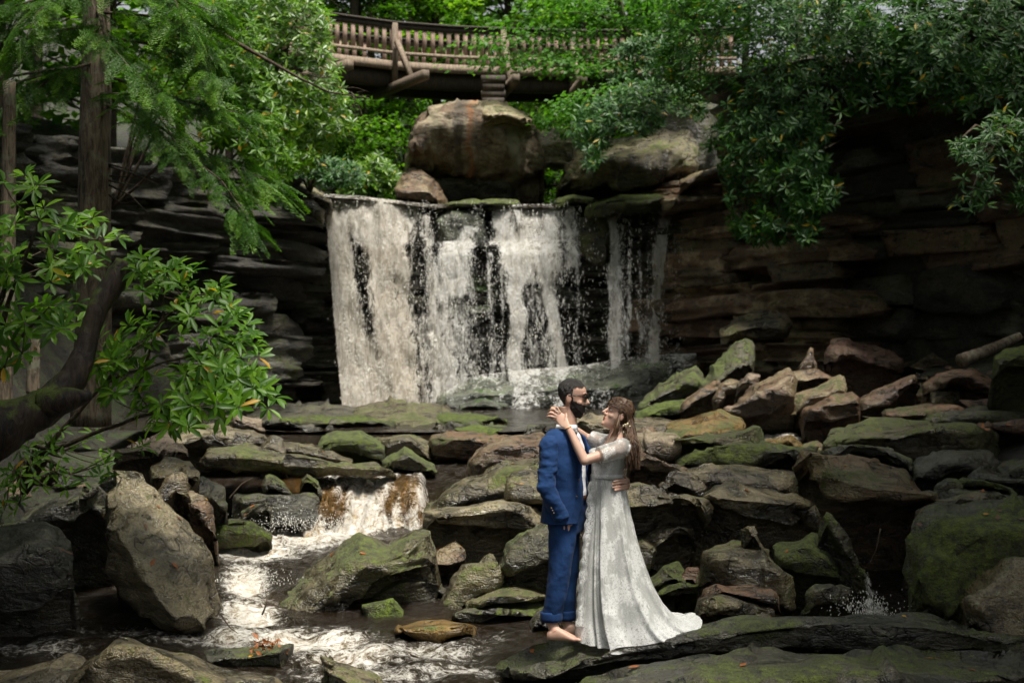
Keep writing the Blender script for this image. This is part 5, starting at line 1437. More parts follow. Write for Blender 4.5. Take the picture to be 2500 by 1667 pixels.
FR = [frond_template(k) for k in range(4)]
NEEDLE = (np.array([[0, .5, 0], [0, -.5, 0], [1, 0, 0]]), np.array([[0, 1, 2]]))

def fronds(cen, dirs, lens, rg, ups=None):
    Bs, Ds, Ns, Ls, Ws, Rn = [], [], [], [], [], []
    dirs = unit(dirs)
    for i in range(len(cen)):
        B, D, N, L, Wd = FR[i % 4]
        x = dirs[i]; up = np.array([0, 0, 1.0]) + rg.normal(0, .35, 3) if ups is None else ups[i]
        y = unit(np.cross(up, x)); z = np.cross(x, y); R = np.stack([x, y, z], 0)
        Bs.append(cen[i] + (B @ R) * lens[i]); Ds.append(D @ R); Ns.append(N @ R); Ls.append(L * lens[i]); Ws.append(Wd * lens[i]); 
        r = rg.random()
        Rn.append(np.clip(r * .75 + .35 * (B[:, 0] ** 2) + rg.normal(0, .08, len(B)), 0, 1))
    return tuple(np.concatenate(a) for a in (Bs, Ds, Ns, Ls, Ws, Rn))

def trunk_vf(pts, rads, rg, seg=18, rough=.06, n=60):
    q = resample(np.c_[np.asarray(pts, float), np.asarray(rads, float)], n)
    v, f = tube(q[:, :3], q[:, 3], seg)
    c = np.repeat(np.r_[q[:1, :3], q[:, :3], q[-1:, :3]], seg, 0)
    r = np.linalg.norm(v - c, axis=1, keepdims=True)
    w = v * np.array([7, 7, 1.6])
    v = v + (v - c) * (rough * 2.0 * fbm(w, 5, 4))[:, None]
    return v, f

HY = 15.0
hem = empty('hemlock_tree', tuple(P(228, 1010, HY)))
tag(hem, 'hemlock tree with a thick lichened trunk and drooping feathery branches', 'tree')
rg = np.random.default_rng(401)
tr_pts = [P(222, 1040, HY), P(226, 800, HY), P(230, 560, HY), P(232, 340, HY), P(236, 100, HY), P(240, -250, HY), P(244, -700, HY)]
tv = trunk_vf(tr_pts, [.21, .185, .172, .165, .15, .12, .07], rg)
set_parent_keep(obj('trunk', mesh_np('trunk', *tv, M['bark'])), hem)
HB = [  # main branches (photo pixels, depth)
    [(250, 250, 15), (400, 335, 14.3), (540, 440, 13.8), (610, 540, 13.6)], [(250, 215, 15), (420, 330, 14.6), (560, 400, 14.3), (650, 440, 14.1)], [(245, 180, 15), (420, 240, 14.5), (520, 265, 14.2), (600, 278, 14)],
    [(240, 90, 15), (380, 110, 14.5), (470, 150, 14.2), (520, 190, 14)], [(238, 30, 15), (380, 40, 14.4), (480, 70, 14.2), (510, 120, 14.1)], [(236, -60, 15), (360, -20, 14.4), (470, 10, 14), (520, 30, 14)],
    [(236, 150, 15), (140, 180, 14.2), (60, 240, 13.9), (20, 270, 13.8)], [(238, 60, 15), (120, 80, 14), (20, 120, 13.8), (-40, 160, 13.6)], [(236, -40, 15), (120, -10, 14), (20, 20, 13.8), (-40, 60, 13.6)],
    [(240, 230, 15), (330, 230, 13.8), (400, 300, 13.4), (430, 350, 13.2)], [(238, 20, 15), (260, 100, 13.5), (330, 180, 13.1), (380, 220, 13)],
    [(236, -150, 15), (300, -60, 13.6), (420, -20, 13.2), (450, 60, 13)], [(236, -120, 15), (180, -30, 13.6), (90, 30, 13.2), (60, 100, 13.1)]]
cen, drs, lens = [], [], []
for ib, br in enumerate(HB):
    q = resample(np.array([P(*b) for b in br]), 26)
    v, f = tube(q, np.linspace(.022, .004, 26), 6)
    set_parent_keep(obj('branch', mesh_np('branch', v, f, M['twig'])), hem)
    T = unit(np.gradient(q, axis=0))
    for k in range(5, 26):
        for j in range(4 if k > 11 else 2):
            side = rg.choice([-1, 1])
            hz = unit(np.cross(T[k], np.array([0, 0, 1.0])))
            dr = T[k] * rg.uniform(.5, 1.1) + hz * side * rg.uniform(.2, 1.0) + np.array([0, 0, rg.uniform(-.40, .08)])
            cen.append(q[k] + rg.normal(0, .05, 3) + dr * rg.uniform(0, .14)); drs.append(dr); lens.append(rg.uniform(.20, .44))
cen = np.array(cen); drs = np.array(drs); lens = np.array(lens)
fb = fronds(cen, drs, lens, rg)
foliage_obj('needles', *fb[:5], NEEDLE, 'hemlock', rg, hem, 'stuff', fb[5])
for br in ([(262, 400, 15), (300, 410, 14.7), (340, 422, 14.5)], [(262, 430, 15), (310, 432, 14.8), (345, 436, 14.7)], [(262, 440, 15), (310, 450, 14.6), (348, 456, 14.4)], [(262, 450, 15), (320, 478, 14.6), (365, 525, 14.4)], [(262, 405, 15), (340, 430, 14.6), (390, 452, 14.4)], [(258, 470, 15), (300, 500, 14.8), (330, 490, 14.7)]):
    v, f = tube(resample(np.array([P(*b) for b in br]), 8), np.linspace(.013, .004, 8), 6)
    set_parent_keep(obj('dead_twig', mesh_np('dead_twig', v, f, M['twig'])), hem)

# dead leaning trunk in the left foreground
dt = empty('dead_trunk', tuple(P(20, 1130, 10.2)))
tag(dt, 'mossy rotten trunk leaning up over the left bank', 'dead trunk')
rg = np.random.default_rng(402)
q = [P(-160, 1130, 10.0), P(-60, 1075, 10.1), P(40, 1025, 10.2), P(120, 985, 10.3), P(178, 925, 10.4), P(208, 860, 10.5), P(222, 800, 10.55), P(248, 740, 10.6), P(278, 685, 10.65), P(302, 640, 10.7)]
v, f = trunk_vf(q, [.22, .20, .17, .14, .095, .078, .076, .082, .085, .06], rg, 20, .16, 70)
set_parent_keep(obj('stem', mesh_np('stem', v, f, M['deadwood'])), dt)
v, f = trunk_vf([P(110, 985, 10.25), P(170, 975, 10.2), P(222, 965, 10.2)], [.13, .10, .035], rg, 12, .2, 16)
set_parent_keep(obj('broken_stub', mesh_np('broken_stub', v, f, M['deadwood'])), dt)

# bare branch in front of the sunlit thicket
bb = empty('bare_branch', tuple(P(520, 60, 24)))
tag(bb, 'long bare branch sloping down in front of the sunlit thicket', 'branch')
v, f = tube(resample(np.array([P(490, 40, 24), P(560, 95, 24), P(640, 140, 24.2), P(720, 185, 24.4), P(800, 225, 24.6), P(900, 240, 24.8)]), 24), np.linspace(.045, .010, 24), 8)
set_parent_keep(obj('limb', mesh_np('limb', v, f, M['twig'])), bb)
rg = np.random.default_rng(403)
for k in range(16):
    u = rg.uniform(.45, 1); a = np.array([PW(560 + 340 * u, 24.5), 24.5, PZ(95 + 145 * u ** .8, 24.5)])
    e = a + np.array([rg.uniform(.1, .7), rg.uniform(-.3, .3), rg.uniform(-.55, .25)])
    v, f = tube(resample(np.array([a, (a + e) / 2 + rg.normal(0, .06, 3), e]), 6), np.linspace(.008, .002, 6), 5)
    set_parent_keep(obj('twig', mesh_np('twig', v, f, M['twig'])), bb)
# second trunk at the left edge, short stump
for nm, lab, pts, rads in (('slim_tree', 'slim lichened trunk at the left edge behind the shaded rhododendron', [P(10, 1010, 13.5), P(14, 800, 13.5), P(20, 560, 13.5), P(24, 200, 13.5)], [.08, .075, .07, .06]),
                           ('stump', 'reddish broken stump behind the dead trunk', [P(80, 960, 13), P(82, 880, 13), P(86, 820, 13)], [.06, .055, .04])):
    v, f = trunk_vf(pts, rads, rg, 12, .08, 24); o = obj(nm, mesh_np(nm, v, f, M['bark'])); center_origin(o); tag(o, lab, 'trunk')
# fallen log on the talus
v, f = trunk_vf([P(2345, 880, 20.6), P(2400, 862, 20.8), P(2490, 822, 21)], [.10, .095, .075], rg, 12, .1, 20)
o = obj('fallen_log', mesh_np('fallen_log', v, f, M['bark'])); center_origin(o); tag(o, 'grey fallen log lying against the shaded cliff', 'log')
# ------------------------------------------------------------------ broadleaf trees
def tree(label, x, y, z, h, crown_r, crown_z0, mat, seed, nclump=46, nleaf=80, leaf=.17, trunk_r=.16, group=None, name='tree', flat=.42, bark='bark_dark'):
    rg = np.random.default_rng(seed)
    root = empty(name, (x, y, z)); tag(root, label, 'tree', group)
    top = np.array([x + rg.normal(0, .3), y + rg.normal(0, .3), z + h])
    v, f = trunk_vf([(x, y, z - .3), (x + rg.normal(0, .08), y, z + h * .35), (x + rg.normal(0, .15), y, z + h * .7), top], [trunk_r, trunk_r * .8, trunk_r * .55, .03], rg, 9, .06, 24)
    set_parent_keep(obj('trunk', mesh_np('trunk', v, f, M[bark])), root)
    limbs, B, D, N, L, R = [], [], [], [], [], []
    for k in range(nclump):
        u = rg.random(); zz = z + crown_z0 + (h - crown_z0) * u
        rad = crown_r * math.sqrt(rg.random()) * (1 - .55 * u)
        a = rg.uniform(0, 6.28)
        c = np.array([x + rad * math.cos(a), y + rad * math.sin(a), zz + rg.normal(0, .2)])
        s = np.array([x, y, max(z + 1, zz - rg.uniform(.3, 1.2))])
        limbs.append(tube(resample(np.array([s, (s + c) / 2 + np.array([0, 0, .25]), c]), 6), np.linspace(.035, .008, 6), 5, cap=False))
        cr = rg.uniform(.55, 1.15)
        q = rg.normal(0, 1, (nleaf, 3)); q = unit(q) * rg.random((nleaf, 1)) ** .45 * cr * np.array([1, 1, flat * .6]); q[:, 2] -= .12 * (q[:, 0] ** 2 + q[:, 1] ** 2)
        B.append(c + q)
        dd = q * np.array([1, 1, .2]) + rg.normal(0, .45, (nleaf, 3)) * np.array([1, 1, .4]); D.append(dd)
        N.append(np.array([0, 0, 1.0]) + rg.normal(0, .45, (nleaf, 3))); L.append(leaf * rg.uniform(.6, 1.2, nleaf))
        R.append(np.clip(rg.random() * .6 + rg.normal(.2, .16, nleaf), 0, 1))
    v, f = join(limbs)
    set_parent_keep(obj('limbs', mesh_np('limbs', v, f, M[bark])), root)
    B, D, N, L, R = (np.concatenate(a) for a in (B, D, N, L, R))
    foliage_obj('crown', B, D, N, L, L * .95, LEAF_Q, mat, rg, root, None, R)
    return root
FG = 'broadleaf trees of the forest beyond the bridge'
FL = 'green broadleaf forest tree on the slope beyond the footbridge'
rg = random.Random(77)
k = 0
for px, Y, h, r, c0 in [(640, 46, 13, 4.2, 1.5), (760, 50, 15, 4.5, 2), (880, 47, 12, 3.6, 3.0), (960, 54, 15, 4.5, 2.5), (1060, 48, 14, 4.0, 4.0), (1150, 56, 15, 4.6, 2.0), (1240, 49, 14, 4.2, 3.6), (1330, 58, 16, 4.8, 2), (1420, 48, 14, 4.2, 2.5), (1500, 55, 13, 4.5, 2), (1590, 50, 14, 4.4, 1.5),
                        (1700, 47, 14, 4.5, 1.5), (1820, 52, 15, 5, 1.5), (820, 66, 16, 5, 2), (1000, 70, 17, 5.5, 2), (1180, 72, 17, 5.5, 2), (1360, 70, 17, 5.5, 2), (1540, 72, 15, 5.5, 2), (560, 56, 17, 5, 2), (440, 48, 16, 5, 2), (1950, 46, 16, 5, 1.5), (700, 80, 18, 6, 2), (1100, 88, 18, 6, 1), (1450, 88, 17, 6, 1)]:
    x = PW(px, Y); z = float(zground(np.array(x), np.array(float(Y))))
    fl = ('short ' if h < 14 else 'tall ' if h > 15 else '') + ('slender ' if r < 4.3 else 'spreading ' if r > 4.9 else '') + FL
    tree(fl, x, float(Y), z, h, r, c0, 'canopy', 500 + k, nclump=58, nleaf=95, leaf=.24 + .003 * (Y - 45), group=FG, trunk_r=.17); k += 1
# low growth under the bridge
for px, Y, h, r in [(850, 43, 3.4, 1.6), (900, 45, 3.8, 1.8), (985, 44.5, 3.2, 1.5), (820, 41, 2.6, 1.3), (1330, 44, 3.4, 1.6), (1280, 47, 4, 1.8), (930, 50, 4.5, 2), (870, 54, 5, 2.2), (1340, 41.5, 2.6, 1.3)]:
    x = PW(px, Y); z = float(zground(np.array(x), np.array(float(Y))))
    tree('leafy sapling growing behind the boulders under the bridge', x, Y, z, h, r, .4, 'canopy', 560 + k, nclump=26, nleaf=70, leaf=.16, trunk_r=.04, group='saplings under the bridge', name='sapling'); k += 1
# dark conifer trunks under the left end of the bridge
for px, Y in [(862, 46), (944, 49), (905, 58), (1010, 60)]:
    x = PW(px, Y); z = float(zground(np.array(x), np.array(float(Y))))
    tree('straight dark conifer trunk seen under the left end of the bridge', x, Y, z, 16, 3.0, 4.5, 'hemlock', 580 + k, nclump=50, nleaf=90, leaf=.17, trunk_r=.19, group='conifers under the bridge', name='conifer_tree', flat=.3); k += 1

# ------------------------------------------------------------------ maple sprays in front of the railing
def spray_tree(label, base, limbs_px, seed, mat, leaf, per=26, spread=.55, name='maple_tree', trunk=None):
    rg = np.random.default_rng(seed)
    root = empty(name, tuple(float(v) for v in base)); tag(root, label, 'tree')
    if trunk:
        v, f = trunk_vf(trunk[0], trunk[1], rg, 10, .06, 30); set_parent_keep(obj('trunk', mesh_np('trunk', v, f, M['bark'])), root)
    B, D, N, L, R = [], [], [], [], []
    for br in limbs_px:
        q = resample(np.array([P(*b) for b in br]), 20)
        v, f = tube(q, np.linspace(.028, .005, 20), 6); set_parent_keep(obj('branch', mesh_np('branch', v, f, M['twig'])), root)
        for k in range(3, 20):
            m = per
            o = rg.normal(0, 1, (m, 3)) * np.array([spread, spread, .10]); 
            o[:, 2] += -.05 * np.abs(o[:, 0]) - .03
            B.append(q[k] + o); D.append(o * np.array([1, 1, 0]) + rg.normal(0, .3, (m, 3)) * np.array([1, 1, .3]) + np.array([-.2, 0, -.25]))
            N.append(np.array([0, -.25, 1.0]) + rg.normal(0, .28, (m, 3))); L.append(leaf * rg.uniform(.6, 1.2, m)); R.append(np.clip(rg.normal(.5, .22, m), 0, 1))
    B, D, N, L, R = (np.concatenate(a) for a in (B, D, N, L, R))
    foliage_obj('crown', B, D, N, L, L * .9, LEAF_Q, mat, rg, root, None, R)
    return root
spray_tree('leaning maple with layered fresh green sprays hanging before the railing', P(1540, 280, 37.5), 
    [[(1530, 90, 37.4), (1400, 75, 37), (1280, 85, 36.6), (1160, 105, 36.2)], [(1535, 120, 37.4), (1400, 125, 37), (1260, 130, 36.6), (1170, 155, 36.2)], [(1540, 150, 37.4), (1450, 145, 37), (1340, 148, 36.6), (1260, 150, 36.4)],
     [(1525, 60, 37.4), (1440, 30, 37), (1330, 35, 36.8), (1240, 60, 36.6)], [(1520, 30, 37.4), (1420, 0, 37), (1320, -10, 36.8)], [(1530, 60, 37.4), (1590, 40, 37), (1640, 60, 36.8)], [(1540, 110, 37.4), (1600, 100, 37), (1660, 120, 36.8)], [(1515, 0, 37.4), (1560, -10, 37), (1640, 0, 36.8)],
     [(1535, 170, 37.4), (1440, 165, 36.4), (1350, 160, 36)]], 601, 'maple', .17, per=26, spread=.42,
    trunk=([P(1560, 300, 37.8), P(1545, 180, 37.6), P(1530, 80, 37.4), P(1512, 0, 37.2), P(1500, -120, 37)], [.10, .09, .08, .07, .05]))
spray_tree('low maple sprays over the mossy boulder beside the rust-streaked boulder', P(1440, 330, 36), 
    [[(1480, 235, 35.6), (1430, 225, 35.4), (1390, 250, 35.2), (1365, 280, 35)], [(1480, 245, 35.6), (1440, 240, 35.2), (1400, 275, 35)], [(1430, 330, 36.4), (1360, 300, 36.6), (1320, 285, 36.8), (1300, 275, 36.8)], [(1500, 225, 35.8), (1540, 220, 35.6), (1500, 215, 35.4)]], 602, 'maple', .16, per=18, spread=.26, name='maple_sapling')

# ------------------------------------------------------------------ trees on the gorge sides, near ones added out of view for shade
SG = 'trees standing on the gorge sides'
for i, (x, y, h, r, c0) in enumerate([(-6.8, 9.5, 15, 3.4, 8.0), (-7.6, 14.5, 15, 3.6, 7.0), (-8.5, 19, 13, 4.0, 4.5), (-10, 24, 13, 4.2, 3.5), (-10.5, 29, 13, 4.2, 2.5), (-9.5, 33.5, 12, 3.8, 1.5), (-14, 22, 16, 5, 2), (-15, 31, 15, 5, 2), (-4.3, 7.3, 13, 3.1, 6.2), (5.8, 6.6, 13, 3.0, 6.2), (-13, 39, 15, 5, 2),
                                      (6.6, 6, 15, 3.4, 8.5), (7.4, 10.5, 15, 3.4, 8.5), (9.6, 15, 14, 3.6, 6.5), (12.0, 20, 13, 3.8, 3.0), (12.6, 25, 13, 3.8, 1.5), (12.4, 30, 12, 3.6, 1.5), (14, 23, 16, 5, 1.5), (14.5, 31, 16, 5, 1.5), (12.5, 37, 15, 5, 1.5), (16, 16, 16, 5, 2)]):
    z = float(zground(np.array(float(x)), np.array(float(y))))
    tree(('shorter ' if h < 13.5 else 'taller ') + 'leafy tree on the ' + ('left' if x < 0 else 'right') + ' bank above the gorge' + (' beside the stream, added for shade' if y < 17 else ' beside the falls'), float(x), float(y), z, h, r, c0, 'canopy', 700 + i, nclump=130 if y < 12 else 70, nleaf=70, leaf=.34, group=SG, trunk_r=.2)

# ------------------------------------------------------------------ fallen leaves and twigs on the rocks
rg = random.Random(91)
leaf_t = np.array([[0, 0, 0], [.4, .3, .05], [.45, 0, .02], [.4, -.3, .05], [1, 0, .10]])
lm = [simple_mat('dead_leaf_' + n_, c_, .6, .3, .3, 40) for n_, c_ in (('rust', (.22, .075, .02)), ('ochre', (.36, .20, .04)), ('brown', (.10, .055, .03)))]
LMS = [mesh_np('fallen_leaf', leaf_t, np.array([[0, 2, 1], [0, 3, 2], [1, 2, 4], [2, 3, 4]]), m_, smooth=False) for m_ in lm]
deps = bpy.context.evaluated_depsgraph_get(); deps.update()
cnt = 0
for i in range(400):
    if cnt >= 60: break
    px, py = rg.uniform(0, 2500), rg.uniform(1000, 1640)
    if 1290 < px < 1720 and py < 1560: continue
    d = Vector(((px - 1250) / FPX, 1.0, (880 - py) / FPX)).normalized()
    hit, loc, nor, idx, ob_, mt = scene.ray_cast(deps, cam.location, d)
    if not hit or nor.z < .55 or ob_.name.split('.')[0] not in ('rock', 'slab', 'boulder', 'stone'): continue
    j = rg.randrange(3)
    o = obj('fallen_leaf', LMS[j]); sz = rg.uniform(.05, .10)
    o.location = loc + nor * .006; o.scale = (sz, sz * .8, sz)
    o.rotation_euler = nor.to_track_quat('Z', 'Y').to_euler(); o.rotation_euler.rotate_axis('Z', rg.uniform(0, 6.28))
    tag(o, ('rust-coloured', 'ochre', 'dull brown')[j] + ' fallen leaf lying on a wet rock', 'leaf', 'fallen leaves on the rocks'); cnt += 1
for i, (a_, b_, c_) in enumerate([((640, 1500, 11.6), (652, 1470, 11.6), (648, 1440, 11.7)), ((560, 1215, 14.8), (590, 1180, 14.9), (618, 1165, 15.0)), ((540, 1500, 11.2), (560, 1530, 11.1), (580, 1545, 11.1)), ((2150, 1290, 11.8), (2140, 1340, 11.8), (2120, 1380, 11.8)), ((250, 1240, 12.2), (330, 1225, 12.4), (380, 1240, 12.5))]):
    v, f = tube(resample(np.array([P(*a_), P(*b_), P(*c_)]), 8), np.linspace(.008, .003, 8), 6)
    o = obj('stick', mesh_np('stick', v, f, M['twig'])); center_origin(o)
    tag(o, ('thin dark stick poking up beside the humped rock', 'curved pale stick above the mossy shelf', 'forked twig caught at the foot of the pointed boulder', 'dead stick hanging below the tan-topped slab', 'thin twig lying behind the pointed boulder')[i], 'stick')
# clump of sodden leaves on the low wet rock
rgc = np.random.default_rng(5); c_ = P(655, 1572, 10.7)
V, F = leaves_vf(c_ + rgc.normal(0, 1, (40, 3)) * np.array([.07, .05, .025]), rgc.normal(0, 1, (40, 3)), rgc.normal(0, 1, (40, 3)) + np.array([0, 0, 1]), rgc.uniform(.05, .09, 40), rgc.uniform(.02, .04, 40), LEAF_LO)
o = obj('leaf_clump', mesh_np('leaf_clump', V, F, lm[0], smooth=False)); center_origin(o); tag(o, 'clump of sodden rust-brown leaves on the low wet rock', 'leaves', kind='stuff')
# ------------------------------------------------------------------ the couple
def ellipsoid(c, r, R=None, nu=14, nv=20):
    u = np.linspace(0, math.pi, nu); v = np.linspace(0, 2 * math.pi, nv, endpoint=False)
    U, W_ = np.meshgrid(u, v, indexing='ij')
    p = np.stack([np.sin(U) * np.cos(W_), np.sin(U) * np.sin(W_), np.cos(U)], -1).reshape(-1, 3) * np.asarray(r)
    if R is not None: p = p @ np.asarray(R).T
    return p + np.asarray(c), grid_faces(nu, nv, True)

def loft_rings(rings, seg=28, power=2.0):
    """rings: (centre, half-axis a, half-axis b); closed with collapsed ends"""
    t = np.linspace(0, 2 * math.pi, seg, endpoint=False)
    ct = np.sign(np.cos(t)) * np.abs(np.cos(t)) ** (2 / power); st = np.sign(np.sin(t)) * np.abs(np.sin(t)) ** (2 / power)
    rs = [np.asarray(c) + ct[:, None] * np.asarray(a) + st[:, None] * np.asarray(b) for c, a, b in rings]
    rs = [np.repeat(rs[0].mean(0, keepdims=True), seg, 0)] + rs + [np.repeat(rs[-1].mean(0, keepdims=True), seg, 0)]
    return np.concatenate(rs), grid_faces(len(rs), seg, True)

def outward(v, f):
    n = np.cross(v[f[:, 1]] - v[f[:, 0]], v[f[:, 3 if f.shape[1] == 4 else 2]] - v[f[:, 0]])
    vol = np.sum(v[f[:, 0]] * n)      # signed volume, up to a factor
    c = v.mean(0); vol = np.sum((v[f[:, 0]] - c) * n)
    return (v, f if vol > 0 else f[:, ::-1])

def remesh(parts, voxel, mat, smooth_it=3, smooth_f=.5):
    v, f = join([outward(*p) for p in parts])
    me = mesh_np('tmp', v, f)
    o = bpy.data.objects.new('tmp', me); COL.objects.link(o)
    m = o.modifiers.new('r', 'REMESH'); m.mode = 'VOXEL'; m.voxel_size = voxel
    if smooth_it:
        s = o.modifiers.new('s', 'SMOOTH'); s.iterations = smooth_it; s.factor = smooth_f
    dg = bpy.context.evaluated_depsgraph_get(); dg.update()
    ev = o.evaluated_get(dg)
    out = bpy.data.meshes.new_from_object(ev)
    bpy.data.objects.remove(o); bpy.data.meshes.remove(me)
    out.materials.clear(); out.materials.append(mat)
    out.polygons.foreach_set('use_smooth', np.ones(len(out.polygons), bool))
    return out

def me_co(me):
    c = np.empty(len(me.vertices) * 3, np.float32); me.vertices.foreach_get('co', c); return c.reshape(-1, 3).astype(float)
def me_no(me):
    c = np.empty(len(me.vertices) * 3, np.float32); me.vertices.foreach_get('normal', c); return c.reshape(-1, 3).astype(float)
def me_set(me, co):
    me.vertices.foreach_set('co', np.asarray(co, np.float32).ravel()); me.update()
def wrinkle(me, amp, scale, seed):
    co = me_co(me); n = me_no(me)
    d = fbm(co * np.asarray(scale), seed, 3)
    d = d - .5 * np.abs(vnoise(co * np.asarray(scale) * 1.7, seed + 4))
    me_set(me, co + n * (amp * d)[:, None])
def cut(me, mask):
    """delete the vertices in mask"""
    bm = bmesh.new(); bm.from_mesh(me); bm.verts.ensure_lookup_table()
    bmesh.ops.delete(bm, geom=[bm.verts[i] for i in np.nonzero(mask)[0]], context='VERTS')
    bm.to_mesh(me); bm.free(); return me

def Q(x, y, dy=0.0): return P(x, y, 10.0 + dy)

def skin_mat(name, col, red):
    t = NT(name); p = pos(t)
    c = t.mixc(t.ramp01(t.noise(p, 14, 3), .35, .7), col, red)
    b = t.n('BsdfPrincipled'); t.l(c, b.inputs['Base Color']); b.inputs['Roughness'].default_value = .5
    b.inputs['Subsurface Weight'].default_value = .12; b.inputs['Subsurface Radius'].default_value = (.012, .005, .003)
    b.inputs['Specular IOR Level'].default_value = .35
    t.l(b.outputs[0], t.out.inputs['Surface']); return t.m
M['skin_man'] = skin_mat('skin_tan', (0.50, 0.325, 0.24), (0.54, 0.31, 0.23))
M['skin_woman'] = skin_mat('skin_fair', (0.50, 0.33, 0.245), (0.53, 0.31, 0.235))
def cloth_mat(name, a, b_, sc=240, rough=.85, sheen=.04):
    t = NT(name); p = pos(t)
    c = t.mixc(t.ramp01(t.noise(p, 6, 4, .6), .3, .7), a, b_)
    w = t.n('TexWave'); t.l(p, w.inputs['Vector']); w.inputs['Scale'].default_value = sc; w.inputs['Distortion'].default_value = 1.5
    c = t.mixc(t.math('MULTIPLY', w.outputs[1], .25), c, t.mixc(1.0, c, (1.5, 1.5, 1.4), 'MULTIPLY'))
    b = t.n('BsdfPrincipled'); t.l(c, b.inputs['Base Color']); b.inputs['Roughness'].default_value = rough; b.inputs['Sheen Weight'].default_value = sheen
    b.inputs['Specular IOR Level'].default_value = .2
    t.l(t.bump(t.noise(p, 26, 4, .6), .25, .02), b.inputs['Normal'])
    t.l(b.outputs[0], t.out.inputs['Surface']); return t.m
M['suit'] = cloth_mat('blue_linen_suit', (0.0065, 0.027, 0.090), (0.009, 0.036, 0.115))
M['shirt'] = cloth_mat('white_shirt', (0.66, 0.66, 0.70), (0.72, 0.72, 0.75), 400, .8, 0)
M['tie'] = cloth_mat('grey_tie', (0.16, 0.16, 0.16), (0.26, 0.26, 0.25), 400, .7, 0)
M['belt'] = simple_mat('brown_leather', (0.07, 0.025, 0.012), .45)
M['hair_man'] = simple_mat('black_hair', (0.010, 0.007, 0.005), .42, .5, .5, 120, .9, 260)
M['beard'] = simple_mat('dark_beard', (0.014, 0.009, 0.006), .65, .3, .5, 160, .9, 320)
M['frame'] = simple_mat('black_frame', (0.008, 0.006, 0.005), .25)
M['lens'] = simple_mat('dark_lens', (0.006, 0.007, 0.008), .05, .8)
M['gold'] = simple_mat('gold_metal', (0.62, 0.40, 0.14), .3, .8)
M['button'] = simple_mat('brown_button', (0.10, 0.075, 0.05), .4)
def hair_mat():
    t = NT('brown_hair')
    at = t.n('Attribute'); at.attribute_name = 'rnd'
    c = t.mixc(at.outputs['Fac'], (0.022, 0.012, 0.007), (0.125, 0.068, 0.034))
    b = t.n('BsdfPrincipled'); t.l(c, b.inputs['Base Color']); b.inputs['Roughness'].default_value = .52; b.inputs['Specular IOR Level'].default_value = .35
    t.l(b.outputs[0], t.out.inputs['Surface']); return t.m
M['hair_woman'] = hair_mat()
def lace_mat(name, sheer):
    t = NT(name); p = pos(t)
    mo = t.noise(t.vscale(p, (1, 1, .55)), 8.0, 3, .6)          # sprigs of flowers
    br = t.noise(p, 24, 4, .75, 2.5); net = t.noise(p, 120, 3, .7)
    ln = t.math('SUBTRACT', 1.0, t.ramp01(t.math('ABSOLUTE', t.math('SUBTRACT', br, .5)), .035, .12))
    sp = t.math('MULTIPLY', t.ramp01(mo, .44, .56), ln)
    sp = t.math('MAXIMUM', sp, t.math('MULTIPLY', t.ramp01(net, .50, .6), .30))
    sz = t.n('SeparateXYZ'); t.l(p, sz.inputs[0])
    sp = t.math('MAXIMUM', sp, t.math('MULTIPLY', ln, t.math('SUBTRACT', 1.0, t.ramp01(sz.outputs[2], .10, .24))))      # denser lace along the hem
    c = t.mixc(sp, (0.50, 0.505, 0.475), (0.90, 0.90, 0.87))
    b = t.n('BsdfPrincipled'); t.l(c, b.inputs['Base Color']); b.inputs['Roughness'].default_value = .8; b.inputs['Specular IOR Level'].default_value = .2
    t.l(t.bump(t.math('ADD', sp, net), .5, .006), b.inputs['Normal'])
    tr = t.n('BsdfTranslucent'); t.l(c, tr.inputs['Color'])
    m1 = t.n('MixShader'); m1.inputs[0].default_value = .22; t.l(b.outputs[0], m1.inputs[1]); t.l(tr.outputs[0], m1.inputs[2])
    out = m1.outputs[0]
    if sheer:
        tp = t.n('BsdfTransparent'); m2 = t.n('MixShader')
        t.l(t.math('MULTIPLY_ADD', sp, sheer, 1 - sheer), m2.inputs[0]); t.l(tp.outputs[0], m2.inputs[1]); t.l(out, m2.inputs[2]); out = m2.outputs[0]
    t.l(out, t.out.inputs['Surface']); return t.m
M['lace'] = lace_mat('white_lace_skirt', 0)
M['lace_sheer'] = lace_mat('white_lace_sheer', .5)

HEADP = np.array([  # z, x front, x back, half width  (metres, chin to crown)
    (-.122, .070, .012, .022), (-.110, .086, -.005, .036), (-.090, .091, -.022, .047), (-.065, .090, -.038, .055), (-.040, .088, -.058, .062), (-.015, .085, -.080, .068),
    (.008, .083, -.093, .072), (.030, .090, -.099, .075), (.055, .090, -.101, .076), (.080, .079, -.094, .071), (.100, .058, -.076, .058), (.113, .030, -.050, .038), (.120, -.005, -.015, .010)])
def head_rings(R, c, s=1.0, off=0.0, jaw=1.0):
    rs = []
    for z, xf, xb, w in HEADP:
        w = w * (jaw if z < -.05 else 1)
        xc = (xf + xb) / 2; a = (xf - xb) / 2 + off; b = w + off
        zz = z + (off if z > .1 else (-off if z < -.11 else 0))
        rs.append((c + R @ (np.array([xc, 0, zz]) * s), R @ np.array([a * s, 0, 0]), R @ np.array([0, b * s, 0])))
    return rs
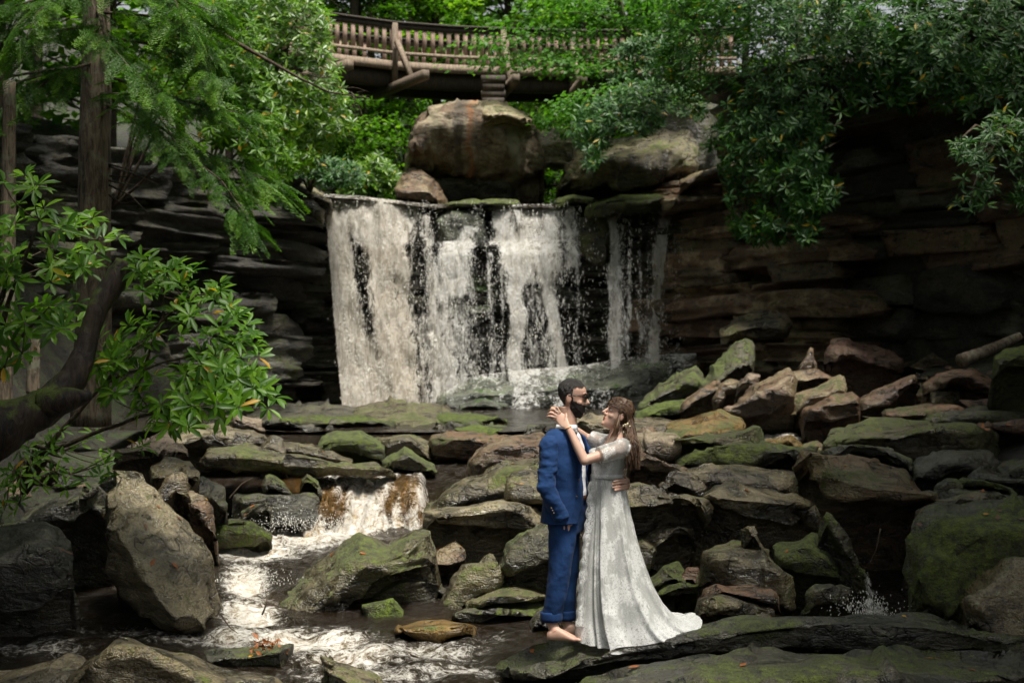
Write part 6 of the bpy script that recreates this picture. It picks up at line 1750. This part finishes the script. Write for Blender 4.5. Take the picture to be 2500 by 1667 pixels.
def head_parts(R, c, s=1.0, nose=1.0, jaw=1.0):
    L = lambda x, y, z: c + R @ (np.array([x, y, z]) * s)
    pr = [loft_rings(head_rings(R, c, s, 0, jaw), 30, 2.25)]
    pr.append(tube(np.array([L(.080, 0, .026), L(.096, 0, .002), L(.110 + .004 * nose, 0, -.022), L(.092, 0, -.036)]), np.array([.007, .010, .0135, .010]) * s, 10))
    pr.append(ellipsoid(L(.094, .011, -.030), np.array([.011, .008, .008]) * s)); pr.append(ellipsoid(L(.094, -.011, -.030), np.array([.011, .008, .008]) * s))
    pr.append(ellipsoid(L(.083, 0, .036), np.array([.012, .045, .009]) * s, R))       # brow
    pr.append(ellipsoid(L(.089, 0, -.056), np.array([.007, .020, .0050]) * s, R)); pr.append(ellipsoid(L(.087, 0, -.067), np.array([.007, .018, .0060]) * s, R))   # lips
    pr.append(ellipsoid(L(.080, 0, -.100), np.array([.018, .022, .018]) * s, R))      # chin
    for sg in (-1, 1):
        pr.append(ellipsoid(L(-.006, sg * .076, -.010), np.array([.019, .007, .033]) * s, R))
        pr.append(ellipsoid(L(.055, sg * .040, -.030), np.array([.026, .020, .022]) * s, R))  # cheek
    return pr
def shell(R, c, s, off, mask, mat, name, seed, noise_a=.004, ns=60, jaw=1.0):
    v, f = loft_rings(head_rings(R, c, s, off, jaw), 64, 2.25)
    loc = (v - c) @ R / s
    # refine rows
    me = mesh_np(name, v, f, mat)
    bm = bmesh.new(); bm.from_mesh(me); bmesh.ops.remove_doubles(bm, verts=bm.verts[:], dist=1e-5)
    bmesh.ops.subdivide_edges(bm, edges=bm.edges[:], cuts=2, use_grid_fill=True); bm.to_mesh(me); bm.free()
    co = me_co(me); loc = (co - c) @ R / s
    k = mask(loc[:, 0], loc[:, 1], loc[:, 2], vnoise(loc * 90, seed))
    inside = ~k
    nn = me_no(me)
    d = noise_a * (fbm(loc * ns, seed, 3) + .6)
    me_set(me, co + nn * np.where(k, d, 0)[:, None])
    cut(me, inside)
    me.polygons.foreach_set('use_smooth', np.ones(len(me.polygons), bool))
    return me
def finger(pts, r):
    q = resample(np.array(pts), 9); return tube(q, np.linspace(r, r * .72, 9), 8)
def rotz(a): return np.array([[math.cos(a), -math.sin(a), 0], [math.sin(a), math.cos(a), 0], [0, 0, 1]])
def roty(a): return np.array([[math.cos(a), 0, math.sin(a)], [0, 1, 0], [-math.sin(a), 0, math.cos(a)]])
def child(name, me, parent, label=None):
    o = obj(name, me, parent)
    if label: o['label'] = label
    return o

# ---- groom: faces right, turned a little to the camera
yawM = math.radians(-22)
fM = np.array([math.cos(yawM), math.sin(yawM), 0]); sM = np.array([-math.sin(yawM), math.cos(yawM), 0])
RM = rotz(math.radians(-14)) @ roty(math.radians(8))
cM = Q(1397, 969.5, .0)
def ring(x, y, dy, a, b, f=fM, s=sM): return (Q(x, y, dy), f * a, s * b)
parts = head_parts(RM, cM, 1.04, 1.1, 1.06)
parts.append(loft_rings([(Q(1385, 992, .0), fM * .064, sM * .060), (Q(1386, 1018, .0), fM * .064, sM * .062), (Q(1384, 1044, .0), fM * .070, sM * .074), (Q(1378, 1066, 0), fM * .08, sM * .12)], 22))
parts.append(loft_rings([ring(1378, 1060, 0, .08, .13), ring(1376, 1090, 0, .105, .18), ring(1378, 1150, 0, .105, .165), ring(1380, 1215, 0, .10, .15), ring(1382, 1265, 0, .115, .165)], 24))
nsh = Q(1343, 1088, -.160); nel = Q(1333, 1188, -.225); nwr = Q(1364, 1258, -.19)
fsh = Q(1412, 1084, .160); fel = Q(1452, 1160, .30); fwr = Q(1522, 1180, .235)
def arm(a, b, c, r): 
    return [tube(np.array([a, a + (b - a) * .5, b]), np.array([r, r * .92, r * .78]), 14), tube(np.array([b, b + (c - b) * .4, c]), np.array([r * .80, r * .78, r * .52]), 14), ellipsoid(a, [r * 1.1] * 3), ellipsoid(b, [r * .80] * 3)]
parts += arm(nsh, nel, nwr, .046) + arm(fsh, fel, fwr, .044)
# near hand, slipped into the trouser pocket
parts.append(loft_rings([(nwr, fM * .022, sM * .026), (Q(1376, 1266, -.13), fM * .020, sM * .030), (Q(1382, 1270, -.04), fM * .016, sM * .028)], 14))
for k in range(4):
    a = Q(1382, 1268, -.04 + .016 * k); parts.append(finger([a, a + np.array([.004, .01, -.03]), a + np.array([.006, .015, -.06])], .0085))
parts.append(finger([Q(1374, 1262, -.14), Q(1380, 1266, -.10), Q(1384, 1270, -.06)], .010))
# far hand, wrapped round the bride's waist: fingers show on her back
parts.append(loft_rings([(fwr, np.array([.018, .0, 0]), np.array([0, 0, .030])), (Q(1534, 1181, .16), np.array([.014, .010, 0]), np.array([0, 0, .040])), (Q(1533, 1181, .06), np.array([.012, .012, 0]), np.array([0, 0, .042]))], 14))
for k, (dz, ln) in enumerate([(11, 0), (4, -4), (-4, -3), (-11, 3)]):
    parts.append(finger([Q(1533, 1181 - dz, .07), Q(1529, 1181 - dz, -.015), Q(1514, 1183 - dz, -.085), Q(1497 + ln, 1186 - dz, -.125)], .0102))
parts.append(finger([Q(1533, 1172, .12), Q(1524, 1162, .02), Q(1512, 1157, -.05)], .0105))
# legs and bare feet
nh, nk, na = Q(1378, 1262, -.085), Q(1366, 1395, -.10), Q(1346, 1516, -.085)
fh, fk, fa = Q(1388, 1262, .085), Q(1386, 1395, .075), Q(1380, 1512, .085)
for h_, k_, a_ in ((nh, nk, na), (fh, fk, fa)):
    parts.append(tube(np.array([h_, (h_ + k_) / 2, k_]), np.array([.085, .074, .056]), 16))
    parts.append(tube(np.array([k_, k_ + (a_ - k_) * .3, a_ + np.array([0, 0, -.03])]), np.array([.056, .057, .036]), 16))
def foot(heel, toe, ank):
    d = toe - heel; L = np.linalg.norm(d[:2]); d = d / np.linalg.norm(d); s = np.array([-d[1], d[0], 0]); s /= np.linalg.norm(s); up = np.array([0, 0, 1.0])
    pr = [loft_rings([(heel + up * .030 - d * .0, s * .020, up * .026), (heel + d * .025 + up * .036, s * .033, up * .036), (heel + d * .075 + up * .046, s * .034, up * .046), (heel + d * .125 + up * .036, s * .040, up * .034), (heel + d * .170 + up * .024, s * .046, up * .023), (heel + d * .200 + up * .018, s * .045, up * .016)], 18, 2.4)]
    pr.append(tube(np.array([ank + up * .03, ank, heel + d * .062 + up * .055]), np.array([.037, .036, .037]), 14))
    for k, (o, l, r) in enumerate([(-.034, .052, .0135), (-.013, .050, .0095), (.006, .045, .0090), (.022, .038, .0085), (.036, .030, .0080)]):
        a = heel + d * .192 + s * o + up * .016; pr.append(finger([a, a + d * l * .5 + up * .004, a + d * l - up * .003], r))
    return pr
parts += foot(Q(1336, 1561, -.11), Q(1410, 1565, -.16), na) + foot(Q(1372, 1552, .07), Q(1440, 1556, .02), fa)
man = obj('person', remesh(parts, .0050, M['skin_man'], 2, .5))
tag(man, 'bearded man in a blue suit with rolled trousers, barefoot, holding the bride', 'person')
child('hair', shell(RM, cM, 1.04, .009, lambda x, y, z, n: ((z + .004 * n > .072 + .15 * np.clip(x - .03, 0, .05)) | ((x < .018) & (z > .012)) | ((x < -.012) & (z > -.004)) | ((x < -.030) & (z > -.062 - .2 * (x + .03)))) , M['hair_man'], 'hair', 3, .007, 70), man)
child('beard', shell(RM, cM, 1.04, .0105, lambda x, y, z, n: ((z < -.040 + .35 * np.clip(np.abs(y) - .02, 0, .06) + .003 * n) & (x > .010 + .2 * (z + .03))) | ((np.abs(y) > .05) & (x > .004) & (x < .026) & (z < .015)), M['beard'], 'beard', 5, .006, 90, 1.06), man)
LM = lambda x, y, z: cM + RM @ (np.array([x, y, z]) * 1.04)
gl = []
for sg in (-1, 1):
    gl.append(tube(np.array([LM(-.012, sg * .082, .014), LM(.04, sg * .080, .017), LM(.090, sg * .064, .018)]), [.0032] * 3, 8))
    rim = np.array([LM(.101, sg * (.034 + .025 * math.cos(a)), .008 + .021 * math.sin(a)) for a in np.linspace(0, 6.283, 20)])
    gl.append(tube(rim, [.0028] * 20, 6, cap=False))
gl.append(tube(np.array([LM(.104, -.010, .014), LM(.106, 0, .016), LM(.104, .010, .014)]), [.0025] * 3, 6))
gl.append(tube(np.array([LM(.098, -.062, .020), LM(.104, -.03, .028), LM(.105, 0, .024), LM(.104, .03, .028), LM(.098, .062, .020)]), [.0034] * 5, 6))
gm = child('sunglasses', mesh_np('sunglasses', *join(gl), M['frame']), man)
for sg in (-1, 1): child('lens', mesh_np('lens', *ellipsoid(LM(.100, sg * .035, .008), [.004, .025, .021], RM), M['lens']), gm)
for sg in (-1, 1): child('eyebrow', mesh_np('eyebrow', *tube(np.array([LM(.088, sg * .055, .034), LM(.096, sg * .035, .039), LM(.096, sg * .014, .036)]), [.003, .004, .003], 6), M['beard']), man)
# shirt, bow tie, belt
sh = remesh([loft_rings([ring(1382, 1046, 0, .072, .075), ring(1380, 1062, 0, .105, .15), ring(1379, 1090, 0, .128, .195), ring(1384, 1150, 0, .130, .180), ring(1386, 1200, 0, .128, .165), ring(1386, 1216, 0, .124, .165)], 30)], .008, M['shirt'], 2)
wrinkle(sh, .006, (6, 6, 9), 5)
child('shirt', sh, man)
col = loft_rings([(Q(1384, 1036, 0), fM * .074, sM * .070), (Q(1383, 1050, 0), fM * .082, sM * .080)], 26)
child('collar', mesh_np('collar', *col, M['shirt']), man)
bt = Q(1404, 1050, -.035)
child('bow_tie', mesh_np('bow_tie', *join([ellipsoid(bt, [.010, .012, .012]), ellipsoid(bt + np.array([.006, -.028, -.012]), [.010, .024, .018]), ellipsoid(bt + np.array([.012, .026, .0]), [.010, .024, .018])]), M['tie']), man)
v, f = loft_rings([ring(1386, 1207, 0, .128, .168), ring(1386, 1219, 0, .130, .170)], 30)
child('belt', mesh_np('belt', v, f, M['belt']), man)
# trousers with rolled cuffs
tp = [loft_rings([ring(1385, 1205, 0, .120, .160), ring(1386, 1240, 0, .128, .175), ring(1384, 1275, 0, .130, .182), ring(1383, 1300, 0, .118, .170)], 26)]
for (h_, k_, a_) in ((nh, nk, na), (fh, fk, fa)):
    tp.append(loft_rings([(h_ + np.array([0, 0, .03]), fM * .098, sM * .090), (h_ + (k_ - h_) * .5, fM * .090, sM * .084), (k_, fM * .076, sM * .074), (k_ + (a_ - k_) * .5, fM * .074, sM * .070), (a_ + np.array([0, 0, .03]), fM * .070, sM * .066)], 22))
tr = remesh(tp, .009, M['suit'], 4); wrinkle(tr, .016, (7, 7, 3.2), 9); wrinkle(tr, .006, (16, 16, 8), 11)
trs = child('trousers', tr, man)
for a_ in (na, fa):
    q = [(a_ + np.array([0, 0, z]), fM * r, sM * r * .93) for z, r in ((.005, .068), (.000, .076), (.02, .079), (.055, .079), (.070, .075), (.066, .068))]
    child('rolled_cuff', mesh_np('rolled_cuff', *loft_rings(q, 24), M['suit']), trs)
# jacket: body and sleeves
jb = [loft_rings([ring(1378, 1044, 0, .085, .100), ring(1375, 1055, 0, .105, .155), ring(1372, 1078, 0, .134, .205), ring(1375, 1130, 0, .148, .212), ring(1379, 1190, 0, .142, .196), ring(1379, 1235, 0, .144, .202), ring(1377, 1278, 0, .150, .212)], 36)]
jk = remesh(jb, .008, M['suit'], 3)
co = me_co(jk); c0 = Q(1377, 1150, 0)
rel = co - c0; an = np.arctan2(rel @ sM, rel @ fM); zz = co[:, 2]
zt, zb = PZ(1050, 10), PZ(1278, 10)
u = (zt - zz) / (zt - zb)
half = np.interp(u, [0, .1, .55, .72, 1.0], [.95, .62, .30, .34, .80])
m = (np.abs(an - .12) < half) & (rel @ fM > 0)
m |= (zz < zb + .012) | (zz > zt + .012)
cut(jk, m)
wrinkle(jk, .010, (6, 6, 4), 21); wrinkle(jk, .004, (15, 15, 10), 23)
jo = child('jacket', jk, man)
md = jo.modifiers.new('thickness', 'SOLIDIFY'); md.thickness = .010; md.offset = 1
def sleeve(a, b, c, r0, r1, seed):
    v = remesh([tube(resample(np.array([a + (a - b) * .06, a, a + (b - a) * .5, b]), 14), np.interp(np.linspace(0, 1, 14), [0, .15, 1], [r0 * .6, r0, r0 * .88]), 18), tube(resample(np.array([b, b + (c - b) * .5, c]), 10), np.linspace(r0 * .88, r1, 10), 18), ellipsoid(a, [r0 * 1.06] * 3), ellipsoid(b, [r0 * .92] * 3)], .008, M['suit'], 4)
    wrinkle(v, .012, (7, 7, 13), seed); wrinkle(v, .005, (16, 16, 26), seed + 3); return v
slv = child('sleeve', sleeve(nsh, nel, Q(1372, 1268, -.19), .073, .058, 31), jo)
child('sleeve', sleeve(fsh, fel, Q(1500, 1178, .25), .072, .056, 35), jo)
for k in range(3): child('button', mesh_np('button', *ellipsoid(Q(1346 + 3 * k, 1240 + 6 * k, -.278), [.006, .004, .006], None, 8, 10), M['button']), slv)
for x, y, dy in ((1414, 1172, -.16), (1408, 1212, -.165)): child('button', mesh_np('button', *ellipsoid(Q(x, y, dy), [.007, .005, .007], None, 8, 10), M['button']), jo)
# lapels: long folded flaps along the opening
for sg, pts in ((-1, [(1392, 1044, -.075), (1408, 1075, -.135), (1417, 1110, -.165), (1416, 1150, -.172), (1412, 1168, -.168)]), (1, [(1404, 1044, .04), (1426, 1072, .06), (1436, 1105, .05), (1434, 1140, .03), (1430, 1160, .02)])):
    q = resample(np.array([Q(*p) for p in pts]), 16); v, f = tube(q, np.interp(np.linspace(0, 1, 16), [0, .3, .7, 1], [.016, .030, .022, .006]), 12, flat=.22)
    child('lapel', mesh_np('lapel', v, f, M['suit']), jo)

# ---- bride: faces left, looking up at him
yawW = math.radians(180 + 14)
fW = np.array([math.cos(yawW), math.sin(yawW), 0]); sW = np.array([-math.sin(yawW), math.cos(yawW), 0])
RW = rotz(yawW) @ roty(math.radians(-22))
cW = Q(1509, 1012, .03)
SW = .96
def wring(x, y, dy, a, b): return (Q(x, y, dy), fW * a, sW * b)
parts = head_parts(RW, cW, SW, .6, .92)
parts.append(loft_rings([(Q(1509, 1030, .03), fW * .046, sW * .046), (Q(1505, 1052, .03), fW * .046, sW * .047), (Q(1503, 1068, .03), fW * .056, sW * .075), (Q(1503, 1082, .03), fW * .07, sW * .13)], 20))
parts.append(loft_rings([wring(1502, 1078, .03, .07, .13), wring(1498, 1100, .03, .10, .155), wring(1488, 1125, .03, .115, .145), wring(1484, 1160, .03, .085, .105), wring(1485, 1200, .03, .085, .105), wring(1488, 1250, .03, .085, .10)], 22))
parts.append(ellipsoid(Q(1462, 1117, -.03), [.05, .06, .055])); parts.append(ellipsoid(Q(1455, 1114, .10), [.05, .06, .055]))
bsh = Q(1520, 1094, -.125); bel = Q(1427, 1124, -.235); bwr = Q(1387, 1043, -.165)
gsh = Q(1482, 1082, .18); gel = Q(1430, 1068, .26); gwr = Q(1382, 1036, .12)
parts += arm(bsh, bel, bwr, .043) + arm(gsh, gel, gwr, .042)
# near hand lies on his neck, fingers laced with the other hand behind it
pa = Q(1370, 1022, -.095)
parts.append(loft_rings([(bwr, np.array([0, .020, 0]), np.array([.014, 0, .018])), (Q(1378, 1031, -.135), np.array([.012, .016, .02]), np.array([.020, 0, .026])), (pa, np.array([.01, .014, .01]), np.array([.024, 0, .030])), (Q(1364, 1016, -.08), np.array([.008, .012, .008]), np.array([.020, 0, .026]))], 16))
for k, (dx, dz) in enumerate([(4, -15), (-3, -9), (-8, 0), (-11, 8)]):
    a = Q(1366 + dx * .5, 1016 + dz * .6, -.085); parts.append(finger([a, Q(1356 + dx * .9, 1008 + dz, -.085), Q(1347 + dx, 1008 + dz, -.060), Q(1344 + dx, 1013 + dz, -.03)], .0082))
parts.append(finger([Q(1380, 1026, -.13), Q(1383, 1016, -.118), Q(1382, 1008, -.095)], .0088))
pb = Q(1356, 1018, .03)
parts.append(loft_rings([(gwr, np.array([0, .018, 0]), np.array([0, 0, .022])), (Q(1366, 1024, .085), np.array([.008, .012, 0]), np.array([0, 0, .032])), (pb, np.array([.010, .010, 0]), np.array([0, 0, .034]))], 14))
for k, (dx, dz) in enumerate([(0, -16), (-3, -8), (-4, 1), (-4, 9)]):
    a = Q(1354, 1016 + dz * .8, .02); parts.append(finger([a, Q(1346 + dx, 1010 + dz, -.02), Q(1346 + dx, 1010 + dz, -.055), Q(1356 + dx, 1013 + dz, -.080)], .0082))
# legs under the skirt, feet on the slab
for dy in (-.06, .10):
    h_, k_, a_ = Q(1488, 1250, dy * .8), Q(1484, 1395, dy), Q(1488, 1515, dy)
    parts.append(tube(np.array([h_, k_]), [.066, .050], 12)); parts.append(tube(np.array([k_, a_]), [.052, .034], 12))
    parts.append(tube(np.array([a_, a_ + np.array([-.03, 0, -.05]), a_ + np.array([-.13, 0, -.065])]), [.034, .032, .018], 10))
woman = obj('person', remesh(parts, .0048, M['skin_woman'], 2, .5))
tag(woman, 'woman in a white lace wedding dress gazing up, arms round the man\'s neck', 'person')
LW = lambda x, y, z: cW + RW @ (np.array([x, y, z]) * SW)
eye = simple_mat('eye_white', (.7, .68, .65), .2); iris = simple_mat('eye_iris', (.03, .02, .012), .15); lipm = simple_mat('lips', (.42, .13, .11), .4)
for sg in (-1, 1):
    child('eye', mesh_np('eye', *ellipsoid(LW(.0775, sg * .033, .010), [.010, .011, .0055], RW), eye), woman)
    child('iris', mesh_np('iris', *ellipsoid(LW(.0855, sg * .033, .011), [.004, .0060, .0052], RW), iris), woman)
    child('eyebrow', mesh_np('eyebrow', *tube(np.array([LW(.078, sg * .056, .036), LW(.093, sg * .036, .043), LW(.096, sg * .016, .038)]), [.002, .0032, .0022], 6), M['hair_man']), woman)
    child('eyelashes', mesh_np('eyelashes', *tube(np.array([LW(.080, sg * .050, .014), LW(.090, sg * .034, .020), LW(.090, sg * .020, .014)]), [.002, .0026, .002], 6), M['hair_man']), woman)
child('lips', mesh_np('lips', *join([ellipsoid(LW(.0915, 0, -.056), [.0055, .019, .0038], RW), ellipsoid(LW(.0905, 0, -.0655), [.0055, .017, .0046], RW)]), lipm), woman)
# dress: bodice with short lace sleeves, gathered skirt with train
bd_ = remesh([loft_rings([wring(1503, 1080, .03, .078, .145), wring(1499, 1100, .03, .112, .166), wring(1489, 1125, .03, .126, .155), wring(1482, 1150, .03, .110, .134), wring(1482, 1164, .03, .106, .130)], 28),
              ellipsoid(Q(1461, 1118, -.035), [.058, .068, .060]), ellipsoid(Q(1453, 1114, .10), [.058, .068, .060])], .008, M['lace'], 3)
wrinkle(bd_, .005, (9, 9, 9), 41)
dress = child('dress', bd_, woman)
def wsleeve(a, b, t, r):
    e = a + (b - a) * t
    v = remesh([tube(resample(np.array([a + (a - b) * .1, a, e]), 10), np.interp(np.linspace(0, 1, 10), [0, .2, 1], [r * .7, r, r * 1.02]), 18), ellipsoid(a, [r * 1.12] * 3)], .007, M['lace_sheer'], 3); wrinkle(v, .004, (14, 14, 14), 44); return v
child('lace_sleeve', wsleeve(bsh, bel, .62, .064), dress)
child('lace_sleeve', wsleeve(gsh, gel, .75, .062), dress)
v, f = loft_rings([wring(1482, 1156, .03, .112, .136), wring(1482, 1166, .03, .114, .138)], 30); child('waist_band', mesh_np('waist_band', v, f, M['lace']), dress)
SK = np.array([  # y, x left, x right, half depth
    (1160, 1442, 1519, .135), (1180, 1441, 1526, .150), (1215, 1438, 1533, .172), (1260, 1434, 1541, .20), (1320, 1427, 1556, .235), (1380, 1421, 1574, .27), (1430, 1416, 1594, .30), (1470, 1413, 1618, .33), (1500, 1411, 1648, .36), (1518, 1410, 1682, .39), (1530, 1410, 1712, .41)])
nr, ns = 70, 260
yy = np.interp(np.linspace(0, 1, nr), np.linspace(0, 1, len(SK)), SK[:, 0]); xl = np.interp(yy, SK[:, 0], SK[:, 1]); xr = np.interp(yy, SK[:, 0], SK[:, 2]); dp = np.interp(yy, SK[:, 0], SK[:, 3])
th = np.linspace(0, 2 * math.pi, ns, endpoint=False)
fold_ph = np.cumsum(1 + .75 * np.sin(np.linspace(0, 6.283 * 5, ns)) + RNG.uniform(-.1, .1, ns)); fold_ph = fold_ph / fold_ph[-1] * 2 * math.pi
V = []
for i in range(nr):
    u = i / (nr - 1); Yc = 10.05
    cx = (PW(xl[i], Yc) + PW(xr[i], Yc)) / 2; hx = (PW(xr[i], Yc) - PW(xl[i], Yc)) / 2
    fold = .55 * np.cos(8 * fold_ph + 1.6 * math.sin(2.2 * u)) + .40 * np.cos(13 * fold_ph + 2 + 1.3 * u) + .16 * np.cos(29 * fold_ph + 2 * u)
    k = 1 + (.055 + .085 * u) * fold * (.35 + .65 * min(1, u * 2.2)) + (.05 * math.exp(-u * 20)) * np.cos(60 * fold_ph)
    x = cx + hx * np.cos(th) * (1 + (k - 1) * (1 - .9 * u * np.clip(np.cos(th), 0, 1) ** 2)); y = Yc + dp[i] * np.sin(th) * k
    z = np.full(ns, PZ(yy[i], Yc))
    w = np.clip((u - .72) / .28, 0, 1) ** 1.5
    zr = .028 + .10 * np.clip((x - PW(1500, 10)) / (PW(1700, 10) - PW(1500, 10)), 0, 1.2) + .03 * np.clip((y - 10) / .4, -1, 1) - .03 * np.clip((9.95 - y) / .3, 0, 1)
    z = z * (1 - w) + zr * w
    V.append(np.stack([x, y, z], 1))
V = np.concatenate(V)
skm = mesh_np('skirt', V, grid_faces(nr, ns, True), M['lace'])
wrinkle(skm, .006, (9, 9, 4), 51)
skirt = child('skirt', skm, dress)
# scalloped lace edge of the overskirt, down the front
e0 = []
for i in range(60):
    u = i / 59; y = 1175 + (1528 - 1175) * u
    e0.append((np.interp(y, SK[:, 0], SK[:, 1]) + 6, y))
e0 = np.array(e0); nb = 9; V = []
for i in range(60):
    for j in range(nb):
        s_ = j / (nb - 1); sc = 9 + 4.5 * abs(math.sin(i * .62))
        V.append(Q(e0[i, 0] + 10 - s_ * (sc + 8), e0[i, 1], -.06 - .10 * i / 59 - .02 * math.sin(s_ * 3)))
child('lace_edge', mesh_np('lace_edge', np.array(V), grid_faces(60, nb), M['lace_sheer']), skirt)
# hair: cap and long loose strands, half tied back
child('hair_cap', shell(RW, cW, SW, .014, lambda x, y, z, n: (z > .070 - .3 * np.clip(x - .03, 0, .06)) | ((x < .036) & (z > -.005 + .25 * x)) | ((x < -.005) & (z > -.09)), M['hair_woman'], 'hair_cap', 8, .006, 60), woman)
hc = bpy.data.objects['hair_cap'].data; fattr(hc, 'rnd', np.clip(.35 + .6 * vnoise(me_co(hc) * np.array([60, 220, 60]), 3), 0, 1))
rgw = np.random.default_rng(88); hp, hr = [], []
for k in range(1000):
    a = rgw.uniform(-1, 1) * 1.45; zc = rgw.uniform(.02, .118)
    # start on the crown, sweep back round the head, then fall down the back
    front = rgw.random() < .55
    x0 = rgw.uniform(.02, .094) if front else rgw.uniform(-.05, .03)
    yy_ = .070 * math.sin(a); z0_ = .120 * math.sqrt(max(.05, 1 - (x0 / .115) ** 2 * .8 - (yy_ / .085) ** 2 * .8)) + .012
    sd = 1 if yy_ > 0 else -1
    p0 = LW(x0, yy_, z0_)
    p1 = LW(x0 * .3 - .045, sd * (abs(yy_) * .4 + .062), .050 + rgw.normal(0, .012))
    p2 = LW(-.088 + rgw.normal(0, .008), yy_ * .95, -.02 + rgw.normal(0, .02))
    ex, ey = rgw.uniform(1528, 1562), rgw.uniform(1095, 1148)
    dyv = rgw.uniform(-.17, .12)
    p3 = Q(rgw.uniform(1526, 1554), 1060, dyv * .6 + .0); p4 = Q(ex - 2, (1060 + ey) / 2, dyv); p5 = Q(ex, ey, dyv + rgw.normal(0, .02))
    q = np.array([p0, p1, p2, p3, p4, p5])
    # smooth the path
    t = np.linspace(0, 5, 22); q = np.stack([np.interp(t, range(6), q[:, j]) for j in range(3)], 1)
    for _ in range(3): q[1:-1] = .5 * q[1:-1] + .25 * (q[:-2] + q[2:])
    q[10:] += np.stack([.006 * np.sin(np.arange(12) * .9 + k), .006 * np.cos(np.arange(12) * .8 + k * 2), np.zeros(12)], 1)
    v, f = tube(q, np.interp(np.linspace(0, 1, 22), [0, .2, .8, 1], [.0020, .0036, .0030, .0008]), 5, cap=False); hp.append((v, f)); hr.append(np.full(len(v), rgw.beta(1.4, 1.8)))
for k in range(70):     # tresses falling forward over the shoulder
    yv = rgw.uniform(-.10, -.02)
    q = resample(np.array([LW(.01, .060 , .03), Q(1507 + rgw.normal(0, 3), 1040, yv + .0), Q(1499 + rgw.normal(0, 4), 1066, -.09), Q(1484 + rgw.normal(0, 5), 1088, -.13), Q(1468 + rgw.normal(0, 5), 1102 + rgw.normal(0, 5), -.12)]), 18)
    v, f = tube(q, np.linspace(.0042, .0012, 18), 5, cap=False); hp.append((v, f)); hr.append(np.full(len(v), rgw.beta(2, 1.6)))
v, f = join(hp); me = mesh_np('hair', v, f, M['hair_woman']); fattr(me, 'rnd', np.concatenate(hr)); child('hair', me, woman)
fl = [ellipsoid(Q(1529 + rgw.uniform(-8, 14), 1036 + rgw.uniform(-4, 5), -.085 + rgw.normal(0, .01)), [.006, .005, .006], None, 6, 8) for k in range(9)]
child('hair_flowers', mesh_np('hair_flowers', *join(fl), simple_mat('cream_petals', (.72, .62, .40), .6)), woman)
br = np.array([bwr + np.array([.026 * math.cos(a) * .9, .026 * math.sin(a), .010 * math.cos(a)]) for a in np.linspace(0, 6.283, 20)])
child('bracelet', mesh_np('bracelet', *tube(br, [.0028] * 20, 6, cap=False), M['gold']), woman)
